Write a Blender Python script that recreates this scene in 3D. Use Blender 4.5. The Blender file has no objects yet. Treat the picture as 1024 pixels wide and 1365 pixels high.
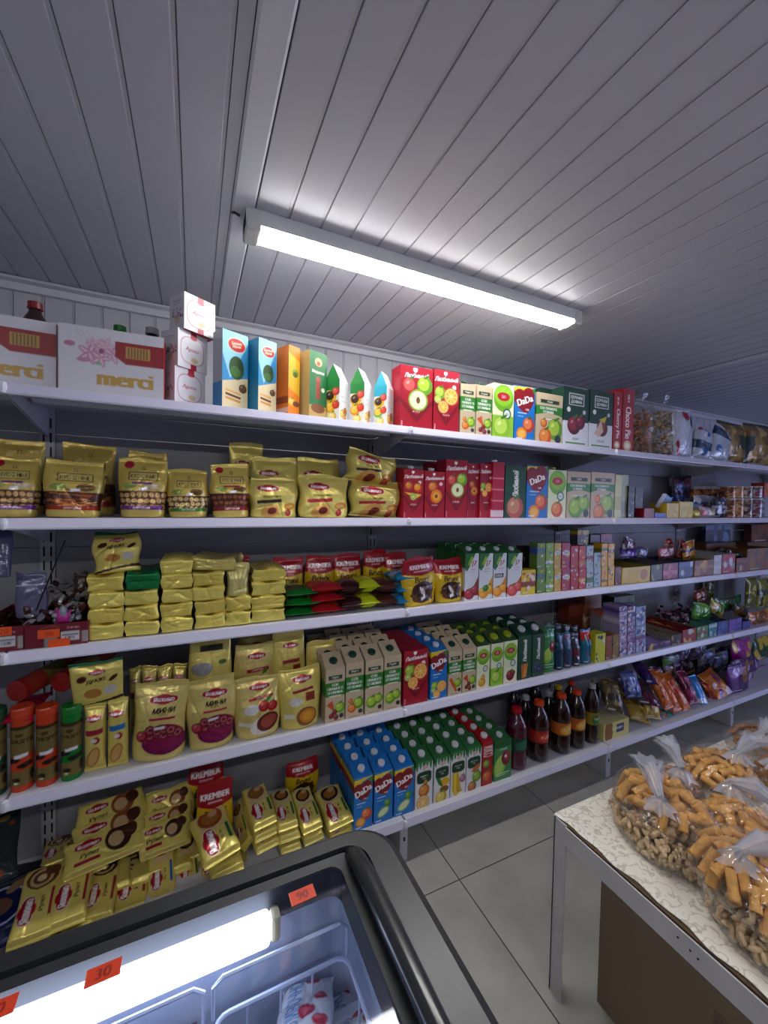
import bpy, math, random
import numpy as np
from mathutils import Vector, Matrix
R_ = random.Random(7)
C = bpy.context.scene.collection
scene = bpy.context.scene
pi = math.pi

# ------------------------------------------------------------------ camera
H = 1.47
FOC = 537.3
YAW, PIT, ROL = math.radians(25.26), math.radians(-1.61), math.radians(1.16)
Fv = Vector((math.sin(YAW)*math.cos(PIT), math.cos(YAW)*math.cos(PIT), math.sin(PIT)))
r0 = Vector((math.cos(YAW), -math.sin(YAW), 0)); u0 = r0.cross(Fv)
Rv = r0*math.cos(ROL)+u0*math.sin(ROL); Uv = -r0*math.sin(ROL)+u0*math.cos(ROL)
cam = bpy.data.objects.new('camera', bpy.data.cameras.new('camera')); C.objects.link(cam)
cam.matrix_world = Matrix(((Rv.x, Uv.x, -Fv.x, 0), (Rv.y, Uv.y, -Fv.y, 0), (Rv.z, Uv.z, -Fv.z, H), (0, 0, 0, 1)))
cam.data.sensor_fit = 'HORIZONTAL'; cam.data.sensor_width = 36; cam.data.lens = 36*FOC/1024
cam.data.clip_start = 0.02; cam.data.clip_end = 60
scene.camera = cam
CO = Vector((0, 0, H))
def ray(x, y): return Fv+Rv*((x-512)/FOC)+Uv*((682.5-y)/FOC)
def onY(x, y, Y): d = ray(x, y); return CO+d*(Y/d.y)
def onZ(x, y, Z): d = ray(x, y); return CO+d*((Z-H)/d.z)
def onX(x, y, X): d = ray(x, y); return CO+d*(X/d.x)
def proj(P): P = Vector(P)-CO; z = P.dot(Fv); return 512+FOC*P.dot(Rv)/z, 682.5-FOC*P.dot(Uv)/z

# ------------------------------------------------------------------ world, exposure
w = bpy.data.worlds.new('world'); scene.world = w; w.use_nodes = True
w.node_tree.nodes['Background'].inputs[0].default_value = (.7, .72, .8, 1)
w.node_tree.nodes['Background'].inputs[1].default_value = .03
scene.view_settings.view_transform = 'Standard'; scene.view_settings.look = 'None'
scene.view_settings.exposure = 0.15; scene.view_settings.gamma = 1
scene.view_settings.use_curve_mapping = False
LAMP = 40.0      # emission of the tube diffusers
DOOR = 5.0       # daylight through the glazed door behind the camera on the right
FREEZER_LED = 8.0

# ------------------------------------------------------------------ helpers
def lin(c):
    if isinstance(c, str):
        c = c.lstrip('#'); c = c if len(c) == 6 else c[0]*2+c[1]*2+c[2]*2; c = [int(c[i:i+2], 16)/255 for i in (0, 2, 4)]
    return [((x+.055)/1.055)**2.4 if x > .04045 else x/12.92 for x in c]
MATS = {}
def mat(name, col=None, rough=.5, metal=0, attr=False, emit=0, noise=0, nscale=20, bump=0, bscale=60, trans=0, spec=.5, coat=0, stretch=None):
    if name in MATS: return MATS[name]
    m = bpy.data.materials.new(name); m.use_nodes = True; nt = m.node_tree; b = nt.nodes['Principled BSDF']
    MATS[name] = m
    b.inputs['Roughness'].default_value = rough; b.inputs['Metallic'].default_value = metal
    b.inputs['Specular IOR Level'].default_value = spec
    b.inputs['Coat Weight'].default_value = coat
    b.inputs['Transmission Weight'].default_value = trans
    if col is not None: c = lin(col)+[1]
    tc = nt.nodes.new('ShaderNodeTexCoord'); mp = nt.nodes.new('ShaderNodeMapping')
    nt.links.new(tc.outputs['Object'], mp.inputs[0])
    if stretch: mp.inputs['Scale'].default_value = stretch
    if attr:
        a = nt.nodes.new('ShaderNodeVertexColor'); a.layer_name = 'Col'
        nt.links.new(a.outputs[0], b.inputs['Base Color'])
    elif noise:
        n = nt.nodes.new('ShaderNodeTexNoise'); n.inputs['Scale'].default_value = nscale; n.inputs['Detail'].default_value = 5
        nt.links.new(mp.outputs[0], n.inputs[0])
        r = nt.nodes.new('ShaderNodeValToRGB'); r.color_ramp.elements[0].position = .3; r.color_ramp.elements[1].position = .7
        r.color_ramp.elements[0].color = [x*(1-noise) for x in c[:3]]+[1]; r.color_ramp.elements[1].color = [min(1, x*(1+noise)) for x in c[:3]]+[1]
        nt.links.new(n.outputs[0], r.inputs[0]); nt.links.new(r.outputs[0], b.inputs['Base Color'])
    else: b.inputs['Base Color'].default_value = c
    if emit:
        b.inputs['Emission Color'].default_value = c; b.inputs['Emission Strength'].default_value = emit
    if bump:
        n2 = nt.nodes.new('ShaderNodeTexNoise'); n2.inputs['Scale'].default_value = bscale; n2.inputs['Detail'].default_value = 2
        nt.links.new(mp.outputs[0], n2.inputs[0])
        bp = nt.nodes.new('ShaderNodeBump'); bp.inputs['Strength'].default_value = bump; bp.inputs['Distance'].default_value = .01
        nt.links.new(n2.outputs[0], bp.inputs['Height']); nt.links.new(bp.outputs[0], b.inputs['Normal'])
    return m
CARD = mat('printed_card', rough=.38, attr=True)
FILM = mat('printed_film', rough=.22, attr=True, bump=.4, bscale=32, metal=.12)
FOIL = mat('gold_film', rough=.27, attr=True, bump=.55, bscale=24, metal=.32)
PAPER = mat('printed_paper', rough=.6, attr=True)
def plast(col, rough=.35): return mat('plastic_'+col.strip('#'), col, rough)

def link(o, parent=None):
    C.objects.link(o)
    if parent is not None: o.parent = parent
    return o
def mobj(name, V, F, m, parent=None, col=None, smooth=False):
    me = bpy.data.meshes.new(name)
    me.from_pydata([tuple(v) for v in V], [], [tuple(f) for f in F])
    if m: me.materials.append(m)
    if smooth: me.polygons.foreach_set('use_smooth', [True]*len(me.polygons))
    if col is not None: setcol(me, col)
    me.update()
    return link(bpy.data.objects.new(name, me), parent)
def setcol(me, col):
    a = me.color_attributes.new('Col', 'FLOAT_COLOR', 'POINT')
    c = np.ones((len(me.vertices), 4), np.float32); c[:, :3] = col
    a.data.foreach_set('color', c.ravel())
def empty(name, loc=(0, 0, 0), rz=0):
    o = bpy.data.objects.new(name, None); o.empty_display_size = .02; C.objects.link(o)
    o.location = loc; o.rotation_euler = (0, 0, rz); return o
SEEN = {}
def tag(o, label, cat, group=None, kind=None):
    if label:
        if not group:
            SEEN[label] = SEEN.get(label, 0)+1
            if SEEN[label] > 1: print('DUPLICATE LABEL', label)
        n = len(label.split())
        if n < 4 or n > 16: print('LABEL LENGTH', n, label)
        o['label'] = label
    if cat: o['category'] = cat
    if group: o['group'] = group
    if kind: o['kind'] = kind
    return o
def dup(root, loc=None, rot=None):
    r = root.copy(); C.objects.link(r)
    if loc is not None: r.location = loc
    if rot is not None: r.rotation_euler = rot
    for k in ('label', 'group'):
        if k in r: del r[k]
    for ch in list(root.children):
        c = ch.copy(); C.objects.link(c); c.parent = r; c.matrix_parent_inverse = ch.matrix_parent_inverse.copy()
        for g in ch.children:
            d = g.copy(); C.objects.link(d); d.parent = c
    return r
class MB:
    def __init__(s): s.V = []; s.F = []
    def add(s, V, F):
        n = len(s.V); s.V += [tuple(v) for v in V]; s.F += [tuple(i+n for i in f) for f in F]; return s
    def box(s, a, b):
        (x0, y0, z0), (x1, y1, z1) = a, b
        return s.add([(x0, y0, z0), (x1, y0, z0), (x1, y1, z0), (x0, y1, z0), (x0, y0, z1), (x1, y0, z1), (x1, y1, z1), (x0, y1, z1)],
                     [(0, 3, 2, 1), (4, 5, 6, 7), (0, 1, 5, 4), (1, 2, 6, 5), (2, 3, 7, 6), (3, 0, 4, 7)])
    def prism(s, pts, a, b, axis=0):
        # closed outline in the two other axes, extruded along axis from a to b
        n = len(pts); V = []
        for q in (a, b):
            for p in pts:
                v = list(p); v.insert(axis, q); V.append(v)
        return s.add(V, [tuple(range(n))[::-1], tuple(range(n, 2*n))]+[(i, (i+1) % n, n+(i+1) % n, n+i) for i in range(n)])
    def tube(s, P, r, n=8, closed=False):
        P = [Vector(p) for p in P]; V = []; F = []; m = len(P)
        for i, p in enumerate(P):
            if closed: t = P[(i+1) % m]-P[i-1]
            else: t = P[min(i+1, m-1)]-P[max(i-1, 0)]
            t.normalize(); a = t.orthogonal().normalized() if i == 0 else (a-t*a.dot(t)).normalized(); b = t.cross(a)
            rr = r[i] if isinstance(r, (list, tuple)) else r
            for k in range(n): V.append(p+(a*math.cos(2*pi*k/n)+b*math.sin(2*pi*k/n))*rr)
        for i in range(m if closed else m-1):
            j = (i+1) % m
            for k in range(n): F.append((i*n+k, i*n+(k+1) % n, j*n+(k+1) % n, j*n+k))
        if not closed: F += [tuple(range(n))[::-1], tuple(range((m-1)*n, m*n))]
        return s.add(V, F)
    def lathe(s, prof, n=20, c=(0, 0, 0), M=None):
        V = []; F = []
        for (r, z) in prof:
            for k in range(n):
                v = Vector((r*math.cos(2*pi*k/n), r*math.sin(2*pi*k/n), z))
                if M: v = M @ v
                V.append((v[0]+c[0], v[1]+c[1], v[2]+c[2]))
        for i in range(len(prof)-1):
            for k in range(n): F.append((i*n+k, i*n+(k+1) % n, (i+1)*n+(k+1) % n, (i+1)*n+k))
        F += [tuple(range(n))[::-1], tuple(range((len(prof)-1)*n, len(prof)*n))]
        return s.add(V, F)
    def build(s, name, m, parent=None, smooth=False): return mobj(name, s.V, s.F, m, parent, smooth=smooth)
def bevel(o, wd=.002, seg=2):
    b = o.modifiers.new('bevel', 'BEVEL'); b.width = wd; b.segments = seg; b.limit_method = 'ANGLE'
    return o

# ------------------------------------------------------------------ print artwork (vertex colours on fine meshes)
_tm = {}
def textmask(s):
    """rasterise a word once from the built-in font"""
    if s in _tm: return _tm[s]
    cu = bpy.data.curves.new('t', 'FONT'); cu.body = s; cu.resolution_u = 3
    o = bpy.data.objects.new('t', cu); me = bpy.data.meshes.new_from_object(o)
    V = np.zeros(len(me.vertices)*3); me.vertices.foreach_get('co', V); V = V.reshape(-1, 3)
    me.calc_loop_triangles(); T = np.zeros(len(me.loop_triangles)*3, int); me.loop_triangles.foreach_get('vertices', T); T = T.reshape(-1, 3)
    bpy.data.objects.remove(o); bpy.data.curves.remove(cu); bpy.data.meshes.remove(me)
    if len(V) == 0: _tm[s] = np.zeros((4, 4)); return _tm[s]
    k = 56; lo = V.min(0); P = (V[:, :2]-lo[:2])*k+2; hi = P.max(0)+3
    M = np.zeros((int(hi[1]), int(hi[0])), np.float32)
    for t in T:
        a, b, c = P[t]
        x0, y0 = np.floor(np.minimum(np.minimum(a, b), c)).astype(int); x1, y1 = np.ceil(np.maximum(np.maximum(a, b), c)).astype(int)+1
        X, Y = np.meshgrid(np.arange(x0, x1)+.5, np.arange(y0, y1)+.5)
        d = (b[0]-a[0])*(c[1]-a[1])-(b[1]-a[1])*(c[0]-a[0])
        if abs(d) < 1e-9: continue
        w0 = ((b[0]-X)*(c[1]-Y)-(b[1]-Y)*(c[0]-X))/d; w1 = ((c[0]-X)*(a[1]-Y)-(c[1]-Y)*(a[0]-X))/d
        m = (w0 >= -.02) & (w1 >= -.02) & (w0+w1 <= 1.02)
        M[y0:y1, x0:x1][m[:M.shape[0]-y0, :M.shape[1]-x0]] = 1
    _tm[s] = M; return M
class Art:
    """a flat print of real size w x h metres; u,v run 0..1 from the bottom left"""
    def __init__(s, w, h, base):
        s.w, s.h = w, h; s.k = 1000 if w < .25 else 700
        s.nx = max(4, int(w*s.k)); s.ny = max(4, int(h*s.k))
        s.A = np.zeros((s.ny, s.nx, 3), np.float32); s.A[:] = lin(base)
        X, Y = np.meshgrid((np.arange(s.nx)+.5)/s.nx, (np.arange(s.ny)+.5)/s.ny); s.X, s.Y = X, Y
    def mix(s, al, col):
        al = np.clip(al, 0, 1)[..., None]; s.A = s.A*(1-al)+np.array(lin(col), np.float32)*al; return s
    def rect(s, u0, v0, u1, v1, col, rot=0):
        px = 1/s.nx; py = 1/s.ny; U, V = s.loc((u0+u1)/2, (v0+v1)/2, rot)
        return s.mix(np.minimum(((u1-u0)*s.w/2-abs(U))*s.k+.5, ((v1-v0)*s.h/2-abs(V))*s.k+.5), col)
    def loc(s, cu, cv, rot):
        x = (s.X-cu)*s.w; y = (s.Y-cv)*s.h; c, n = math.cos(rot), math.sin(rot)
        return x*c+y*n, -x*n+y*c
    def ell(s, cu, cv, ru, rv, col, rot=0, p=2):
        """ru, rv as fractions of the width"""
        U, V = s.loc(cu, cv, rot); a, b = ru*s.w, rv*s.w
        q = (abs(U/a)**p+abs(V/b)**p)**(1/p)
        return s.mix((1-q)*min(a, b)*s.k+.5, col)
    def fruit(s, cu, cv, r, c1, c2, rot=0, k=1.0):
        s.ell(cu, cv, r, r*k, c1, rot); s.ell(cu-r*.15, cv+r*.15*s.w/s.h, r*.72, r*.72*k, c2, rot)
        d = [min(1, v*1.0) for v in (np.array([int(c2.lstrip('#')[i:i+2], 16)/255 for i in (0, 2, 4)])*.6+.4)]; q = '#'+''.join('%02x' % int(v*255) for v in d)
        s.ell(cu-r*.32, cv+r*.36*s.w/s.h, r*.24, r*.16*k, q, rot+.6); s.ell(cu+r*.2, cv+r*.95*k*s.w/s.h, r*.4, r*.13, '#3c7a24', .5); return s
    def cut(s, cu, cv, r, rind, flesh, core=None):
        s.ell(cu, cv, r, r, rind); s.ell(cu, cv, r*.86, r*.86, '#f6e6b0'); s.ell(cu, cv, r*.78, r*.78, flesh)
        for i in range(4):
            a = i*pi/4; U, V = s.loc(cu, cv, a); s.mix(np.minimum((.02*s.w*r*4-abs(V))*s.k, (r*.75*s.w-abs(U))*s.k)*.5, '#f3dc90')
        if core: s.ell(cu, cv, r*.25, r*.25, core)
        return s
    def poly(s, P, col):
        """convex or star-shaped polygon by even-odd test"""
        ins = np.zeros(s.X.shape, bool); n = len(P)
        for i in range(n):
            (x0, y0), (x1, y1) = P[i], P[(i+1) % n]
            if y0 == y1: continue
            c = (s.Y > min(y0, y1)) & (s.Y <= max(y0, y1)) & (s.X < (s.Y-y0)*(x1-x0)/(y1-y0)+x0)
            ins ^= c
        return s.mix(ins.astype(np.float32), col)
    def heart(s, cu, cv, r, col, rot=0):
        U, V = s.loc(cu, cv, rot); U = U/(r*s.w); V = V/(r*s.w)+.1
        return s.mix(((U*U+V*V-1)**3-U*U*V**3 < 0).astype(np.float32), col)
    def text(s, t, cu, cv, hv, col, rot=0, maxw=None, bold=1, slant=0):
        """hv: letter height as a fraction of the print's height; maxw: greatest length, fraction of the width (height if turned)"""
        if not t: return s
        M = textmask(t)
        for _ in range(bold): M = np.maximum.reduce([M, np.roll(M, 1, 1), np.roll(M, -1, 1)])
        hh = hv*s.h; sc = hh/(M.shape[0]-4)
        if maxw:
            L = maxw*(s.h if abs(math.sin(rot)) > .7 else s.w)
            scx = min(sc, L/(M.shape[1]-4))
        else: scx = sc
        U, V = s.loc(cu, cv, rot); U = U-slant*V
        fx = U/scx+M.shape[1]/2; fy = V/sc+M.shape[0]/2
        out = np.zeros(U.shape, np.float32)
        step = [(-.3, -.3), (.3, -.3), (-.3, .3), (.3, .3)]
        for dx, dy in step:
            ix = np.floor(fx+dx/s.k/scx).astype(int); iy = np.floor(fy+dy/s.k/sc).astype(int)
            ok = (ix >= 0) & (iy >= 0) & (ix < M.shape[1]) & (iy < M.shape[0])
            out[ok] += M[iy[ok], ix[ok]]/4
        return s.mix(out, col)
    def sample(s, U, V):
        fx = np.clip(U*s.nx-.5, 0, s.nx-1.001); fy = np.clip(V*s.ny-.5, 0, s.ny-1.001)
        ix = fx.astype(int); iy = fy.astype(int); a = (fx-ix)[..., None]; b = (fy-iy)[..., None]; A = s.A
        ix1 = np.minimum(ix+1, s.nx-1); iy1 = np.minimum(iy+1, s.ny-1)
        return A[iy, ix]*(1-a)*(1-b)+A[iy, ix1]*a*(1-b)+A[iy1, ix]*(1-a)*b+A[iy1, ix1]*a*b
def blur(A):
    return A

def npmesh(name, V, Q, cols, m, smooth):
    """V (n,3), Q (m,4) quads; vertex colours"""
    me = bpy.data.meshes.new(name)
    me.vertices.add(len(V)); me.vertices.foreach_set('co', np.asarray(V, np.float32).ravel())
    Q = np.asarray(Q, np.int32); me.loops.add(Q.size); me.loops.foreach_set('vertex_index', Q.ravel())
    me.polygons.add(len(Q)); me.polygons.foreach_set('loop_start', np.arange(0, Q.size, 4, dtype=np.int32))
    me.polygons.foreach_set('use_smooth', np.full(len(Q), bool(smooth)))
    me.update(calc_edges=True); me.materials.append(m); setcol(me, cols); return me
def gridq(nx, ny, off=0, flip=False):
    i = np.arange(nx-1)[None, :]+np.arange(ny-1)[:, None]*nx+off
    q = np.stack([i, i+1, i+nx+1, i+nx], -1).reshape(-1, 4)
    return q[:, ::-1] if flip else q
CELL = .0024
def box_mesh(name, w, d, h, art, top=None, slant=0, left=None, right=None, m=None, cell=None, back=None, lean=0):
    """printed box. front face at y=0, body towards +y, x centred, base at z=0. slant: the top slopes up to the back by that much"""
    cell = cell or CELL; m = m or CARD
    Vs, Qs, Cs = [], [], []; off = 0
    def put(o, ex, ey, a, n1, n2, colfn):
        nonlocal off
        U, V = np.meshgrid(np.linspace(0, 1, n1), np.linspace(0, 1, n2))
        P = np.array(o)+U[..., None]*np.array(ex)+V[..., None]*np.array(ey)
        Vs.append(P.reshape(-1, 3)); Qs.append(gridq(n1, n2, off)); Cs.append(colfn(U, V).reshape(-1, 3)); off += n1*n2
    hf = h-slant
    nx = max(3, int(w/cell)+1); nz = max(3, int(hf/cell)+1)
    put((-w/2, 0, 0), (w, 0, 0), (0, 0, hf), 0, nx, nz, lambda U, V: art.sample(U, V))
    def edge(u):
        def f(U, V):
            c = art.sample(np.full_like(V, u), V); return c*.96
        return f
    def side(a, u):
        if a is None: return edge(u), 3, max(3, nz//4)
        if isinstance(a, Art): return (lambda U, V: a.sample(U, V)), max(3, int(d/cell)+1), nz
        return (lambda U, V: np.broadcast_to(np.array(lin(a)), U.shape+(3,))), 2, 2
    fl, a1, a2 = side(left, .02); fr, b1, b2 = side(right, .98)
    put((-w/2, d, 0), (0, -d, 0), (0, 0, hf), 0, a1, a2, fl)
    put((w/2, 0, 0), (0, d, 0), (0, 0, hf), 0, b1, b2, fr)
    tc = top if top is not None else None
    topf = (lambda U, V: np.broadcast_to(np.array(lin(tc)), U.shape+(3,))) if isinstance(tc, str) else ((lambda U, V: tc.sample(U, V)) if isinstance(tc, Art) else (lambda U, V: art.sample(U, np.full_like(V, .985))))
    tn = (max(3, int(w/cell)), max(3, int(d/cell))) if isinstance(tc, Art) else (max(3, nx//3), 3)
    put((-w/2, 0, hf), (w, 0, 0), (0, d, slant), 0, tn[0], tn[1], topf)
    put((w/2, d, 0), (-w, 0, 0), (0, 0, h), 0, 2, 2, edge(.5))
    put((-w/2, d, 0), (w, 0, 0), (0, -d, 0), 0, 2, 2, edge(.5))
    if slant:
        for sx, u in ((-1, .02), (1, .98)):
            c = topf(np.array([[u]]), np.array([[.5]])).reshape(3)
            V = np.array([(sx*w/2, 0, hf), (sx*w/2, d, hf), (sx*w/2, d, h), (sx*w/2, d*.5, h-slant/2)])
            Vs.append(V); Qs.append(np.array([[0, 1, 2, 3]])[:, ::(1 if sx > 0 else -1)]+off); Cs.append(np.tile(c, (4, 1))); off += 4
    return npmesh(name, np.concatenate(Vs), np.concatenate(Qs), np.concatenate(Cs), m, False)

def pack_mesh(name, w, h, d, art, kind='gusset', m=None, cell=None, seed=0, wr=1.0, backcol=None):
    """soft pack. base at z=0, x centred, the body around y=0 (front at -y)"""
    cell = cell or CELL; m = m or FOIL; rs = np.random.RandomState(seed+3)
    nx = max(5, int(w/cell)+1); nz = max(6, int(h/cell)+1)
    def prof(v):
        if kind == 'gusset':      # stands on a folded bottom, flat sealed top
            dd = np.interp(v, [0, .04, .15, .55, .86, .93, 1], [.86, .95, 1, .9, .28, .05, .03])
            ww = np.interp(v, [0, .06, .5, .85, 1], [.9, .95, 1, .99, .97])
        elif kind == 'pillow':    # seals at both ends
            dd = np.interp(v, [0, .05, .07, .2, .5, .8, .93, .95, 1], [.04, .05, .3, .85, 1, .85, .3, .05, .04])
            ww = np.interp(v, [0, .06, .2, .8, .94, 1], [1, .97, .94, .94, .97, 1])
        elif kind == 'tray':      # flow wrap round a flat tray, short end fins
            dd = np.interp(v, [0, .04, .075, .5, .925, .96, 1], [.04, .06, .92, 1, .92, .06, .04]); ww = np.interp(v, [0, .05, .08, .92, .95, 1], [.96, .95, 1, 1, .95, .96])
        elif kind == 'brick':     # tightly wrapped brick
            k_ = .008/d; dd = np.interp(v, [0, .08, .92, 1], [1-2*k_, 1, 1, 1-2*k_]); ww = np.interp(v, [0, .1, .9, 1], [.98, 1, 1, .98])
        return dd, ww
    U, V = np.meshgrid(np.linspace(0, 1, nx), np.linspace(0, 1, nz)); dd, ww = prof(V)
    e = 2*U-1; pw = 9 if kind == 'tray' else (5 if kind == 'brick' else 2.6)
    sh = np.clip(1-np.abs(e)**pw, 0, 1)**.55
    if kind == 'brick': sh = 1-(.009/d)*np.abs(e)**6
    Wn = np.zeros_like(U)
    for i in range(7):
        a = rs.uniform(0, 2*pi); f = rs.uniform(6, 22)*(w+h); Wn += np.sin((U*w*math.cos(a)+V*h*math.sin(a))/(w+h)*f*3.1+rs.uniform(0, 7))*rs.uniform(.3, 1)
    for i in range(4):            # sharp creases
        a = rs.uniform(0, 2*pi); q = (U-.5)*math.cos(a)+(V-rs.uniform(.15, .9))*math.sin(a); Wn += -2.2*np.exp(-abs(q)*32)*np.clip(1-abs(U-rs.uniform(0, 1))*1.6, 0, 1)
    amp = .0011*wr*np.clip(dd*1.6, .25, 1)
    edge = 1-np.abs(e)**8
    wob = .006*wr*np.sin(V*rs.uniform(5, 9)+rs.uniform(0, 6))*(w/.15)
    crimp = np.where((V > .94), np.sin(V*h*2200)*.0006, 0) if kind != 'brick' else 0
    x = (U-.5)*w*ww+wob*np.sign(e)*np.abs(e)**3*.5
    yf = -d/2*dd*sh-Wn*amp*edge+crimp; yb = d/2*dd*sh+Wn[:, ::-1]*amp*edge*.8+crimp
    bend = (.012*rs.uniform(-1, 1)*V**2)*(h/.2) if kind == 'gusset' else 0
    zz = V*h+np.where(V > .9, .004*np.sin(U*rs.uniform(3, 8)+rs.uniform(0, 6))*wr*(V-.9)*10, 0)
    n = nx*nz; VF = np.stack([x, yf+bend, zz], -1).reshape(-1, 3)
    s = 2 if nx > 24 else 1
    nx2 = len(range(0, nx, s)); ix = list(range(0, nx, s))
    if ix[-1] != nx-1: ix.append(nx-1)
    iz = list(range(0, nz, s))
    if iz[-1] != nz-1: iz.append(nz-1)
    VB = np.stack([x, yb+bend, zz], -1)[np.ix_(iz, ix)].reshape(-1, 3)
    CF = art.sample(U, V).reshape(-1, 3)
    if backcol: CB = np.tile(lin(backcol), (len(VB), 1))
    else: CB = art.sample(np.where(U < .5, .03, .97), V)[np.ix_(iz, ix)].reshape(-1, 3)
    Q = [gridq(nx, nz), gridq(len(ix), len(iz), n, True)]
    # bottom closing
    for row, rowb in ((0, 0), (nz-1, len(iz)-1)):
        qs = []
        for k in range(len(ix)-1):
            a, b = row*nx+ix[k], row*nx+ix[k+1]; c, e2 = n+rowb*len(ix)+k+1, n+rowb*len(ix)+k
            qs.append([b, a, e2, c] if row == 0 else [a, b, c, e2])
        Q.append(np.array(qs))
    if kind == 'brick':
        m2 = len(ix)
        for cf, cb in ((0, 0), (nx-1, m2-1)):
            qs = [[iz[k]*nx+cf, iz[k+1]*nx+cf, n+(k+1)*m2+cb, n+k*m2+cb] for k in range(len(iz)-1)]
            Q.append(np.array(qs)[:, ::(1 if cf else -1)])
    return npmesh(name, np.concatenate([VF, VB]), np.concatenate(Q), np.concatenate([CF, CB]), m, True)

def roll_mesh(name, r, h, art, m=None, prof=None, n=44, rn=None, squash=1.0):
    """printed round tin, tube or label: art wraps the half facing -y twice round"""
    m = m or FILM; nz = max(4, int(h/.003))
    A, V = np.meshgrid(np.linspace(0, 2*pi, n+1), np.linspace(0, 1, nz))
    rr = np.interp(V, *prof) if prof else np.ones_like(V)
    # angle -pi/2 faces the front
    a = A-pi/2-pi
    P = np.stack([r*rr*np.cos(a), r*rr*np.sin(a)*squash, V*h], -1).reshape(-1, 3)
    U = (A/(2*pi)-.5)*2.0+.5
    U = np.where(U < 0, U+1, np.where(U > 1, U-1, U))
    Cc = art.sample(np.clip(U, 0, 1), V).reshape(-1, 3)
    Q = gridq(n+1, nz)
    Vx, Cx, off = [P], [Cc], len(P); Qx = [Q]
    for row, vv in ((0, .01), (nz-1, .99)):
        c = P.reshape(nz, n+1, 3)[row].mean(0); ring = P.reshape(nz, n+1, 3)[row]
        Vx.append(np.concatenate([ring, c[None]])); Cx.append(np.tile(art.sample(np.array([.5]), np.array([vv])), (n+2, 1)))
        q = [[off+k, off+k+2, off+n+1, off+n+1] for k in range(0)]
        q = []
        for k in range(0, n-1, 2): q.append([off+k+2, off+k+1, off+k, off+n+1] if row == 0 else [off+k, off+k+1, off+k+2, off+n+1])
        Qx.append(np.array(q)); off += n+2
    return npmesh(name, np.concatenate(Vx), np.concatenate(Qx), np.concatenate(Cx), m, True)
def mo(name, me, parent=None, loc=None, rot=None):
    o = bpy.data.objects.new(name, me); C.objects.link(o)
    if parent is not None: o.parent = parent
    if loc is not None: o.location = loc
    if rot is not None: o.rotation_euler = rot
    return o

# ================================================================== ROOM
YW, ZC = 2.16, 2.34        # shelf wall, ceiling
XL, XR, YF = -2.2, 6.3, -2.6
wallm = mat('white_pvc', '#c4c4cc', .42, noise=.03, nscale=3)
ceilm = mat('ceiling_pvc', '#bcbcc4', .36, noise=.04, nscale=2.5)
trimm = mat('trim_pvc', '#d4d4da', .35)
def struct(o, kind='structure'): o['kind'] = kind; return o
def plank_mesh(L, wd=.0985, name='ceiling_plank'):
    # strip along +y, face down (-z): flat face, bevelled edge and a narrow recessed tongue on one side
    pts = [(0, .009), (0, .002), (.0015, 0), (wd-.010, 0), (wd-.008, .0028), (wd, .0028), (wd, .009)]
    b = MB(); V = []
    for y in (0, L): V += [(x, y, z) for x, z in pts]
    n = len(pts); b.add(V, [(i, i+1, n+i+1, n+i) for i in range(n-1)]+[tuple(range(n))[::-1], tuple(range(n, 2*n))])
    me = bpy.data.meshes.new(name); me.from_pydata(b.V, [], b.F); me.materials.append(ceilm); me.update(); return me
ceiling = struct(MB().box((XL, YF, ZC+.008), (XR, YW, ZC+.06)).build('ceiling', mat('ceiling_backing', '#55555c', .8)))
pm = plank_mesh(YW-YF)
xs = [x for x in np.arange(-.0340-2.1, .06, .1019)]
x = .066-.1005
left = []
while x > XL: left.append(x); x -= .1005
right = []
x = .163
while x < 2.80: right.append(x); x += .1005
xj = right[-1]+.1005
x = xj+.055
while x < XR-.1: right.append(x); x += .1005
for x in left+right+[.066-.0]:
    if abs(x-.066) < 1e-6: continue
    p = mo('ceiling_plank', pm, ceiling, (x, YF, ZC))
o = MB().box((.066, YF, ZC+.001), (.094, YW, ZC+.009)).build('ceiling_plank', ceilm, ceiling)
# joining profiles between the runs of planks
def hprof(nm, x0, x1):
    b = MB().prism([(x0, ZC+.001), (x0+.006, ZC-.006), (x1-.006, ZC-.006), (x1, ZC+.001)], YF, YW-.03, 1)
    struct(b.build(nm, trimm))
hprof('trim_1', .096, .16); hprof('trim_2', xj+.002, xj+.052)
b = MB().prism([(YW-.002, ZC-.0), (YW-.045, ZC-.002), (YW-.045, ZC-.012), (YW-.022, ZC-.018), (YW-.018, ZC-.045), (YW-.002, ZC-.047)], XL, XR, 0)
struct(b.build('trim_3', trimm))
# walls
wb = struct(MB().box((XL-.1, YW+.009, 0), (XR+.1, YW+.1, ZC)).build('wall_back', mat('wall_backing', '#66666c', .8)))
wp = bpy.data.meshes.new('wall_plank')
b = MB(); pts = [(0, .009), (0, .002), (.003, 0), (.086, 0), (.089, .004), (.094, .004), (.096, .0015), (.1, .0015), (.1, .009)]
V = []
for z in (0, ZC): V += [(x, y, z) for x, y in pts]
n = len(pts); wp.from_pydata(V, [], [(i, n+i, n+i+1, i+1) for i in range(n-1)]); wp.materials.append(wallm); wp.update()
x = XL
while x < XR: mo('wall_plank', wp, wb, (x+.0, YW, 0)); x += .1018
struct(MB().box((XL-.1, YF-.1, 0), (XR+.1, YF, ZC)).build('wall_front', wallm))
struct(MB().box((XL-.1, YF, 0), (XL, YW+.009, ZC)).build('wall_left', wallm))
wr_ = MB()
for a, c in (((XR, YF, 0), (XR+.1, -2.3, ZC)), ((XR, -.5, 0), (XR+.1, YW+.009, ZC)), ((XR, -2.3, 2.05), (XR+.1, -.5, ZC))): wr_.box(a, c)
struct(wr_.build('wall_right', wallm))
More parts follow.
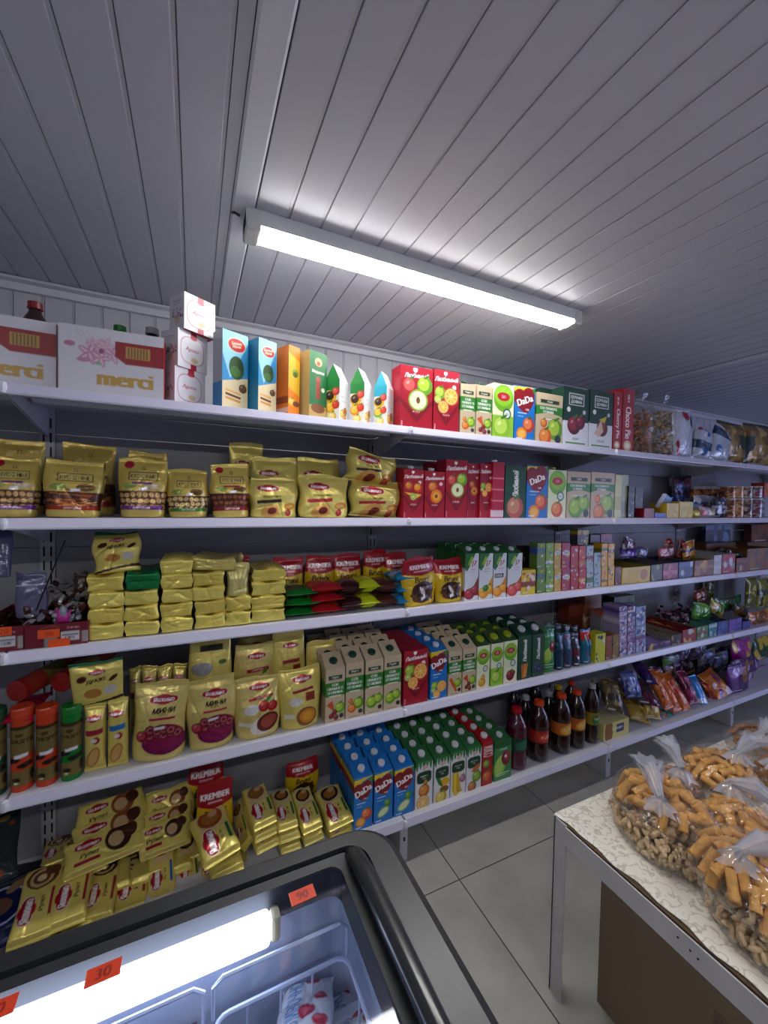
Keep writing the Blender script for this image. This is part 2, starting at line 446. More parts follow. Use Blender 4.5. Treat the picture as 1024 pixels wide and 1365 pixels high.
# glazed entrance to the right, daylight behind it
dr = struct(MB().box((XR+.02, -2.3, 0), (XR+.06, -2.24, 2.05)).box((XR+.02, -.56, 0), (XR+.06, -.5, 2.05)).box((XR+.02, -1.43, 0), (XR+.06, -1.37, 2.05)).box((XR+.02, -2.3, 1.98), (XR+.06, -.5, 2.05)).box((XR+.02, -2.3, 0), (XR+.06, -.5, .08)).build('door_1', mat('door_pvc', '#d8d8de', .4)))
MB().box((XR+.035, -2.24, .08), (XR+.04, -.56, 1.98)).build('pane', mat('daylight_glass', '#c0ccff', .3, emit=DOOR), dr)
# floor
tilem = mat('floor_tile', '#a5a39c', .42, noise=.17, nscale=4.5, bump=.03, bscale=25)
floor = struct(MB().box((XL, YF, -.05), (XR, YW+.009, -.003)).build('floor', mat('grout', '#3c3c3c', .8)))
T = .62; tm_ = bpy.data.meshes.new('floor_tile'); g = .0022
b = MB().box((g, g, -.004), (T-g, T-g, 0)); tm_.from_pydata(b.V, [], b.F); tm_.materials.append(tilem)
b2 = tm_.copy()
x = .945-T*6
while x < XR:
    y = 1.246-T*7
    while y < YW+.1:
        o = mo('floor_tile', tm_, floor, (x, y, 0))
        y += T
    x += T
for o in list(floor.children):
    if o.location.x > XR-T*.3 or o.location.y > YW-.02: bpy.data.objects.remove(o)
struct(MB().box((XL, YW-.012, 0), (XR, YW-.001, .07)).build('baseboard_back', mat('baseboard', '#55565c', .6)))

# ================================================================== LAMPS
def batten(x0, x1, y, label):
    t = empty('ceiling_lamp', ((x0+x1)/2, y, ZC)); L = (x1-x0)/2
    tag(t, label, 'lamp')
    hw = .043
    MB().box((-L, -hw-.002, -.045), (L, hw+.002, -.0)).build('housing', mat('lamp_housing', '#d5d5d5', .4), t)
    for s in (-1, 1):
        x = s*L; a, c = (x-s*.045, x)
        bevel(MB().box((min(a, c), -hw-.004, -.062), (max(a, c), hw+.004, 0)).build('end_cap', mat('lamp_cap', '#c9c9c4', .4), t), .006)
    pts = [(-hw+.002, -.042), (-hw+.002, -.050), (-hw*.8, -.058), (0, -.062), (hw*.8, -.058), (hw-.002, -.050), (hw-.002, -.042)]
    MB().prism(pts, -L+.045, L-.012, 0).build('diffuser', mat('lamp_diffuser', '#fbfaf8', .4, emit=LAMP), t)
    return t
l1 = batten(.135, 1.575, 1.335, 'long white batten lamp glowing on the ceiling above the shelves')
MB().tube([(-.735, -.02, -.02), (-.75, -.02, -.015), (-.755, .0, -.004)], .004).build('cable', mat('black_cable', '#222222', .5), l1)
batten(.2, 1.64, -.95, 'second glowing batten lamp on the ceiling behind the camera')
batten(-1.9, -.5, -.95, 'third glowing batten lamp on the ceiling behind the camera, far left')

# ================================================================== SHELVING
SX = [-1.716, -.466, .784, 2.034, 3.284, 4.534]
YP = 1.79
SURF = {1: 1.768, 2: 1.401, 3: 1.031, 4: .622, 5: .175}
FR = {1: 1.432, 2: 1.432, 3: 1.43, 4: 1.43, 5: 1.405}
metal = mat('shelf_enamel', '#c3c3cd', .35, noise=.02, nscale=4)
panelm = mat('back_panel_enamel', '#85858d', .45, noise=.03, nscale=5)
railm = mat('rail_plastic', '#cfcde2', .3)
dark = mat('slot_black', '#0a0a0b', .8)
names = ['left', 'near', 'middle', 'right', 'far']
labs = ['white metal shelving bay at the left edge of the photo, mostly cut off',
        'white metal shelving bay holding the gold biscuit packs, above the freezer',
        'white metal shelving bay holding the juice cartons and cola bottles',
        'white metal shelving bay holding the candy boxes, right of the bottles',
        'farthest white metal shelving bay at the right edge of the photo']
for i in range(5):
    x0, x1 = SX[i], SX[i+1]; L = x1-x0
    t = tag(empty('shelving_bay', (x0, 0, 0)), labs[i], 'shelf', None)
    for lv in range(1, 6):
        z = SURF[lv]; f = FR[lv]
        b = MB().box((.004, f, z-.003), (L-.004, YP-.001, z)).box((.004, f, z-.03), (L-.004, f+.002, z-.003)).box((.004, f+.002, z-.03), (L-.004, f+.018, z-.028))
        b.prism([(f+.13, z-.003), (f+.145, z-.02), (f+.195, z-.02), (f+.21, z-.003)], .02, L-.02, 0)
        s = b.build('shelf', metal, t)
        bb = MB().prism([(f, z+.0005), (f-.004, z+.001), (f-.011, z-.026), (f-.010, z-.031), (f, z-.0315)], .006, L-.006, 0)
        bb.build('price_rail', railm, s)
        # brackets at both ends of the shelf (one per joint, left end; the last bay closes the run)
        dz = .1 if lv < 5 else .05
        for xx in ([0] if i < 4 else [0, L]):
            MB().prism([(f+.01, z-.028), (YP-.002, z-dz), (YP-.002, z-.004), (f+.01, z-.004)], xx-.0045, xx-.0015, 0).prism([(f+.01, z-.028), (YP-.002, z-dz), (YP-.002, z-.004), (f+.01, z-.004)], xx+.0015, xx+.0045, 0).build('bracket', metal, t)
        c = MB().lathe([(.001, -.017), (.008, -.014), (.010, 0), (.008, .014), (.001, .017)], 10, (0, f-.008, z-.015))
        c.build('rail_clip', mat('clip_white', '#dcdce8', .3), t)
    # back panels, one above the other
    for z0, z1 in ((.15, .48), (.483, .88), (.883, 1.28), (1.283, 1.68), (1.683, 1.775)):
        MB().box((.022, YP+.002, z0), (L-.022, YP+.012, z1)).build('back_panel', panelm, t)
    for xx in ([0] if i < 4 else [0, L]):
        u_ = MB().box((xx-.021, YP-.004, 0), (xx+.021, YP+.03, 1.79)).build('upright', mat('upright_enamel', '#a4a4ac', .4), t)
        sl = MB(); z = .2
        while z < 1.75:
            for s in (-1, 1): sl.box((xx+s*.010-.0025, YP-.0055, z), (xx+s*.010+.0025, YP-.0035, z+.034))
            z += .05
        so = sl.build('slots', dark, u_); so['kind'] = 'stuff'
        fo = MB()
        fo.prism([(1.405, 0), (1.405, .143), (YP, .143), (YP, .02), (1.43, 0)], xx-.019, xx+.017, 0)
        fo = bevel(fo.build('foot', mat('foot_enamel', '#b2b2bc', .35), t), .003)
        MB().box((xx-.004, 1.4035, .085), (xx+.004, 1.4045, .102)).build('slot', dark, fo)
    MB().box((.02, YP+.002, .02), (L-.02, YP+.01, .148)).build('base_panel', mat('base_dark', '#3a3a40', .6), t)

# ================================================================== FREEZER
ZR = .874
fz = tag(empty('chest_freezer', (-.5, .33, 0)), 'dark grey chest freezer with a sliding glass lid and orange price tags', 'freezer')
def L2(p): return (p[0]+.5, p[1]-.33, p[2])
def rrect(x0, y0, x1, y1, r, n=8):
    P = []
    for cx, cy, a in ((x1-r, y0+r, -pi/2), (x1-r, y1-r, 0), (x0+r, y1-r, pi/2), (x0+r, y0+r, pi)):
        for k in range(n+1):
            q = a+pi/2*k/n; P.append((cx+r*math.cos(q), cy+r*math.sin(q)))
    return P
def ringmesh(outer, inner, zo, zi, z0):
    # frame between two outlines of equal count, rounded over
    n = len(outer); V = []; F = []
    mid = [((a[0]*.75+b_[0]*.25), (a[1]*.75+b_[1]*.25)) for a, b_ in zip(outer, inner)]
    rings = [[(p[0], p[1], z0) for p in outer], [(p[0], p[1], zo-.012) for p in outer]]
    rings.append([(a[0]*.93+b_[0]*.07, a[1]*.93+b_[1]*.07, zo-.003) for a, b_ in zip(outer, inner)])
    rings += [[(p[0], p[1], zo) for p in mid], [(p[0], p[1], zi) for p in inner], [(p[0], p[1], zi-.05) for p in inner]]
    for r_ in rings: V += r_
    for k in range(len(rings)-1):
        for i in range(n): j = (i+1) % n; F.append((k*n+i, k*n+j, (k+1)*n+j, (k+1)*n+i))
    return V, F
frame_m = mat('freezer_frame', '#2a2c30', .33, noise=.12, nscale=9, bump=.02, bscale=200)
OX0, OX1, OY0, OY1 = -1.35, .325, -.02, .668
V, F = ringmesh(rrect(OX0, OY0, OX1, OY1, .07), rrect(OX0+.055, OY0+.05, OX1-.055, OY1-.03, .035), ZR, ZR-.001, ZR-.075)
mobj('rim', [L2(v) for v in V], F, frame_m, fz, smooth=False)
V, F = ringmesh(rrect(OX0+.058, OY0+.053, OX1-.058, OY1-.033, .033), rrect(OX0+.11, OY0+.1, OX1-.104, OY1-.052, .02), ZR-.004, ZR-.006, ZR-.05)
lid = mobj('lid_frame', [L2(v) for v in V], F, mat('lid_frame', '#26282e', .5), fz)
# raised rails along both ends of the lid
for sx, xc in ((1, .245),):
    P = [(xc-.003, .625, ZR-.004), (xc, .60, ZR+.01), (xc+.002, .55, ZR+.014), (xc+.002, .3, ZR+.014), (xc+.002, .02, ZR+.012)]
    b = MB(); b.tube([L2(p) for p in P], [.008, .014, .015, .015, .015], 12)
    b.build('lid_handle', mat('handle_grey', '#303235', .22), lid, smooth=True)
gl = bpy.data.materials.new('lid_glass'); gl.use_nodes = True; nt = gl.node_tree; nt.nodes.clear()
out = nt.nodes.new('ShaderNodeOutputMaterial'); mx = nt.nodes.new('ShaderNodeMixShader'); tr = nt.nodes.new('ShaderNodeBsdfTransparent'); gs = nt.nodes.new('ShaderNodeBsdfGlossy'); fl_ = nt.nodes.new('ShaderNodeLayerWeight'); pw_ = nt.nodes.new('ShaderNodeMath'); pw_.operation = 'POWER'; fr = nt.nodes.new('ShaderNodeMath'); fr.operation = 'MULTIPLY_ADD'
tr.inputs[0].default_value = (.86, .9, .95, 1); gs.inputs['Roughness'].default_value = .04; fl_.inputs[0].default_value = .5; pw_.inputs[1].default_value = 4; nt.links.new(fl_.outputs['Facing'], pw_.inputs[0]); nt.links.new(pw_.outputs[0], fr.inputs[0]); fr.inputs[1].default_value = .5; fr.inputs[2].default_value = .02
nt.links.new(fr.outputs[0], mx.inputs[0]); nt.links.new(tr.outputs[0], mx.inputs[1]); nt.links.new(gs.outputs[0], mx.inputs[2]); nt.links.new(mx.outputs[0], out.inputs[0])
o = MB().box(L2((OX0+.1, OY0+.09, ZR-.0112)), L2((OX1-.1, OY1-.05, ZR-.010))).build('glass', gl, lid)
bodym = mat('freezer_body', '#8b8f94', .4)
bd = MB(); V, F = [], []
outer = rrect(OX0+.01, OY0+.01, OX1-.01, OY1-.01, .06); inner = rrect(OX0+.09, OY0+.08, OX1-.088, OY1-.045, .03); n = len(outer)
V = [(p[0], p[1], .03) for p in outer]+[(p[0], p[1], ZR-.07) for p in outer]+[(p[0], p[1], ZR-.05) for p in inner]+[(p[0], p[1], .25) for p in inner]
F = []
for k in range(3):
    for i in range(n): j = (i+1) % n; F.append((k*n+i, k*n+j, (k+1)*n+j, (k+1)*n+i))
F += [tuple(range(n))[::-1], tuple(range(3*n, 4*n))]
mobj('body', [L2(v) for v in V], F, mat('freezer_liner', '#a4adc6', .3), fz)
for fx, fy in ((OX0+.12, .06), (OX1-.12, .06), (OX0+.12, .58), (OX1-.12, .58)):
    MB().lathe([(.022, 0), (.025, .01), (.025, .035)], 12, L2((fx, fy, 0))).build('foot', mat('rubber', '#1c1c1c', .7), fz)
# tube light on the inner back wall
bevel(MB().box(L2((OX0+.15, .586, .806)), L2((.107, .612, .850))).build('tube_light', mat('freezer_light', '#e6ecff', .4, emit=FREEZER_LED), fz), .008, 3)
bevel(MB().box(L2((.107, .588, .808)), L2((.122, .612, .848))).build('light_cap', mat('light_cap', '#c9bd98', .4), fz), .006)
# wire baskets
wirem = mat('basket_wire', '#c5cbe6', .3)
def wire_basket(x0, x1, label, grp=None):
    t = tag(empty('wire_basket', ((x0+x1)/2, .33, .3)), label, 'basket', grp)
    def l(p): return (p[0]-(x0+x1)/2, p[1]-.33, p[2]-.3)
    y0, y1 = .12, .575; zt, zm = .81, .755
    P = rrect(x0, y0, x1, y1, .02, 4)
    MB().tube([l((p[0], p[1], zm)) for p in P], .0032, 6, True).build('rim_wire', wirem, t)
    MB().tube([l((p[0], p[1], .42)) for p in P], .0032, 6, True).build('rim_wire', wirem, t)
    MB().tube([l(q) for q in ((x0, y1, zm), (x0, y1, zt-.01), (x0+.012, y1, zt), (x1-.012, y1, zt), (x1, y1, zt-.01), (x1, y1, zm))], .0028, 6).build('raised_wire', wirem, t)
    g = MB(); k = x0+.045
    while k < x1-.01: g.tube([l((k, y1, zm)), l((k, y1, .42)), l((k, y0, .42)), l((k, y0, zm))], .0018, 5); k += .047
    k = y0+.05
    while k < y1-.01: g.tube([l((x0, k, zm)), l((x0, k, .42)), l((x1, k, .42)), l((x1, k, zm))], .0018, 5); k += .05
    s = g.build('wire_grid', wirem, t); s['kind'] = 'stuff'
    return t
wire_basket(.028, .222, 'white wire basket in the freezer holding the white ice cream packs')
wire_basket(-.272, .016, 'white wire basket in the freezer left of the ice cream packs')
wire_basket(-.572, -.284, 'white wire basket in the freezer cut off by the photo corner')

# ================================================================== TABLE
TX, TY, TZ = .985, .845, .54
TX1, TY1 = 2.75, -.55
tb = tag(empty('display_table', ((TX+TX1)/2, (TY+TY1)/2, 0)), 'low white metal table under a patterned cloth, carrying bags of snacks', 'table')
def l3(p): return (p[0]-(TX+TX1)/2, p[1]-(TY+TY1)/2, p[2])
frm = mat('table_enamel', '#c2c0c2', .4, noise=.06, nscale=12)
for x, y in ((TX, TY), (TX, TY1), (TX1, TY), (TX1, TY1)):
    sx = 1 if x == TX else -1; sy = -1 if y == TY else 1
    b = MB()
    xa, xb = sorted((x, x+sx*.004)); ya, yb = sorted((y, y+sy*.042))
    b.box(l3((xa, ya, 0)), l3((xb, yb, TZ-.006)))
    xa, xb = sorted((x, x+sx*.042)); ya, yb = sorted((y, y+sy*.004))
    b.box(l3((xa, ya, 0)), l3((xb, yb, TZ-.006)))
    b.build('leg', frm, tb)
for nm, a, c in (('side_rail', (TX-.004, TY1, TZ-.062), (TX, TY-.042, TZ-.008)), ('side_rail', (TX1, TY1, TZ-.062), (TX1+.004, TY, TZ-.008)),
                 ('side_rail', (TX, TY, TZ-.062), (TX1, TY+.004, TZ-.008)), ('side_rail', (TX, TY1-.004, TZ-.062), (TX1, TY1, TZ-.008))):
    o = MB().box(l3(a), l3(c)).build(nm, frm, tb)
    if a[0] < TX and nm == 'side_rail':
        for yy, zz in ((.50, .512), (.475, .508), (.46, .505)):
            MB().lathe([(.0022, 0), (.0022, .001)], 8, M=Matrix.Rotation(-pi/2, 3, 'Y'), c=l3((TX-.0045, yy, zz))).build('rivet_hole', dark, o)
MB().box(l3((TX+.004, TY1+.004, TZ-.022)), l3((TX1-.004, TY-.004, TZ-.006))).build('tabletop_board', mat('chipboard', '#57452f', .8, noise=.3, nscale=60), tb)
# tablecloth: thin sheet with an uneven edge, pattern is print
pc = bpy.data.materials.new('patterned_cloth'); pc.use_nodes = True; nt = pc.node_tree; bb = nt.nodes['Principled BSDF']; bb.inputs['Roughness'].default_value = .45
tc = nt.nodes.new('ShaderNodeTexCoord'); n1 = nt.nodes.new('ShaderNodeTexNoise'); n1.inputs['Scale'].default_value = 24; n1.inputs['Detail'].default_value = 2
nt.links.new(tc.outputs['Object'], n1.inputs[0])
mr = nt.nodes.new('ShaderNodeMath'); mr.operation = 'MULTIPLY'; mr.inputs[1].default_value = 6; nt.links.new(n1.outputs[0], mr.inputs[0])
fr_ = nt.nodes.new('ShaderNodeMath'); fr_.operation = 'FRACT'; nt.links.new(mr.outputs[0], fr_.inputs[0])
rp = nt.nodes.new('ShaderNodeValToRGB'); e = rp.color_ramp.elements; e[0].position = 0; e[0].color = lin('#bfb9ae')+[1]; e[1].position = .22; e[1].color = lin('#e4e0d6')+[1]
q = e.new(.8); q.color = lin('#e4e0d6')+[1]; q = e.new(.97); q.color = lin('#bdb6a8')+[1]
nt.links.new(fr_.outputs[0], rp.inputs[0]); nt.links.new(rp.outputs[0], bb.inputs['Base Color'])
nb = 90; V = []; F = []
for i in range(nb+1):
    y = TY+.003+(TY1-TY)*i/nb
    ex = TX+.011+.004*math.sin(i*.9)+.003*math.sin(i*.37+1)+.012*max(0, 1-i/6)*0
    if i < 4: ex = TX+.001+i*.003
    for xx, dz in ((ex, .0), (ex+.01, .002), (TX+.3, .002), (TX1, .002)): V.append(((xx, y, TZ-.004+dz)))
for i in range(nb):
    for j in range(3): F.append((i*4+j, i*4+j+1, i*4+5+j, i*4+4+j))
cl = mobj('tablecloth', V, F, pc); so = cl.modifiers.new('s', 'SOLIDIFY'); so.thickness = .002; so.offset = -1
tag(cl, 'cream tablecloth with a faint paisley print lying on the low table', 'tablecloth')

# ================================================================== PRINTS
GOLD = '#c8b056'; YEL = '#dfcd6c'
def logo(a, u, v, r, t='Яшкино', k=.34, bg='#a8182e', rot=0):
    """scalloped red badge with a white word"""
    hk = k*a.w/a.h
    if rot:
        a.ell(u, v, r, r*k*.8, '#f3e7c8', rot, 3); a.ell(u, v, r*.95, r*k*.72, bg, rot, 3); a.ell(u, v, r*.5, r*k*.95, bg, rot, 2.4)
        a.text(t, u, v, r*k*.9*a.w/a.h, '#ffffff', rot, maxw=r*1.6*a.w/(a.h if abs(math.sin(rot)) > .7 else a.w), bold=3)
    else:
        a.ell(u, v, r*1.03, r*k*.86, '#f1e2b4', 0, 3); a.ell(u, v, r*.98, r*k*.76, bg, 0, 3); a.ell(u, v, r*.55, r*k*1.05, bg, 0, 2.4)
        a.text(t, u, v, r*k*.85*a.w/a.h, '#ffffff', 0, maxw=r*1.55, bold=1)
def sticker(a, u, v, w=.2, h=.05, rot=.08):
    a.rect(u-w/2, v-h/2, u+w/2, v+h/2, '#e8e8f0', rot)
APPLE = ('#5f9a25', '#a8c93c'); PEAR = ('#b7b02f', '#d9cf5a'); CHERRY = ('#5a0a18', '#8d1c2c'); ORNG = ('#d9701a', '#f0a030'); PEACH = ('#c9521f', '#e98a3c'); RED = ('#a01820', '#d2434a')
def fr_scene(a, kind, u=.5, v=.2, r=.3):
    k = a.w/a.h
    if kind == 'cherry':
        a.poly([(u-.45, v+.3*k), (u-.15, v+.5*k), (u, v-.1*k)], '#c9551f'); a.fruit(u+.25, v+.1*k, r*.9, *APPLE)
        for dx, dy in ((-.2, -.22), (.05, -.3), (-.02, -.08)): a.fruit(u+dx, v+dy*k*1.2, r*.45, *CHERRY)
    elif kind == 'pear':
        a.fruit(u+.22, v+.1*k, r, *APPLE); a.fruit(u-.15, v-.12*k, r*.8, '#c9571d', '#e48a34'); a.fruit(u-.22, v+.25*k, r*.42, '#c9571d', '#e48a34')
    elif kind == 'carrot':
        a.fruit(u+.22, v+.12*k, r*.9, *APPLE); a.poly([(u-.45, v+.4*k), (u-.25, v+.5*k), (u+.2, v-.35*k), (u+.05, v-.42*k)], '#d4581c')
    elif kind == 'apple':
        a.fruit(u-.12, v, r*1.05, *APPLE); a.fruit(u+.24, v+.12*k, r*.85, *APPLE)
    elif kind == 'applecut':
        a.fruit(u-.2, v+.25*k, r*.75, '#a8202a', '#d95a55'); a.fruit(u+.25, v+.3*k, r*.8, *APPLE); a.ell(u+.05, v-.1*k, r, r*.95, '#7fae30'); a.ell(u+.05, v-.1*k, r*.85, r*.8, '#e9ecc0'); a.ell(u+.05, v-.1*k, r*.2, r*.3, '#6b4a20')
    elif kind == 'orange':
        a.fruit(u-.25, v+.2*k, r*.7, '#6d9a22', '#a9cc45'); a.cut(u+.18, v+.12*k, r*.95, '#e07a12', '#f4a328'); a.cut(u-.12, v-.25*k, r*.7, '#e07a12', '#f4a328'); a.cut(u-.34, v-.02*k, r*.45, '#5f8a1c', '#a4c63c', '#e8f0c0')
    elif kind == 'apricot':
        a.fruit(u-.1, v+.3*k, r*.75, *PEACH); a.ell(u+.08, v-.12*k, r*.95, r, '#e8801c'); a.ell(u+.08, v-.12*k, r*.6, r*.65, '#f4ad3c'); a.ell(u+.08, v-.12*k, r*.25, r*.28, '#7a3d14')
    elif kind == 'tropic':
        a.fruit(u-.25, v+.3*k, r*.6, '#c9571d', '#e48a34'); a.fruit(u+.2, v+.22*k, r*.7, '#d8421a', '#f0a020'); a.poly([(u-.45, v), (u+.1, v-.3*k), (u+.4, v-.1*k), (u+.1, v-.05*k)], '#f0c832'); a.cut(u-.02, v-.2*k, r*.55, '#5f8a1c', '#a4c63c', '#e8f0c0')
    elif kind == 'peach':
        a.fruit(u+.18, v+.2*k, r*.95, '#c23a1c', '#e8804a'); a.ell(u-.15, v-.15*k, r*.85, r*.8, '#e58a28'); a.ell(u-.15, v-.15*k, r*.6, r*.5, '#f2b84e')
    elif kind == 'guava':
        a.fruit(u+.2, v+.4*k, r*.6, '#3f7a25', '#6aa238'); a.ell(u-.02, v, r*1.15, r*.7, '#7fb04a', .5); a.ell(u-.02, v, r*.95, r*.5, '#d5e0b4', .5)
    elif kind == 'banana':
        for d in (0, .14, .28): a.poly([(u-.38+d, v+.75*k), (u-.28+d, v+.8*k), (u-.1+d, v-.1*k), (u+.2+d*.6, v-.55*k), (u-.05+d*.4, v-.72*k), (u-.4+d, v-.2*k)], ['#d9b422', '#e9c93a', '#c79f1c'][int(d*7.2) % 3])
        a.fruit(u+.3, v+.35*k, r*.6, '#8b4a68', '#b87c90'); a.ell(u+.2, v-.5*k, r*.6, r*.35, '#ece8d4')
    elif kind == 'citrus':
        a.fruit(u, v+.35*k, r*.9, '#b5611b', '#d98c35'); a.fruit(u+.1, v+.75*k, r*.35, '#8a5a1c', '#c0882c'); a.cut(u-.05, v-.25*k, r*1.05, '#b8741e', '#dba85c')
    elif kind == 'pine':
        a.ell(u+.2, v+.5*k, r*.8, r*.6, '#e3b021'); a.poly([(u-.45, v+.9*k), (u-.1, v+.7*k), (u+.1, v+.2*k), (u-.2, v+.4*k)], '#2d7a2a'); a.ell(u+.15, v+.1*k, r*.8, r*.5, '#8a4f22'); a.fruit(u-.05, v-.3*k, r, '#b9a02a', '#dac65a')
    elif kind == 'mango':
        a.fruit(u+.2, v+.2*k, r*.85, '#5a8a28', '#8aae3c'); a.ell(u+.15, v+.65*k, r*.9, r*.4, '#c66a2c', .5); a.fruit(u-.1, v-.3*k, r*.8, '#8a4a1c', '#bf7a3c')
def organic(w, h, kind='cherry', wide=False):
    a = Art(w, h, '#c5b294'); k = w/h
    a.rect(.14, .80, .86, .875, '#173a22'); a.text('Organic', .5, .838, .045, '#eef0e0', maxw=.6)
    a.rect(0, .42, 1, .75, '#2f7d28'); a.ell(.5, .40, .75, .28, '#c5b294')
    ts = ('СОК ПРЯМОГО', 'ОТЖИМА') if wide else ('СОК', 'ПРЯМОГО', 'ОТЖИМА')
    for i, t in enumerate(ts): a.text(t, .5 if not wide else .45, .70-i*.07, .048, '#f2f6f0', maxw=.8, bold=2)
    a.rect(.22, .475, .78, .495, '#dfe8d8')
    fr_scene(a, kind, .5, .22, .3); a.ell(.84, .1, .12, .12, '#26302a'); a.rect(.2, .02, .8, .028, '#6d6048'); return a
def dada(w, h, kind='peach'):
    a = Art(w, h, '#1673c4'); k = w/h
    a.poly([(0, .82), (.5, .93), (1, 1), (0, .98)], '#e0c52c'); a.poly([(0, .84), (.5, .9), (1, .99), (1, .9), (0, .8)], '#3f8a2e')
    a.heart(.5, .72, .44, '#84121e', .2); a.text('DaDa', .5, .745, .12, '#ffffff', .35, maxw=.9, bold=2)
    a.text('сок', .62, .58, .03, '#fff'); a.rect(.15, .5, .6, .515, '#d8ecff'); a.rect(.15, .44, .45, .452, '#9cc8f0')
    fr_scene(a, kind, .52, .2, .3); a.rect(.1, .03, .4, .05, '#bfe0ff'); return a
def lyub(w, h, kind='orange'):
    a = Art(w, h, '#a3122a')
    a.poly([(0, .42), (.5, .1), (1, .42), (1, .5), (.5, .22), (0, .5)], '#7d0d1f')
    a.text('Любимый', .5, .86, .075, '#ffffff', .05, maxw=.92, bold=1, slant=.25); a.heart(.45, .94, .06, '#ffffff'); a.ell(.8, .74, .08, .08, '#efd9d9')
    fr_scene(a, kind, .5, .53, .3); a.text('ЯБЛОКО', .5, .28, .025, '#f3d6d6', maxw=.4); a.rect(.05, .02, .08, .12, '#d9a0a8'); return a
def lyubgreen(w, h, kind='mango'):
    a = Art(w, h, '#14452a'); a.text('Любимый', .5, .66, .13*w/h*2.2, '#f2f4ee', pi/2, maxw=.5, bold=2, slant=.2)
    a.ell(.5, .3, .45, .06, '#1e5a36')
    if kind == 'carrot':
        for dx in (-.15, .05, .22): a.poly([(.4+dx, .34), (.52+dx, .36), (.5+dx*.6, .05), (.38+dx*.4, .03)], ['#c9641c', '#e0882c', '#b8501a'][int((dx+.15)*5) % 3])
    elif kind == 'plum': a.fruit(.35, .2, .22, '#1d2240', '#3b4166'); a.fruit(.65, .15, .22, '#1d2240', '#343a60'); a.fruit(.55, .27, .18, '#141a30', '#2c3354')
    else: a.fruit(.5, .2, .4, '#b3584a', '#c98a6a')
    return a
def sady(w, h, kind='apple'):
    a = Art(w, h, '#dfe6c0'); k = w/h
    a.ell(.5, .74, .48, .5, '#6da821'); a.ell(.5, .78, .42, .36, '#86bf2d'); a.ell(.5, .77, .3, .16, '#b0182c'); a.text('Сады', .5, .785, .03, '#ffdfe2', maxw=.4); a.text('Придонья', .5, .755, .022, '#ffdfe2', maxw=.46)
    if kind != 'apple': a.rect(0, 0, 1, .1, '#e8e2c4')
    else: a.rect(0, 0, 1, .42, '#8fc43a')
    a.ell(.68, .46, .2, .2, '#2b5f4a'); a.ell(.68, .46, .14, .14, '#d5dde0'); a.text('100%', .68, .46, .022, '#2b5f4a', maxw=.24)
    if kind == 'apple': a.fruit(.45, .2, .42, '#86b82c', '#b6d85a')
    elif kind == 'cherry': a.fruit(.5, .17, .3, *CHERRY); a.fruit(.7, .22, .16, *CHERRY)
    elif kind == 'pear': a.fruit(.42, .15, .28, '#c98a1c', '#e2b13c'); a.fruit(.5, .26, .16, '#c98a1c', '#e2b13c')
    else: a.fruit(.5, .18, .32, *PEACH)
    return a
def jseven(w, h, kind='cherry'):
    a = Art(w, h, '#dde3ea'); a.poly([(0, .68), (0, 1), (.75, 1), (.35, .72), (.12, .62)], '#1f6a2c'); a.poly([(.2, .78), (.45, .95), (.6, .9), (.35, .72)], '#8fb42a')
    a.text('J7', .66, .78, .13, '#b01a22', maxw=.6, bold=2, slant=.1); a.text('ТОНУС', .6, .66, .03, '#c05060', maxw=.5); a.rect(.3, .6, .8, .608, '#9aa0b0')
    c = {'cherry': ('#8d1626', '#b63548'), 'pine': ('#d99a1c', '#efc63a'), 'orange': ('#e08a1c', '#f4ac3a'), 'peach': ('#c93a3a', '#e0655c')}[kind]
    a.poly([(.3, .1), (1, .1), (1, .5), (.8, .38)], c[0]); a.fruit(.35, .14, .38, *c); a.fruit(.75, .22, .3, *c)
    if kind == 'pine': a.fruit(.5, .24, .22, '#1f6a2c', '#2f8a3c'); a.fruit(.3, .1, .26, '#e08a1c', '#f4ac3a')
    if kind == 'orange': a.rect(.1, .45, .8, .55, '#16281e'); a.text('100%', .45, .5, .06, '#dde8f0', maxw=.6)
    return a
def fsad(w, h, kind='citrus'):
    a = Art(w, h, '#d9dadc'); 
    for i in range(6): u = i*.2-.02; a.poly([(u, 1), (u+.2, 1), (u+.12, .80+.05*(i % 2)), (u+.04, .88)], ['#1f6a30', '#2e8a3a'][i % 2])
    a.ell(.55, .88, .16, .1, '#d9a8a8')
    a.ell(.5, .66, .43, .3, '#143c26', 0, 4); a.text('Фруктовый', .5, .685, .035, '#e8f0e8', maxw=.7); a.text('Сад', .5, .635, .04, '#e8f0e8', maxw=.5); a.rect(.3, .53, .7, .538, '#8a9a90')
    fr_scene(a, kind, .5, .22, .36); return a
def redjuice(w, h):
    a = Art(w, h, '#a8141e'); a.text('СОКИ', .6, .78, .3, '#f6e8e8', pi/2, maxw=.24, bold=1); a.fruit(.4, .5, .3, '#6a8a2a', '#96b048'); a.fruit(.5, .2, .45, '#a8381e', '#cf6a30'); return a
def gr5(w, h):
    a = Art(w, h, '#3c8448'); a.rect(0, .85, 1, 1, '#1d5f30'); a.text('СОЧНЫЙ', .5, .8, .055, '#d8e8e4', maxw=.85); a.ell(.35, .38, .32, .5, '#8fbf4a', -.4); a.ell(.32, .4, .24, .38, '#aad062', -.4)
    a.ell(.68, .55, .26, .34, '#7a1f2c'); a.ell(.72, .6, .14, .2, '#a8404a'); a.rect(.1, .16, .9, .18, '#c8e0c0'); a.rect(.1, .11, .7, .125, '#c8e0c0'); a.rect(.6, .56, .72, .62, '#e8e8f0'); return a
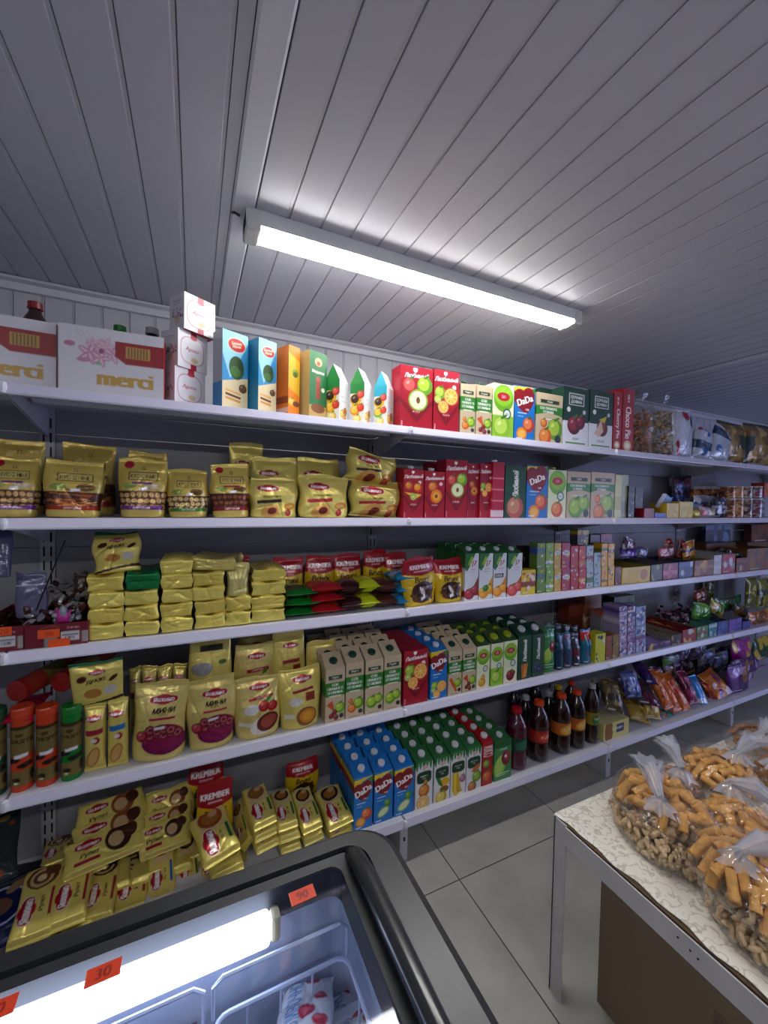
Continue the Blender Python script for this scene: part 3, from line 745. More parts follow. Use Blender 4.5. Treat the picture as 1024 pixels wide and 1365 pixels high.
def dolina(w, h, kind='red'):
    a = Art(w, h, '#dcdfe6'); a.rect(0, .42, 1, 1, '#14382a')
    a.rect(.2, .70, .8, .9, '#e8ece8'); a.rect(.225, .712, .775, .888, '#14382a'); a.text('СОЧНАЯ', .5, .835, .055, '#eef2ee', maxw=.46, bold=2); a.text('ДОЛИНА', .5, .76, .055, '#eef2ee', maxw=.46, bold=2)
    a.ell(.2, .62, .07, .07, '#e8ece8'); a.ell(.82, .6, .06, .06, '#c8d0c8')
    if kind == 'red': a.fruit(.42, .36, .26, '#5a1420', '#8a2a38'); a.fruit(.66, .42, .2, '#5a1420', '#7a2430')
    else: a.fruit(.55, .36, .24, '#5a2a1a', '#7a4a30'); a.poly([(.2, .25), (.5, .5), (.6, .3), (.4, .2)], '#d8b8a8'); a.poly([(.4, .5), (.75, .58), (.65, .45)], '#c9b83a')
    a.text('АНАР' if kind == 'red' else 'ГРАНАТ', .5, .13, .04, '#1c2a22', maxw=.5, bold=1); a.rect(.1, .04, .9, .065, '#4a8a3a'); return a
def yash(w, h, kind='mini', lr=.3, t=None):
    a = Art(w, h, YEL if kind not in ('mini', 'marsh') else '#d6c372'); k = w/h
    if kind == 'mini':
        logo(a, .56, .78, .27); a.text('МИНИ', .58, .65, .065, '#1c1410', maxw=.5, bold=3, slant=.2); a.text('РУЛЕТЫ', .56, .6, .02, '#3a2a1c', maxw=.3); a.rect(.32, .535, .8, .565, '#b31f48')
        a.ell(.62, .24, .42, .24, '#7a1250'); a.ell(.6, .31, .38, .26, '#8a1a4e')
        for i in range(9): u, v = .35+.13*(i % 5), .34+.05*(i//5)+.02*(i % 2); a.ell(u, v, .1, .1, '#6f2030'); a.ell(u, v, .07, .07, '#b85a60'); a.ell(u, v, .035, .035, '#6f2030')
        a.fruit(.2, .33, .12, '#8a1628', '#b84050'); sticker(a, .52, .43, .2, .035)
    elif kind == 'marsh':
        logo(a, .55, .84, .24); a.rect(.3, .645, .85, .69, '#a81c38', .06); a.text('МАРМЕЛАД', .57, .668, .022, '#fbe8e0', .06, maxw=.45)
        a.ell(.36, .5, .17, .11, '#e9e6e2'); a.fruit(.62, .53, .12, '#a81020', '#d03a3c'); a.fruit(.82, .5, .12, '#a81020', '#d03a3c'); a.ell(.74, .64, .08, .04, '#3f8a2a', .7)
        a.ell(.62, .22, .32, .2, '#ece4dc', .3); a.ell(.7, .25, .25, .2, '#6d2a20', .3); a.ell(.72, .26, .18, .13, '#a84a3a', .3); a.rect(.08, .24, .35, .3, '#ece6da', -.2)
    elif kind == 'marsh2':
        logo(a, .55, .82, .24); a.rect(.3, .62, .8, .665, '#8f2030', .06); a.ell(.36, .47, .15, .1, '#e2dfe0'); a.rect(.6, .46, .82, .6, '#8a2c20'); a.ell(.62, .2, .26, .22, '#8a5a2c'); a.ell(.64, .21, .2, .16, '#d98a2a'); a.ell(.64, .21, .12, .1, '#e8a838'); a.rect(.08, .2, .32, .27, '#ece6da')
    elif kind == 'zefir':
        logo(a, .5, .16, .3); a.rect(.25, .82, .8, .88, '#2a2622'); a.ell(.3, .65, .25, .16, '#9a989a'); a.ell(.6, .45, .27, .25, '#d4d4dc'); a.ell(.6, .45, .2, .18, '#e2e2ea'); a.ell(.78, .7, .1, .06, '#4a6a2a'); sticker(a, .2, .38, .3, .06)
    elif kind == 'croiss':
        logo(a, .36, .72, .22); a.text(t or 'Круассаны', .42, .52, .075, '#2a221a', .08, maxw=.55, bold=2); a.rect(.12, .36, .62, .44, '#b8283c' if lr == .3 else '#2a2a30', .08)
        a.ell(.38, .16, .2, .13, '#d9a456', .3); a.ell(.42, .17, .1, .07, '#7a2a20', .3); a.ell(.8, .28, .14, .07, '#c98432', .1); a.ell(.8, .28, .1, .03, '#e3ab58', .1); a.fruit(.76, .12, .07, '#a81a2a', '#cc4a40')
    elif kind == 'draje':
        a.rect(0, .93, 1, 1, '#17603c'); logo(a, .52, .78, .17); a.text('ДРАЖЕ', .5, .6, .1, '#221a18', .1, maxw=.4, bold=3); a.ell(.22, .67, .1, .07, '#5a2418', .3); a.ell(.82, .6, .1, .045, '#4a2a14', .6)
        a.ell(.42, .33, .17, .1, '#b97f36', -.1); a.ell(.75, .35, .13, .1, '#c8c4bc'); a.poly([(0, .0), (1, .1), (1, .17), (0, .05)], '#3a2418')
    elif kind == 'roll':    # long flat swiss roll pack, artwork reads along the pack
        c = lr if isinstance(lr, str) else '#4a2418'
        a.ell(.52, .80, .4, .34, c); a.ell(.5, .79, .3, .26, '#cfae78'); a.ell(.5, .79, .22, .18, c); a.ell(.5, .79, .12, .1, '#d8bf90'); a.ell(.75, .87, .2, .16, c)
        logo(a, .30, .38, .40, rot=pi/2, k=.6); a.text('Рулет', .66, .42, .07, '#2a241c', pi/2, maxw=.3, bold=2, slant=.2); a.rect(.84, .25, .92, .6, '#9a1c30')
    elif kind == 'wafer':
        c = lr if isinstance(lr, str) else '#3a2418'
        a.rect(.15, .55, .85, .92, '#d9c08a'); a.ell(.5, .78, .34, .28, c); a.ell(.5, .78, .24, .18, '#a0682c'); a.ell(.6, .86, .13, .1, '#c8a070')
        logo(a, .32, .34, .38, rot=pi/2, k=.62); a.text(t or 'Вафли', .63, .38, .055, '#2a241c', pi/2, maxw=.26, bold=1); a.rect(.80, .24, .90, .56, {'#3a2418': '#1d4a94', '#8a4a1c': '#1c66b4'}.get(c, '#1c6a3c'))
    elif kind == 'brick': logo(a, .5, .2, .01)
    elif kind == 'stand':   # upright roll biscuits
        logo(a, .45, .82, .4, k=.42); a.rect(.1, .58, .9, .66, '#a8283c' if lr == .3 else '#2c7ab8', .05); a.fruit(.6, .5, .18, '#9a1828', '#c04a50'); a.ell(.5, .5, .14, .1, '#e8e4e8'); a.ell(.45, .24, .3, .75*.8, '#b98238', -.3); a.ell(.45, .24, .2, .5, '#dcae62', -.3)
    return a
def nutpack(w, h, kind='nut', top=GOLD):
    a = Art(w, h, top); a.rect(0, .1, 1, .44, '#4a2a1a')
    a.rect(.22, .62, .82, .76, '#3a2c18'); a.rect(.24, .632, .80, .748, '#d1bc6a'); a.text('КУС Ω НЫЕ', .52, .69, .07, '#2c2012', maxw=.5, bold=1)
    a.text('Ω', .52, .83, .06, '#4a3a1c')
    rs = random.Random(sum(map(ord, kind)))
    if kind == 'stick':
        for i in range(12): v = .14+.3*rs.random(); a.rect(.03+.2*rs.random(), v, .7+.28*rs.random(), v+.022, rs.choice(['#8a3a18', '#b0642c', '#c98a4a']), rs.uniform(-.3, .3))
    else:
        cc = {'nut': ['#c79a5a', '#e0bf84'], 'ring': ['#7a3a24', '#b06a40'], 'pale': ['#cfae6a', '#e6cc90']}[kind]
        for j in range(3):
            for i in range(8): u, v = .06+i*.128+.03*(j % 2), .17+j*.1+rs.uniform(-.01, .01); a.ell(u, v, .065, .05, cc[0], rs.uniform(0, 3)); a.ell(u, v, .04, .03, cc[1]); a.ell(u, v, .016, .012, '#3a2010')
    bc = {'stick': '#9c2c1c', 'nut': '#6a2a7a', 'ring': '#8c1c2c', 'pale': '#3a7a2c'}[kind]
    a.rect(0, 0, 1, .12, '#cfb862'); a.rect(.04, .12, .96, .19, bc); a.text('ОРЕХОВЫЕ', .5, .155, .035, '#f0e0e0', maxw=.7)
    a.ell(.25, .52, .14, .07, '#8a9a4a'); a.ell(.7, .52, .16, .08, '#b8a88a' if kind == 'nut' else '#6a4a24'); sticker(a, .53, .47, .16, .045)
    if kind in ('nut', 'ring'): a.ell(.22, .88, .1, .09, '#a81c2c'); a.rect(.3, .55, .7, .585, bc)
    return a
def krember(w, h, t2='Bruni'):
    a = Art(w, h, '#d8b41c'); a.rect(0, .68, 1, 1, '#a01424'); a.poly([(0, .68), (.5, .62), (1, .68), (1, .7), (0, .7)], '#a01424')
    a.text('KREMBER', .5, .8, .085, '#f8eef0', maxw=.82, bold=3); a.rect(.3, .70, .7, .725, '#d8a8a8'); a.text(t2, .5, .55, .12, '#3a1c10', maxw=.6, bold=2, slant=.15)
    rs = random.Random(4)
    a.ell(.5, .28, .34, .26, '#3a1f14')
    for i in range(16): a.ell(.5+rs.uniform(-.3, .3), .28+rs.uniform(-.14, .14), .1, .05, rs.choice(['#2a140c', '#4a2a1a', '#5f3a24']), rs.uniform(0, 3))
    a.ell(.48, .3, .05, .14, '#d8ccc4', .6); sticker(a, .5, .16, .14, .07, .4); return a
def forsite(w, h, c='#d8441c'):
    a = Art(w, h, '#7a6838'); a.rect(0, .86, 1, 1, c); a.rect(0, 0, 1, .08, c); a.poly([(0, .46), (1, .5), (1, .3), (0, .26)], c); a.ell(.5, .86, .5, .12, '#3a2c14'); a.rect(0, .88, 1, 1, c)
    a.text('FORSITE', .5, .68, .05, '#201808', maxw=.85, bold=2); a.ell(.5, .76, .12, .1, '#4a3c1c')
    a.ell(.3, .42, .24, .13, '#231610', .3); a.ell(.68, .35, .26, .14, '#231610', .2); sticker(a, .55, .48, .4, .045, .15); a.ell(.4, .16, .14, .14, '#2a1f14'); a.ell(.4, .12, .07, .05, '#e8dcb0'); a.ell(.9, .2, .1, .3, '#3a2c18'); return a
def merci(w, h, cut=0):
    a = Art(w, h, '#cfcdd6'); k = w/h
    for u, v, r, c in ((.36, .66, .14, '#c79ab0'), (.28, .60, .12, '#b87a98'), (.43, .74, .1, '#caa2b6'), (.5, .62, .1, '#c088a4'), (.38, .55, .1, '#bd86a0'), (.3, .77, .06, '#c79ab0')):
        for i in range(5):
            a.ell(u+.05*math.cos(i*1.26)*r*8, v+.07*math.sin(i*1.26)*r*8, r*.62, r*.26, c, i*1.26); a.ell(u+.05*math.cos(i*1.26)*r*8, v+.07*math.sin(i*1.26)*r*8, r*.5, r*.1, '#dcc0d0', i*1.26)
    a.ell(.39, .66, .025, .03, '#8a4468'); a.ell(.1, .72, .05, .03, '#b06a86'); a.ell(.22, .5, .06, .025, '#b87a98'); a.ell(.36, .47, .03, .02, '#88aa88')
    for i in range(3): a.rect(.18+i*.05, .78, .185+i*.05, .95, '#a8a8b0', .5)
    a.poly([(.52, .84), (1, .84), (1, .5), (.62, .5), (.52, .6)], '#8f1424'); a.rect(.62, .6, .86, .78, '#b9924a')
    for i in range(7): a.rect(.64+i*.03, .61, .655+i*.03, .77, '#6a4420')
    a.text('merci', .62, .26, .22, '#b8923c', maxw=.74, bold=4); return a
def agosto(w, h, side=False):
    a = Art(w, h, '#d3d1d8')
    if side:
        for i in range(26): a.ell(R_.uniform(.15, .9), .35+abs(R_.gauss(0, .1)), .035, .035, R_.choice(['#7a1830', '#a03048', '#5a1424']), 0)
        a.ell(.55, .28, .16, .13, '#cdb89a'); a.rect(.25, .8, .75, .83, '#b090a0'); a.rect(.3, .74, .7, .76, '#b090a0')
    else:
        a.ell(.48, .5, .4, .4, '#b8808e', 0, 3); a.ell(.48, .5, .375, .375, '#d8d5dc', 0, 3); a.text('Agosto', .48, .52, .13, '#b0283c', 0, maxw=.6, bold=1, slant=.2)
        a.rect(.42, .84, .62, 1, '#a81c30'); a.rect(.42, 0, .62, .14, '#a81c30'); a.ell(.52, .86, .12, .06, '#b82c3c'); a.ell(.55, .26, .12, .08, '#c9b38a')
    return a
def cake(w, h, c='#2f88bc', c2='#d8c8a0'):
    a = Art(w, h, c); a.poly([(0, 1), (0, .7), (.3, .4), (1, .9), (1, 1)], '#8cc8dc'); a.poly([(0, .35), (1, .45), (1, 0), (0, 0)], c2)
    a.ell(.55, .84, .36, .26, '#d8c8b0'); a.ell(.55, .84, .33, .23, '#b8201c'); a.text('Белые', .55, .865, .035, '#f8ead0', .15, maxw=.5); a.text('Ночи', .55, .825, .035, '#f8ead0', .15, maxw=.5)
    a.ell(.55, .55, .3, .42, '#2c4a22'); a.ell(.5, .5, .2, .2, '#3f6a2c'); a.ell(.7, .6, .1, .2, '#243c1c')
    for i in range(3): a.rect(.12, .12+i*.05, .72, .15+i*.05, ['#c98a3c', '#5a3018', '#d8a860'][i], -.15)
    a.fruit(.8, .3, .16, '#4a2a18', '#6a4028'); return a
def cake2(w, h):
    a = Art(w, h, '#df7a14'); a.poly([(0, .9), (1, .8), (1, .3), (0, .4)], '#d8a81c'); a.ell(.6, .62, .3, .3, '#8a9a20'); a.ell(.6, .6, .2, .2, '#4a5a18'); a.fruit(.3, .2, .3, '#d89a2c', '#f0c050'); a.ell(.7, .18, .3, .2, '#6a3a18'); return a
def cake3(w, h):
    a = Art(w, h, '#1f6a38'); a.rect(0, 0, 1, .2, '#b8985a'); a.ell(.5, .85, .2, .18, '#d8b87a'); a.ell(.5, .83, .1, .1, '#b83a24'); a.text('Медовик', .5, .7, .05, '#e8f0d8', maxw=.7, bold=2); a.rect(.36, .3, .62, .6, '#8a3a24'); a.ell(.5, .6, .13, .1, '#a0482c'); a.ell(.5, .16, .4, .2, '#7a4a24'); a.ell(.78, .45, .1, .1, '#d8d8c8'); return a
def gable(w, h, c='#1f6a2c', c2='#e0a020'):
    a = Art(w, h, '#d8d8d2'); a.rect(0, .75, 1, 1, c); a.fruit(.4, .6, .4, '#e0a820', '#3a2410'); a.fruit(.75, .72, .26, '#b82c1c', '#d8584a'); a.fruit(.35, .35, .36, c2, '#f0c040'); a.fruit(.75, .4, .26, '#c8281c', '#e04c2c'); a.fruit(.5, .12, .3, '#d8b83a', '#f0dc8a'); return a
def gableside(w, h):
    a = Art(w, h, '#d5d5d8'); a.rect(.2, .6, .5, .62, '#a8a8a8'); a.fruit(.3, .2, .22, '#c9a03a', '#e0c060'); a.fruit(.7, .28, .22, '#8a9a2c', '#b8401c'); a.fruit(.6, .1, .2, '#c8481c', '#e08a3c'); a.rect(.2, .5, .8, .515, '#b0b0b0'); return a
def choco(w, h, t='Choco Pie'):
    a = Art(w, h, '#a3141f'); a.text(t, .52, .46, .5*w/h, '#f4e6e4', -pi/2, maxw=.5, bold=2); a.text('ORION', .5, .85, .2*w/h, '#f4e6e4', -pi/2, maxw=.12); a.ell(.5, .1, .34, .3, '#d9b88a'); a.ell(.5, .1, .2, .16, '#f2e8d8'); return a
def junk(w, h, base, cols, seed=0, t=None, tc='#ffffff', n=7, rot=0):
    """print of small far packets: ground colour, band, round motifs and a word"""
    rs = random.Random(seed*7+1); a = Art(w, h, base); k = w/h
    if rs.random() < .6: v = rs.uniform(.1, .7); a.rect(0, v, 1, v+rs.uniform(.1, .25), rs.choice(cols))
    for i in range(n): a.ell(rs.uniform(.1, .9), rs.uniform(.08, .92), rs.uniform(.06, .2), rs.uniform(.05, .16), rs.choice(cols), rs.uniform(0, 3))
    if t: a.ell(.5, .62, .42, .42*.5*min(1, 1/k), rs.choice(cols) if seed % 2 else base); a.text(t, .5, .62, .2 if k > 1 else .16*k*1.5, tc, rot, maxw=.8, bold=2)
    a.rect(.12, .06, .5, .09, '#d0d0d0'); return a
def plain(w, h, c, stripes=None):
    a = Art(w, h, c)
    if stripes:
        for v0, v1, cc in stripes: a.rect(0, v0, 1, v1, cc)
    return a

# ================================================================== GOODS
ORD = ['first', 'second', 'third', 'fourth', 'fifth', 'sixth', 'seventh', 'eighth']
SHN = {1: 'top shelf', 2: 'second shelf from the top', 3: 'middle shelf', 4: 'fourth shelf down', 5: 'bottom shelf'}
def fit(lv, xl, xr, yt, yb=None, Y=None, lo=1.438, hi=1.74):
    xm = (xl+xr)/2; z = SURF[lv]
    if Y is None: Y = min(hi, max(lo, onZ(xm, yb, z).y))
    ym = (yt+(yb or yt))/2
    a, b_ = onY(xl, ym, Y).x, onY(xr, ym, Y).x
    return (a+b_)/2, Y, b_-a, onY(xm, yt, Y).z-z
def capmesh(r, h, col, tw=0):
    b = MB(); b.lathe([(r*.8, 0), (r, .001), (r, h-.0015), (r*.85, h), (r*.4, h)], 16)
    me = bpy.data.meshes.new('cap'); me.from_pydata(b.V, [], b.F); me.materials.append(plast(col)); me.polygons.foreach_set('use_smooth', [len(p.vertices) == 4 for p in me.polygons]); me.update(); return me
def carton(name, x, Y, z, w, d, h, art, cap=None, slant=.022, top=None, capr=.0135, caph=.012, label=None, group=None, rz=0, cell=None, left=None):
    if cap is None:
        o = mo(name, box_mesh(name, w, d, h, art, top=top, slant=slant, left=left, cell=cell)); o.location = (x, Y, z); o.rotation_euler = (0, 0, rz)
    else:
        o = empty(name, (x, Y, z), rz); mo('carton_body', box_mesh('carton_body', w, d, h, art, top=top, slant=slant, left=left, cell=cell), o)
        a = math.atan2(slant, d)
        mo('cap', capmesh(capr, caph, cap), o, (0, d*.45, h-slant*.55), (a, 0, 0))
    if label: tag(o, label, 'carton', group)
    return o
def behind(o, n, dy, label, group=None, cat='carton', dx=0.0, jit=.003):
    """the same goods standing one behind the other; label takes {} for the row"""
    for k in range(n):
        l = o.location
        c = dup(o, (l.x+dx*(k+1)+R_.uniform(-jit, jit), l.y+dy*(k+1), l.z))
        tag(c, label.format(ORD[k+1]), cat, group)
def soft(name, lv, xl, xr, yt, yb, art_fn, label, d=.06, kind='gusset', m=None, Y=None, seed=1, z=None, cat='bag', group=None, tilt=0, rz=0, wr=1.0, cell=None, roll=0, backcol=None):
    x, Y, w, h = fit(lv, xl, xr, yt, yb, Y)
    if z is not None:
        h = onY((xl+xr)/2, yt, Y).z-z
    zz = z if z is not None else SURF[lv]
    me = pack_mesh(name, w, h, d, art_fn(w, h), kind, m, cell, seed, wr, backcol)
    o = mo(name, me); o.location = (x, Y+d/2, zz+.001); o.rotation_euler = (tilt, roll, rz)
    tag(o, label, cat, group); return o
def lean(name, xb, yb, xt, yt, Yb, w, L, th, art_fn, label, kind='pillow', cat='packet', m=None, seed=1, group=None, cell=None, wr=1.0, side=None, zmin=None):
    """a pack whose lower end is centred on one point and whose upper end lies L away"""
    B = onY(xb, yb, Yb); d = ray(xt, yt); f = CO-B
    a = d.dot(d); b_ = 2*d.dot(f); c = f.dot(f)-L*L; D = b_*b_-4*a*c
    t = (-b_+math.sqrt(max(D, 0)))/(2*a); T = CO+d*t
    e2 = (T-B).normalized(); ex = Vector((1, 0, 0)) if side is None else Vector(side).normalized()
    ex = (ex-e2*ex.dot(e2)).normalized(); ey = e2.cross(ex)
    if ey.z > 0 and side is None: pass
    o = mo(name, pack_mesh(name, w, L, th, art_fn(w, L), kind, m, cell, seed, wr))
    M = Matrix(((ex.x, ey.x, e2.x, B.x), (ex.y, ey.y, e2.y, B.y), (ex.z, ey.z, e2.z, B.z), (0, 0, 0, 1)))
    o.matrix_world = M; tag(o, label, cat, group); return o
def bx(name, lv, xl, xr, yt, yb, d, art_fn, label, cat='box', Y=None, z=None, top=None, group=None, cell=None, rz=0, left=None, hh=None):
    x, Y, w, h = fit(lv, xl, xr, yt, yb, Y)
    if z is not None: h = onY((xl+xr)/2, yt, Y).z-z
    if hh: h = hh
    o = mo(name, box_mesh(name, w, d, h, art_fn(w, h), top=top, cell=cell, left=left)); o.location = (x, Y, (z if z is not None else SURF[lv])+.0005); o.rotation_euler = (0, 0, rz)
    tag(o, label, cat, group); return o

# ---------------- top shelf, left to right
def flatbox(xl, xr, ytl, Yf, label, w, h, rz, x=None):
    a = merci(w, h); o = mo('chocolate_box', box_mesh('chocolate_box', w, .05, h, a, top='#cfcdd6', left='#8f1424', right='#8f1424', cell=.0022))
    o.location = (x, Yf, SURF[1]+.0005); o.rotation_euler = (0, 0, rz); tag(o, label, 'box')
flatbox(0, 0, 0, 1.475, 'flat white chocolate box with pink flowers at the left end of the top shelf', .27, .195, .03, x=-.50)
flatbox(0, 0, 0, 1.455, 'flat white chocolate box with pink flowers beside the three small gift boxes', .268, .195, -.05, x=-.222)
def bottle(name, x, Y, z, h, r, body, cap, label, lab=None, prof=None, lz=(.3, .55), group=None, ridges=False, caph=.018):
    """drink bottle: body, cap, printed label band"""
    o = empty(name, (x, Y, z)); bm_ = mat('drink_'+body.strip('#'), body, .12, coat=.3, spec=.6)
    P = [(.0, .0), (.62, 0), (.92, .02), (1, .05), (1, .28), (.97, .3), (.97, .56), (1, .58), (1, .66), (.93, .73), (.72, .82), (.45, .89), (.36, .93), (.36, .965)]
    if ridges: P = [(0, 0), (.65, 0), (.95, .02), (1, .05), (.94, .09), (1, .13), (.93, .17), (1, .21), (.97, .26), (.97, .56), (1, .6), (.94, .64), (1, .68), (.93, .74), (.7, .82), (.45, .89), (.36, .93), (.36, .965)]
    b = MB().lathe([(max(p[0]*r, .0005), p[1]*h) for p in P], 24); b.build('bottle_body', bm_, o, smooth=True)
    MB().lathe([(r*.44, 0), (r*.46, .001), (r*.46, caph-.002), (r*.38, caph), (r*.1, caph)], 18, (0, 0, h*.95)).build('cap', plast(cap), o)
    MB().lathe([(r*.5, 0), (r*.5, .003)], 18, (0, 0, h*.938)).build('neck_ring', plast(cap), o)
    if lab is not None:
        mo('label', roll_mesh('label', r*.985, (lz[1]-lz[0])*h, lab, m=CARD), o, (0, 0, lz[0]*h))
    tag(o, label, 'bottle', group); return o
cola = lambda c1='#b8301c', c2='#1c1412': junk(.2, .08, c1, ['#d8741c', c2, '#e0a83c'], 3)
def bt(lv, xc, wpx, yt, yb, Y=None):
    x, Yv, w, h = fit(lv, xc-wpx/2, xc+wpx/2, yt, yb, Y); return x, Yv, w, h
Pz = SURF[1]
for xc, yt, Yy, body, cap, lb in ((47, 405, 1.60, '#3a2420', '#8c1420', 'dark bottle with red cap behind the leftmost flowered chocolate box'),
                                  (160, 437, 1.60, '#123a1c', '#14702c', 'bottle with green cap showing above the second flowered chocolate box'),
                                  (203, 440, 1.56, '#1f1a1c', '#8a8a90', 'dark bottle with grey cap just left of the small gift boxes')):
    P = onY(xc, yt, Yy); bottle('drink_bottle', P.x, Yy, Pz, P.z-Pz, .04 if xc != 203 else .042, body, cap, lb, junk(.2, .08, '#c8c4cc', ['#8a4468', '#b8a0a8'], 2))
aw = .112
zt = Pz
for k, (xc, rz) in enumerate(((245, .62), (243, .66), (250, .56))):
    hh = (.125, .122, .118)[k]; o = mo('gift_box', box_mesh('gift_box', aw, aw*.75, hh, agosto(aw, hh), left=agosto(aw*.75, hh, True), top='#d3d1d8', cell=.002))
    xx = onY((233, 237, 245)[k], 500, 1.475).x; o.location = (xx+aw/2*math.cos(rz), 1.475+aw/2*math.sin(rz), zt+.0005); o.rotation_euler = (0, 0, rz); zt += hh
    tag(o, ('lowest', 'middle', 'topmost')[k]+' of three stacked small white gift boxes with red ribbon print', 'box', None)
def standbook(xs, xm, xe, yt, yb, art_fn, sidecol, label, th=None, Yc=1.46):
    """upright flat box turned so that its left side and its front both show"""
    A_ = onY(xm, yb, Yc); wl = abs(onY(xs, yb, Yc).x-A_.x); wf = abs(onY(xe, yb, Yc).x-A_.x)
    h = onY(xm, yt, Yc).z-Pz; rz = .45; w = wf/math.cos(rz)*1.12; d = wl/math.sin(rz)*.9
    side = plain(d, h, sidecol[0], sidecol[1]) if isinstance(sidecol, tuple) else sidecol
    o = mo('cake_box', box_mesh('cake_box', w, d, h, art_fn(w, h), left=side, top='#c8d0d4', cell=.002)); rot = rz
    o.location = (A_.x+w/2*math.cos(rz), Yc+w/2*math.sin(rz), Pz+.0005); o.rotation_euler = (0, 0, rz); tag(o, label, 'box'); return o
standbook(283, 296, 328, 437, 548, cake, ('#9aa4ae', [(0, .35, '#2a7ab0')]), 'light blue wafer cake box with red oval, next to the small gift boxes')
standbook(330, 344, 367, 449, 550, cake, ('#1d88b4', None), 'light blue wafer cake box with a teal side, left of the orange box')
standbook(371, 384, 399, 459, 553, cake2, ('#d8701a', [(.05, .12, '#d8b0a0'), (.18, .28, '#8a3a20')]), 'bright orange cake box standing on the top shelf')
standbook(400, 412, 436, 465, 557, cake3, ('#c0a468', None), 'dark green cake box with tan side, right of the orange box')
for k, (xs, xm, xe, yt, c, c2) in enumerate(((437, 452, 468, 483, '#1f7a34', '#e0a020'), (471, 485, 500, 488, '#1f7a34', '#e08a20'), (503, 515, 531, 493, '#1f9ab0', '#5fa83a'))):
    Yc = 1.465; A_ = onY(xm, 562, Yc); wl = abs(onY(xs, 562, Yc).x-A_.x); wf = abs(onY(xe, 562, Yc).x-A_.x); h = onY(xm, yt, Yc).z-Pz
    rz = .75; w = wf/math.cos(rz)*1.05; d = wl/math.sin(rz)*.95
    b = empty('gift_carton', (A_.x, Yc, Pz), rz)
    hb = h*.72; body = mo('carton_body', box_mesh('carton_body', w, d, hb, gableside(w, hb), left=gable(d, hb, c, c2), cell=.002), b, (w/2, 0, 0))
    g = MB(); g.add([(0, 0, hb), (0, d, hb), (w, 0, hb), (w, d, hb), (w*.05, d/2, h), (w*.95, d/2, h)], [(0, 2, 5, 4), (3, 1, 4, 5), (2, 3, 5)]); g.build('gable_top', mat('gable_white', '#d2d4d6', .4), b)
    g = MB(); g.add([(0, 0, hb), (0, d, hb), (w*.05, d/2, h)], [(1, 0, 2)]); g.build('gable_side', mat('gable_side_%d' % (k > 1), c, .4), b)
    tag(b, ('pointed gift carton with fruit print and green peak, nearest the dark green box', 'middle pointed gift carton with fruit print and green peak', 'pointed gift carton with fruit print and turquoise peak')[k], 'carton')
def row1(xl, xr, yt, yb, fn, label, cap=None, top=None, sl=0, d=.08, Y=1.46, cell=None, name='juice_carton'):
    x, Y, w, h = fit(1, xl, xr, yt, yb, Y); return carton(name, x, Y, Pz, w*.985, d, h, fn(w, h), cap, sl, top, label=label, cell=cell)
row1(533, 577, 489, 573, lambda w, h: lyub(w, h, 'applecut'), 'large red juice carton with cut apple picture on the top shelf', left=None) if False else row1(533, 577, 489, 573, lambda w, h: lyub(w, h, 'applecut'), 'large red juice carton with cut apple picture on the top shelf')
row1(578, 612, 494, 575, lambda w, h: lyub(w, h, 'orange'), 'large red juice carton with orange slices picture on the top shelf')
row1(614, 634, 506, 578, lambda w, h: organic(w, h, 'pear'), 'narrow beige juice carton with dark green cap on the top shelf, left one', '#12402c', sl=.02)
row1(635, 656, 508, 580, lambda w, h: organic(w, h, 'cherry'), 'narrow beige juice carton with dark green cap on the top shelf, right one', '#12402c', sl=.02)
row1(657, 685, 512, 583, lambda w, h: sady(w, h, 'apple'), 'lime green juice carton with red oval on the top shelf')
row1(686, 713, 515, 586, lambda w, h: dada(w, h, 'peach'), 'blue juice carton with heart logo on the top shelf')
row1(715, 750, 525, 592, lambda w, h: organic(w, h, 'pear', True), 'wide beige juice carton on the top shelf')
o = row1(720, 752, 519, 592, lambda w, h: plain(w, h, '#14382a'), 'dark green juice carton half hidden behind the wide beige one', Y=1.56)
row1(751, 785, 517, 595, lambda w, h: dolina(w, h, 'red'), 'large dark green and white juice carton with plum picture', cell=.003)
row1(786, 817, 521, 598, lambda w, h: dolina(w, h, 'g'), 'large dark green and white juice carton with pomegranate picture', cell=.003)
row1(818, 829, 522, 600, lambda w, h: choco(w, h, 'Cherry Pie'), 'upright red pie box standing left of its taller twin', name='pie_box', d=.2, cell=.003)
row1(830, 845, 518, 601, lambda w, h: choco(w, h), 'taller upright red pie box beside the bagged puffed snacks', name='pie_box', d=.2, cell=.003)
for o in C.objects:
    if o.name.startswith('pie_box'): o['category'] = 'box'
# clear bags of puffed snacks
filmm = bpy.data.materials.new('clear_film'); filmm.use_nodes = True; nt = filmm.node_tree; nt.nodes.clear()
out = nt.nodes.new('ShaderNodeOutputMaterial'); m1 = nt.nodes.new('ShaderNodeMixShader'); m2 = nt.nodes.new('ShaderNodeMixShader'); tr = nt.nodes.new('ShaderNodeBsdfTransparent'); gs = nt.nodes.new('ShaderNodeBsdfGlossy'); df = nt.nodes.new('ShaderNodeBsdfDiffuse'); lw = nt.nodes.new('ShaderNodeLayerWeight')
nz_ = nt.nodes.new('ShaderNodeTexNoise'); nz_.inputs['Scale'].default_value = 26; tc = nt.nodes.new('ShaderNodeTexCoord'); nt.links.new(tc.outputs['Object'], nz_.inputs[0]); bp = nt.nodes.new('ShaderNodeBump'); bp.inputs['Strength'].default_value = .7; bp.inputs['Distance'].default_value = .02; nt.links.new(nz_.outputs[0], bp.inputs['Height'])
for n_ in (gs, df, lw): nt.links.new(bp.outputs[0], n_.inputs['Normal'])
gs.inputs['Roughness'].default_value = .1; df.inputs[0].default_value = (.75, .75, .8, 1); lw.inputs['Blend'].default_value = .18
tr.inputs[0].default_value = (.98, .97, .96, 1)
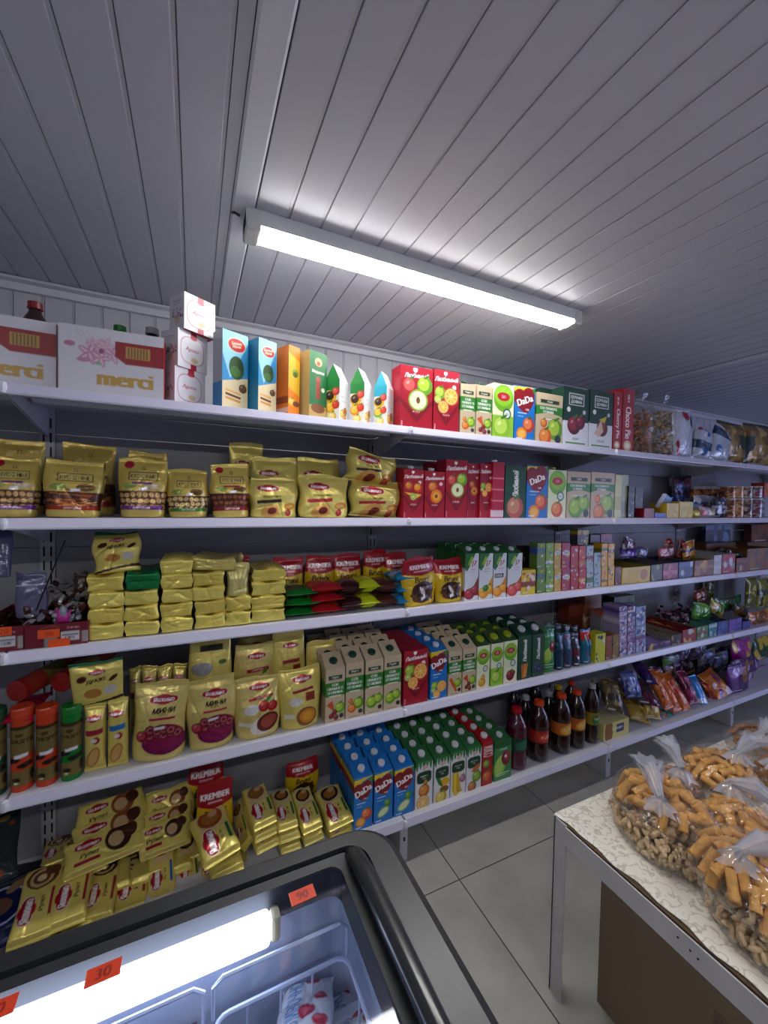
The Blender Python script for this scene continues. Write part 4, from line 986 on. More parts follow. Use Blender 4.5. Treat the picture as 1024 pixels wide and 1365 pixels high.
m1.inputs[0].default_value = .18; nt.links.new(gs.outputs[0], m1.inputs[1]); nt.links.new(df.outputs[0], m1.inputs[2])
ma = nt.nodes.new('ShaderNodeMath'); ma.operation = 'MULTIPLY_ADD'; ma.inputs[1].default_value = .42; ma.inputs[2].default_value = .05; nt.links.new(lw.outputs['Facing'], ma.inputs[0])
nt.links.new(ma.outputs[0], m2.inputs[0]); nt.links.new(tr.outputs[0], m2.inputs[1]); nt.links.new(m1.outputs[0], m2.inputs[2]); nt.links.new(m2.outputs[0], out.inputs[0])
neckm = bpy.data.materials.new('gathered_film'); neckm.use_nodes = True; nt = neckm.node_tree; nt.nodes.clear()
out = nt.nodes.new('ShaderNodeOutputMaterial'); m2 = nt.nodes.new('ShaderNodeMixShader'); tr = nt.nodes.new('ShaderNodeBsdfTransparent'); pb = nt.nodes.new('ShaderNodeBsdfPrincipled'); pb.inputs['Base Color'].default_value = (.62, .64, .74, 1); pb.inputs['Roughness'].default_value = .2
m2.inputs[0].default_value = .42; nt.links.new(tr.outputs[0], m2.inputs[1]); nt.links.new(pb.outputs[0], m2.inputs[2]); nt.links.new(m2.outputs[0], out.inputs[0])
def hull(name, c, ax, rz, m, parent=None, top=1.0, seed=0, pin=None, n=40, flat=.35, amp=.05):
    """crumpled closed bag skin around an ellipsoid resting on its flattened underside; pin pulls the skin up to the knot"""
    rs = np.random.RandomState(seed); V = []; F = []; nu, nv = n, n//2
    ph = rs.uniform(0, 6, 8)
    for j in range(nv+1):
        t = pi*j/nv
        for i in range(nu):
            p = 2*pi*i/nu; s = math.sin(t)
            k = 1+amp*math.sin(3*p+ph[0])*s+amp*.7*math.sin(5*p+4*t+ph[1])+amp*.5*math.sin(9*p-6*t+ph[2])+amp*.35*math.sin(15*p+ph[3])*s
            x, y, z = math.cos(p)*s*k*ax[0], math.sin(p)*s*k*ax[1], math.cos(t)*ax[2]
            z = max(z, -ax[2]*flat)
            if pin is not None:
                d = math.hypot(x-pin[0], y-pin[1]); g = math.exp(-(d/(.33*ax[0]))**2) if z > 0 else 0
                rid = 1+.25*math.sin(11*math.atan2(y-pin[1], x-pin[0])+ph[4])
                z += (pin[2]-z)*g*.75*rid if z > 0 else 0
            q = Matrix.Rotation(rz, 3, 'Z') @ Vector((x, y, z)); V.append((c[0]+q.x, c[1]+q.y, c[2]+q.z))
    for j in range(nv):
        for i in range(nu): F.append((j*nu+i, (j+1)*nu+i, (j+1)*nu+(i+1) % nu, j*nu+(i+1) % nu))
    return mobj(name, V, F, m, parent, smooth=True)
def neck(name, P, R0, m, parent=None, seed=0):
    """gathered twisted neck of a tied bag fanning out at its end"""
    rs = np.random.RandomState(seed); P = [Vector(p) for p in P]; V = []; F = []; n = 22; m_ = len(P)
    for i, p in enumerate(P):
        t = (P[min(i+1, m_-1)]-P[max(i-1, 0)]).normalized(); a = Vector((0, 0, 1)).cross(t)
        if a.length < .1: a = Vector((1, 0, 0))
        a.normalize(); b_ = t.cross(a)
        for k in range(n):
            q = 2*pi*k/n; r = R0[i]*(1+.38*math.sin(7*q+i*.8+seed)+.15*math.sin(3*q+i)); fl = .45 if i > m_*.6 else 1
            V.append(p+a*math.cos(q)*r+b_*math.sin(q)*r*fl)
    for i in range(m_-1):
        for k in range(n): F.append((i*n+k, i*n+(k+1) % n, (i+1)*n+(k+1) % n, (i+1)*n+k))
    return mobj(name, V, F, m, parent, smooth=True)
def blobs(cnt, fn, proto_V, proto_F):
    V, F, off = [], [], 0
    for i in range(cnt):
        M = fn(i)
        V.append((np.array(M.to_3x3()) @ proto_V.T).T+np.array(M.translation)); F.append(proto_F+off); off += len(proto_V)
    return np.concatenate(V), np.concatenate(F)
def proto(fn, nu=6, nv=5):
    V = []; F = []
    for j in range(nv+1):
        for i in range(nu): V.append(fn(pi*j/nv, 2*pi*i/nu))
    for j in range(nv):
        for i in range(nu): F.append((j*nu+i, j*nu+(i+1) % nu, (j+1)*nu+(i+1) % nu, (j+1)*nu+i))
    return np.array(V), np.array(F)
puffV, puffF = proto(lambda t, p: ((.011+.003*math.cos(2*p))*math.sin(t)*math.cos(p), .011*math.sin(t)*math.sin(p)+.006*math.cos(t)**2, .013*math.cos(t)), 7, 5)
def rndM(p, s=1.0, flatz=False):
    M = Matrix.Translation(p) @ Matrix.Rotation(R_.uniform(0, 2*pi), 4, 'Z') @ Matrix.Rotation((R_.gauss(0, .35) if flatz else R_.uniform(0, 2*pi)), 4, 'Y') @ Matrix.Rotation(R_.uniform(0, 2*pi), 4, 'X')
    return M @ Matrix.Diagonal((s*R_.uniform(.85, 1.15),)*3+(1,))
def stuffmesh(name, V, F, m, parent, smooth=True):
    o = mobj(name, V, F.tolist(), m, parent, smooth=smooth); o['kind'] = 'stuff'; return o
for k, (xl, xr, yt, col, lb) in enumerate(((846, 888, 545, '#b57a52', 'clear bag of orange puffed snack rings beside the red pie boxes'), (882, 912, 548, '#b8a07a', 'clear bag of pale puffed snacks right of the orange rings'))):
    x, Y, w, h = fit(1, xl, xr, yt, 605, 1.47); cx, r = x, min(w/2, .1); cy = Y+r*.9
    o = tag(empty('snack_bag', (cx, cy, Pz)), lb, 'bag')
    def f_(i, h=h, r=r):
        a = R_.uniform(0, 2*pi); q = r*math.sqrt(R_.uniform(.55, 1))*.85; return rndM((q*math.cos(a), q*math.sin(a)*.8, R_.uniform(.015, h)), .85)
    V, F = blobs(210, f_, puffV, puffF); stuffmesh('puffed_snacks', V, F, mat('puff_%d' % k, col, .7, noise=.25, nscale=40), o)
    b = MB(); P = [(r*.9*(1+.05*math.sin(j*2.1)), j/12*(h+.01)) for j in range(13)]+[(r*.6, h+.035), (r*.35, h+.06), (r*.65, h+.10)]
    hb = MB().lathe([(max(.002, p[0]), p[1]) for p in P], 26); V = [(v[0]*(1+.06*math.sin(9*math.atan2(v[1], v[0])+v[2]*40)), v[1]*(1+.06*math.sin(7*math.atan2(v[1], v[0])+v[2]*30)), v[2]) for v in hb.V]
    mobj('film', V, hb.F[:-1], filmm, o, smooth=True)
for k, (xl, xr, yt, yb, c, lb, txt) in enumerate(((905, 931, 545, 606, '#c4c8d8', 'white and blue snack packet right of the clear bags, tallest of three', 0), (929, 953, 566, 609, '#bcc2d4', 'white snack packet with red picture, middle of three', 0), (951, 976, 566, 612, '#b4bccc', 'white snack packet with blue base, rightmost of three', 0))):
    soft('snack_packet', 1, xl, xr, yt, yb, lambda w, h, k=k, c=c: junk(w, h, c, ['#a01c2c', '#1c5a9a', '#1c3a5a', '#dde0e8'], k+3, n=5), lb, d=.06, kind='pillow', m=FILM, Y=1.47, seed=k, cell=.005, roll=(-.1, .15, .25)[k])
for k, (xl, xr, yt, lb) in enumerate(((966, 1004, 562, 'dark green snack bag with corn picture near the right edge of the top shelf'), (1000, 1050, 566, 'dark green snack bag cut off by the right edge of the photo'))):
    soft('snack_bag', 1, xl, xr, yt, 615, lambda w, h: junk(w, h, '#16301c', ['#9a7a34', '#b08a3c', '#7a5a28', '#b89858'], 5, n=18), lb, d=.1, kind='pillow', m=FILM, Y=1.48, seed=k+8, cell=.005)

# ---------------- second shelf: gold nut bags, gold croissant bags, cartons
Y2 = 1.447
gb = [(-24, 47, 607, 'nut', 'gold nut bag cut off by the left edge on the second shelf', 0), (52, 133, 613, 'stick', 'tilted gold bag of snack sticks on the second shelf', .0),
      (155, 222, 610, 'nut', 'upright gold nut bag with red seal and purple band', 0), (223, 279, 626, 'pale', 'smaller gold nut bag with green band', 0), (282, 336, 618, 'ring', 'gold bag of brown rings with red band beside the croissants', 0)]
for k, (xl, xr, yt, kd, lb, rl) in enumerate(gb):
    soft('nut_bag', 2, xl, xr, yt, 688, lambda w, h, kd=kd: nutpack(w, h, kd), lb, d=.07, Y=Y2, seed=20+k, roll=(0, .03, 0, -.02, -.03)[k], tilt=-.06, rz=(.1, .12, -.05, .02, .1)[k])
for k, (xl, xr, yt, lb) in enumerate(((-15, 55, 584, 'gold nut bag standing behind the leftmost one on the second shelf'), (78, 152, 590, 'gold nut bag standing behind the tilted bag of sticks'), (170, 222, 602, 'gold nut bag peeking out behind the purple banded one'))):
    soft('nut_bag', 2, xl, xr, yt, 688, lambda w, h: nutpack(w, h, 'stick', '#b8a04e'), lb, d=.06, Y=1.60, seed=30+k, cell=.004)
cr = [(334, 400, 636, 1.447, .3, 'wide gold croissant bag with grey title, front row, left of its red titled neighbour', 0), (401, 468, 633, 1.447, .3, 'wide gold croissant bag with red title, front row of second shelf', .02)]
for k, (xl, xr, yt, Yy, lr, lb, rl) in enumerate(cr):
    soft('croissant_bag', 2, xl, xr, yt, 688, lambda w, h, k=k: yash(w, h, 'croiss', .3 if k else .31), lb, d=.08, Y=Yy, seed=40+k, m=FOIL, roll=rl, rz=.05, wr=1.3)
for k, (xl, xr, yt, Yy, lb) in enumerate(((337, 398, 609, 1.57, 'gold croissant bag in the second row behind the grey titled one'), (306, 352, 590, 1.66, 'gold croissant bag at the very back of the second shelf'), (398, 457, 610, 1.57, 'gold croissant bag in the second row behind the red titled one'))):
    soft('croissant_bag', 2, xl, xr, yt, 688, lambda w, h: yash(w, h, 'croiss', .31), lb, d=.08, Y=Yy, seed=50+k, cell=.004)
soft('croissant_bag', 2, 470, 540, 641, 690, lambda w, h: yash(w, h, 'croiss'), 'gold croissant bag, lower of the two stacked next to the red cartons', d=.12, Y=1.445, seed=61, kind='pillow', wr=1.8, roll=.06)
soft('croissant_bag', 2, 464, 533, 602, 646, lambda w, h: yash(w, h, 'croiss', .31), 'gold croissant bag, upper of the two stacked next to the red cartons', d=.12, Y=1.45, z=onY(500, 645, 1.45).z, seed=62, kind='pillow', wr=1.8, roll=.14)
def row2(xl, xr, yt, fn, label, cap=None, Y=1.447, d=.075, sl=0, cell=None, capr=.0135, lv=2, yb=691, top=None):
    x, Y, w, h = fit(lv, xl, xr, yt, yb, Y); return carton('juice_carton', x, Y, SURF[lv], w*.985, d, h, fn(w, h), cap, sl, top, label=label, cell=cell, capr=capr)
row2(538, 565, 622, lambda w, h: lyub(w, h, 'tropic'), 'red juice carton with kiwi and banana print on the second shelf', '#d8d8dc', sl=.012)
row2(566, 593, 625, lambda w, h: lyub(w, h, 'apricot'), 'red juice carton with apricot print, left of the taller red one', '#d8d8dc', sl=.012)
row2(594, 623, 613, lambda w, h: lyub(w, h, 'applecut'), 'taller red juice carton with cut apple print on the second shelf')
row2(623, 639, 618, lambda w, h: lyub(w, h, 'apricot'), 'narrow darker red juice carton with apricot print', Y=1.47)
row2(640, 657, 618, lambda w, h: lyub(w, h, 'orange'), 'narrow red juice carton with orange print on the second shelf', Y=1.46)
row2(657, 672, 616, lambda w, h: plain(w, h, '#b01c3c', [(.02, .14, '#d8c4cc'), (.3, .32, '#d88a9a'), (.5, .52, '#d88a9a'), (.7, .72, '#d88a9a')]), 'pinkish red carton side with barcode, left of the green carton', '#e4e4e8')
row2(574, 592, 616, lambda w, h: plain(w, h, '#8a1024'), 'dark red carton just visible behind the apricot juice', Y=1.56)
row2(673, 701, 621, lambda w, h: lyubgreen(w, h, 'grape'), 'dark green juice carton with vertical white lettering on the second shelf')
row2(702, 730, 621, lambda w, h: dada(w, h, 'peach'), 'blue juice carton with heart logo on the second shelf')
row2(731, 755, 624, lambda w, h: sady(w, h, 'peach'), 'lime green juice carton with red oval on the second shelf', '#9fae3a', sl=.01)
row2(756, 787, 629, lambda w, h: organic(w, h, 'apple', True), 'wide beige juice carton with green apple print on the second shelf', cell=.003)
row2(788, 819, 630, lambda w, h: organic(w, h, 'pear', True), 'wide beige juice carton with pear print on the second shelf', cell=.003)
row2(820, 829, 633, lambda w, h: plain(w, h, '#cfcf98', [(.2, .5, '#b8bd78')]), 'pale yellow carton edge right of the wide beige cartons', cell=.006)
row2(829, 837, 633, lambda w, h: plain(w, h, '#a8b08c', [(.1, .4, '#8a8a7a')]), 'grey green carton edge at the end of the juice row', cell=.006, Y=1.46)

# ---------------- middle shelf
Y3 = 1.445; z3 = SURF[3]
def stack(xl, xr, ytop, ybot, n, cols, labels, name='biscuit_brick', L=.19, lv=3, Yf=None, m=FOIL, wr=1.2, jitter=.004, cat='packet', group=None, d0=0, seed0=0, art=None, prt='brick'):
    x, Y, w, h = fit(lv, xl, xr, ytop, ybot, Yf or Y3); hh = h/n
    for k in range(n):
        c = cols[k % len(cols)]; a = art(w, hh) if art else plain(w, hh, c, [(.0, .12, c)])
        if not art:
            for i in range(5): a.ell(R_.uniform(.1, .9), R_.uniform(.2, .8), R_.uniform(.1, .3), .03, R_.choice([c, '#c7b452' if c.lower() in ('#dccf72', '#d9c968') else c]), R_.uniform(-.3, .3))
        o = mo(name, pack_mesh(name, w*.985, hh*.97, L, a, prt, m, .003, seed0+k, wr)); o.location = (x+R_.uniform(-jitter, jitter), Y+L/2+R_.uniform(0, .008), SURF[lv]+hh*k+.001); o.rotation_euler = (0, 0, R_.uniform(-.03, .03))
        tag(o, labels[k] if isinstance(labels, list) else labels.format(('lowest', 'second from the bottom', 'third from the bottom', 'fourth from the bottom', 'fifth from the bottom')[k]), cat, group)
    return x, Y, w, h
YB = ['#ead96c', '#e4d062']
stack(117, 166, 768, 855, 4, YB, 'yellow wrapped biscuit brick, {} in the leftmost stack', seed0=1)
stack(167, 213, 787, 852, 3, YB, 'yellow wrapped biscuit brick, {} under the green one', seed0=11)
x, Y, w, h = fit(3, 167, 213, 764, 852, Y3); zb = onY(190, 787, Y3).z
o = mo('biscuit_brick', pack_mesh('biscuit_brick', w*.985, onY(190, 764, Y3).z-zb, .19, plain(w, .05, '#0d7a3c', [(.48, .56, '#0a5a2c')]), 'brick', FOIL, .003, 17)); o.location = (x, Y+.095, zb+.001)
tag(o, 'green wrapped biscuit brick on top of the second yellow stack', 'packet')
stack(214, 257, 746, 848, 5, YB, 'yellow biscuit brick, {} in the tall third stack', seed0=21)
stack(258, 300, 763, 843, 4, YB, 'yellow biscuit brick, {} under the slanted pack', seed0=31)
stack(300, 334, 795, 838, 2, YB, 'yellow wrapped biscuit brick, {} under the small upright bag', seed0=41)
stack(335, 380, 758, 832, 4, YB, 'yellow wrapped biscuit brick, {} in the stack beside the green packets', seed0=51)
zt = onY(290, 762, 1.45).z
o = mo('biscuit_brick', pack_mesh('biscuit_brick', .145, .042, .17, plain(.14, .042, '#d8c870', [(.0, .1, '#b8a850')]), 'brick', FOIL, .003, 61)); o.location = (onY(292, 760, 1.45).x, 1.54, zt+.002); o.rotation_euler = (0, .03, -.25)
tag(o, 'slanted yellow biscuit pack lying across the top of the fourth stack', 'packet')
zt = onY(318, 795, 1.45).z
soft('biscuit_bag', 3, 303, 333, 754, 795, lambda w, h: plain(w, h, '#cdbf78', [(.0, .3, '#dacc80')]), 'small pale gold bag with pointed top between two yellow stacks', d=.04, z=zt, Y=1.45, seed=63, wr=1.6, cell=.003)
# opened bag on the leftmost stacks
zt = onY(155, 767, 1.45).z
soft('biscuit_bag', 3, 122, 188, 708, 767, lambda w, h: yash(w, h, 'draje'), 'slumped gold dragee bag with green top edge lying on the leftmost yellow stacks', d=.06, z=zt, Y=1.46, seed=64, wr=1.6, roll=-.1, tilt=-.35)
# candy boxes and bags at the far left
def tray(name, lv, xl, xr, yt, yb, d, art_fn, inner, label, Y=None, cell=None, group=None, cat='box', z=None):
    """open display box: printed front, thin walls"""
    x, Y, w, h = fit(lv, xl, xr, yt, yb, Y); z = SURF[lv] if z is None else z
    if z != SURF[lv]: h = onY((xl+xr)/2, yt, Y).z-z
    o = empty(name, (x, Y, z+.0005)); cm = mat('cardboard_'+inner.strip('#'), inner, .7)
    mo('front_panel', box_mesh('front_panel', w*.98, .003, h, art_fn(w, h), cell=cell), o)
    b = MB().box((-w*.49, .003, 0), (w*.49, d, .003)).box((-w*.49, d-.003, .003), (w*.49, d, h))
    b.build('bottom_and_back', cm, o)
    for s in (-1, 1): MB().box((s*w*.49-.0015, .003, .003), (s*w*.49+.0015, d-.003, h)).build('side_panel', cm, o)
    tag(o, label, cat, group); return x, Y, w, h, z
def burg(w, h):
    a = Art(w, h, '#6a1226'); a.rect(.3, 0, .5, .62, '#8a8a8c'); a.ell(.38, .75, .16, .08, '#8a4030'); a.ell(.38, .75, .14, .06, '#6a1226'); a.rect(.56, .2, .86, .62, '#c8c6cc'); a.rect(.58, .45, .84, .5, '#55555c'); a.text('1200', .7, .34, .13, '#2a2a2a', maxw=.2)
    a.rect(.9, .1, 1, .6, '#9a9494'); a.text('Шоколад', .76, .8, .1, '#d8b0a8', maxw=.2, bold=1); return a
x, Y, w, h, z = tray('candy_box', 3, 32, 118, 832, 866, .3, burg, '#7a2a38', 'burgundy open candy box with orange price tags at the left of the middle shelf', Y=1.44)
def tagcard(x, Y, z, label, txt, rz=0, w=.05, h=.024, c='#e8561c'):
    a = Art(w, h, c); a.text(txt, .5, .5, .6, '#c23a10', maxw=.8, bold=2) if txt else None
    o = mo('price_tag', box_mesh('price_tag', w, .001, h, a, cell=.0015)); o.location = (x, Y, z); o.rotation_euler = rz if isinstance(rz, tuple) else (0, 0, rz); tag(o, label, 'price tag')
P = onY(65, 845, 1.437); tagcard(P.x, 1.4365, P.z-.012, 'orange price tag on the burgundy candy box, upper one', '90')
P = onY(79, 857, 1.435); tagcard(P.x, 1.4345, P.z-.012, 'orange price tag on the burgundy candy box, lower one', '')
tray('candy_box', 3, -45, 31, 838, 872, .3, burg, '#7a2a38', 'burgundy candy box cut off by the left edge of the photo', Y=1.44)
P = onY(3, 842, 1.437); tagcard(P.x, 1.4365, P.z-.012, 'orange price tag at the left edge of the photo', '120', w=.04)
candyV, candyF = proto(lambda t, p: ((.006*math.sin(t))*math.cos(p), .006*math.sin(t)*math.sin(p), .013*math.cos(t)), 6, 5)
def heap(x0, x1, y0, y1, z0, z1, n, cols, label, s=1.0, name='candy_heap'):
    """wrapped sweets too many to count"""
    rs = R_; V = []; F = []; cl_ = []; off = 0
    for i in range(n):
        u, v = rs.uniform(0, 1), rs.uniform(0, 1); M = rndM((x0+(x1-x0)*u, y0+(y1-y0)*v, z0+(z1-z0)*(rs.uniform(0, 1))*(.5+.5*v)), s)
        W = (np.array(M.to_3x3()) @ candyV.T).T+np.array(M.translation); V.append(W); F.append(candyF+off); off += len(candyV); cl_.append(np.tile(lin(rs.choice(cols)), (len(candyV), 1)))
    o = mobj(name, np.concatenate(V), np.concatenate(F).tolist(), FOIL, None, col=np.concatenate(cl_)); o['kind'] = 'stuff'; tag(o, label, 'candy'); return o
heap(-.44, -.30, 1.46, 1.70, z3+.03, z3+.16, 170, ['#8a8a92', '#5a3a2c', '#6a2a20', '#b0b0b8', '#3a2420', '#a8a0a0'], 'heap of dark and silver wrapped sweets in the left burgundy box', 1.5)
heap(-.62, -.46, 1.48, 1.70, z3+.02, z3+.07, 60, ['#3a1c18', '#5a2a20', '#2a1c18'], 'low heap of dark brown sweets at the left edge', 1.3)
o = mo('sweet_wrapper', pack_mesh('sweet_wrapper', .035, .035, .012, plain(.03, .03, '#b82a8a'), 'pillow', FILM, .004, 5, 2)); P = onY(84, 825, 1.46); o.location = (P.x, 1.46, P.z-.012); tag(o, 'small magenta sweet wrapper on the silver sweets', 'candy')
lean('foil_pouch', 42, 822, 43, 760, 1.50, .075, .13, .03, lambda w, h: plain(w, h, '#5d5a78', [(.7, .73, '#a8a6b8')]), 'grey violet foil pouch with pointed top standing in the candy box', 'gusset', 'bag', FILM, 9)
lean('foil_pouch', -2, 770, -2, 690, 1.47, .06, .17, .03, lambda w, h: plain(w, h, '#4a4a68'), 'dark violet foil pouch at the left photo edge', 'gusset', 'bag', FILM, 10)
o = MB().tube([onY(44, 824, 1.49), onY(66, 770, 1.49), onY(87, 720, 1.50)], .0022, 6).build('thin_stick', dark); tag(o, 'thin black stick standing at a slant in the candy box', 'stick')
soft('sweets_bag', 3, 96, 116, 765, 800, lambda w, h: junk(w, h, '#3c2a28', ['#8a3a20', '#8a8a90', '#5a2c20'], 3), 'small brown sweets bag behind the burgundy box, beside the yellow stacks', d=.05, Y=1.6, z=z3+.07, m=FILM, seed=7, cell=.004)
# small coloured packets
GP = lambda c, c2, t, tc='#f0e8e0': (lambda w, h: junk(w, h, c, [c2, c], 5, t, tc, 3))
def flatstack(xl, xr, yt, yb, n, c, c2, nm, lab, L=.15, t='', toplab=None):
    x, Y, w, h = fit(3, xl, xr, yt, yb, Y3); hh = h/n
    for k in range(n):
        a = plain(w, L, c, [(.3, .6, c2)]); 
        if t: a.text(t, .5, .75, .12, '#f0ece0', maxw=.8, bold=2)
        o = mo(nm, pack_mesh(nm, w*.98, L, hh*.95, a, 'pillow', FILM, .003, int(xl)+k, 1.0)); 
        o.rotation_euler = (-pi/2, 0, R_.uniform(-.05, .05)); o.location = (x, Y+.003, SURF[3]+hh*(k+.5))
        tag(o, lab.format(('lowest', 'middle', 'top', 'fourth')[k] if n > 2 else ('lower', 'upper')[k]), 'packet')
flatstack(381, 427, 786, 827, 3, '#157a2c', '#0f5a20', 'biscuit_packet', '{} bright green packet in the flat stack next to the yellow bricks', t='Соло')
flatstack(416, 461, 779, 819, 3, '#b01c24', '#c94a2c', 'biscuit_packet', '{} bright red packet right of the green packets', t='Соло')
flatstack(455, 490, 776, 813, 2, '#3a1418', '#7a5a5a', 'biscuit_packet', '{} dark maroon packet right of the red packets')
flatstack(480, 509, 772, 810, 2, '#b9c91c', '#d8d82c', 'biscuit_packet', '{} lime yellow packet on the middle shelf')
flatstack(503, 533, 775, 808, 2, '#4a2218', '#6a3a2a', 'biscuit_packet', '{} dark brown packet beside the blue ones')
flatstack(530, 555, 764, 806, 3, '#1f86b8', '#a8c8d8', 'biscuit_packet', '{} light blue packet in the flat stack', t='сок')
for k, (xl, xr, yt, Yy, lb) in enumerate(((366, 407, 745, 1.62, 'first yellow cookie bag with red top in the back row of the middle shelf'), (409, 447, 742, 1.62, 'second yellow cookie bag with red top in the back row'), (448, 484, 740, 1.62, 'third yellow cookie bag with red top in the back row'), (487, 516, 734, 1.62, 'fourth yellow cookie bag with red top in the back row'), (516, 546, 738, 1.60, 'fifth yellow cookie bag with red top, just behind the blue packets'), (308, 334, 742, 1.68, 'dark red topped bag peeking out behind the yellow bricks'))):
    soft('cookie_bag', 3, xl, xr, yt, 800, lambda w, h: krember(w, h), lb, d=.06, Y=Yy, m=FILM, seed=70+k, cell=.003)
soft('cookie_bag', 3, 540, 588, 744, 806, lambda w, h: krember(w, h), 'yellow cookie bag with red top in front, left of the pair', d=.06, Y=1.45, m=FILM, seed=80, roll=-.06, rz=.15, wr=1.4)
soft('cookie_bag', 3, 584, 622, 746, 803, lambda w, h: krember(w, h), 'yellow cookie bag with red top in front, next to the white juice cartons', d=.06, Y=1.45, m=FILM, seed=81, wr=1.4)
jk = [(620, 638, 'cherry', 'first'), (639, 657, 'pine', 'second'), (658, 675, 'orange', 'third'), (677, 696, 'peach', 'fourth')]
for xl, xr, kd, n_ in jk:
    o = row2(xl, xr, 729, lambda w, h, kd=kd: jseven(w, h, kd), n_+' white and green juice carton from the left, front row of the middle shelf', '#d2d6e0', Y=1.452, d=.072, sl=.03, lv=3, yb=799, top='#1c5a2c')
    behind(o, 2, .078, 'white and green juice carton, {} row, in line with the '+n_+' one', dx=-.002)
# small juice boxes and cans to the right joint
def small(xl, xr, yt, yb, fn, label, lv=3, Y=1.45, d=.05, z=None, cell=.0035, name='small_juice_box', cat='carton', top=None):
    x, Y, w, h = fit(lv, xl, xr, yt, yb, Y); zz = SURF[lv]
    if z is not None: zz = z; h = onY((xl+xr)/2, yt, Y).z-z
    o = mo(name, box_mesh(name, w*.97, d, h, fn(w, h), cell=cell, top=top)); o.location = (x, Y, zz+.0005); tag(o, label, cat); return x, Y, w, h, zz
bm1 = lambda c, cc: (lambda w, h: junk(w, h, c, cc, int(w*1e4), n=8))
small(695, 714, 760, 794, lambda w, h: junk(w, h, '#d9c01c', ['#a82a4a', '#e8d8c8', '#8a3a20', '#c8882c'], 4, n=9), 'bright yellow small box at the foot of the white juice cartons')
small(697, 714, 728, 758, lambda w, h: junk(w, h, '#3a2a2c', ['#8a7a70', '#5a3a3c'], 2), 'dark small box standing behind the bright yellow one', z=z3+.001, Y=1.56)
cs = [(716, 727, '#6a8a3a', 'olive'), (728, 738, '#7fae3a', 'lime green'), (739, 748, '#c8a040', 'amber'), (749, 760, '#a82a4a', 'raspberry')]
for xl, xr, c, nm in cs:
    x, Y, w, h, z = small(xl, xr, 758, 791, lambda w, h, c=c: junk(w, h, c, ['#e0e4f0', '#3a5aa8', '#d8c040'], int(xl), 'Топ', '#2a3a8a', 5), nm+' small juice box, lower tier, right of the white cartons')
    small(xl, xr, 724, 758, lambda w, h, c=c: junk(w, h, c, ['#e0e4f0', '#3a5aa8', '#d8c040'], int(xl), 'Топ', '#2a3a8a', 5), nm+' small juice box, upper tier, right of the white cartons', z=z+h+.001)
for xl, xr, c, nm, cc in ((761, 771, '#b0161c', 'plain red', ['#c83a30', '#d8d0d0']), (772, 781, '#b8201c', 'red and golden', ['#d8a03a', '#e8d8c8', '#c8641c']), (782, 791, '#a8b8c8', 'pale blue', ['#2a4a9a', '#2a7a3a', '#8a2a3a']), (792, 801, '#9ab0c0', 'blue green', ['#2a4a9a', '#2a8a3a', '#a82a3a']), (802, 810, '#d8a01c', 'orange yellow', ['#e0d0c0', '#2a6a3a', '#c8641c']), (811, 819, '#dca820', 'golden', ['#e0d0c8', '#2a6a3a', '#b85a2c'])):
    yt = 757 if xl < 800 else 755
    x, Y, w, h, z = small(xl, xr, yt, 787, lambda w, h: junk(w, h, c, cc, int(xl), n=6), nm+' small juice box, lower tier near the shelf joint')
    small(xl, xr, (728 if xl < 785 else 737) if xl < 800 else 725, yt, lambda w, h: junk(w, h, c, cc, int(xl)+1, n=6), nm+' small juice box, upper tier near the shelf joint', z=z+h+.001)
small(770, 785, 706, 727, lambda w, h: junk(w, h, '#3a3a44', ['#8a2a20', '#b8a030', '#c8ccd8'], 5), 'single dark small box on the very top of the red ones', z=onY(776, 727, 1.5).z, Y=1.5)
small(787, 800, 713, 726, lambda w, h: plain(w, h, '#2c1a20'), 'black small box on the top tier, left of the maroon one', z=onY(795, 726, 1.5).z, Y=1.5)
small(801, 816, 712, 725, lambda w, h: junk(w, h, '#4a1420', ['#8a3a48'], 3), 'maroon small box on the top tier at the joint', z=onY(808, 725, 1.5).z, Y=1.5)
small(820, 828, 756, 782, lambda w, h: junk(w, h, '#5a1c1c', ['#8a3a20', '#b86a3c'], 3), 'dark red small can shaped box left of the yellow tray')

# ---------------- fourth shelf
z4 = SURF[4]
for k, (xl, xr, yt, yb, c, lb) in enumerate(((-30, 5, 950, 1062, '#1c4a2c', 'dark green snack tube cut off by the left edge'), (8, 42, 946, 1056, '#c8401c', 'upright snack tube with orange lid, leftmost whole one'), (43, 75, 945, 1050, '#c8401c', 'upright snack tube with orange lid, beside the green one'), (77, 108, 944, 1040, '#157a2c', 'upright snack tube with bright green lid'))):
    x, Y, w, h = fit(4, xl, xr, yt, yb, 1.447); r = w/2*.93
    o = empty('snack_tube', (x, Y+r, z4)); a = forsite(w, h*.9, c)
    mo('tube_body', roll_mesh('tube_body', r, h*.9, a, m=FILM), o)
    MB().lathe([(r*1.03, 0), (r*1.03, h*.1-.004), (r*.95, h*.1), (.001, h*.1)], 28, (0, 0, h*.9)).build('lid', plast(c), o, smooth=False); tag(o, lb, 'tube')
def lying_tube(x, y, z, r, L, rot, c, label, a=None):
    o = mo('snack_tube', roll_mesh('snack_tube', r, L, a or plain(.1, L, c, [(.0, .06, '#8a1a14'), (.3, .6, '#6a5a30')]), m=FILM)); o.location = (x, y, z); o.rotation_euler = rot; tag(o, label, 'tube')
P = onY(28, 928, 1.50); lying_tube(-.455, 1.47, z4+.255+.028, .03, .25, (-pi/2+.02, 0, -.45), '#8a2a1c', 'snack tube lying on top of the leftmost upright tubes')
P = onY(75, 930, 1.5); lying_tube(-.36, 1.50, z4+.245+.035, .03, .24, (-pi/2+.02, 0, -.35), '#7a2a1c', 'dark red snack tube lying behind the lying one, beside the dragee bag')
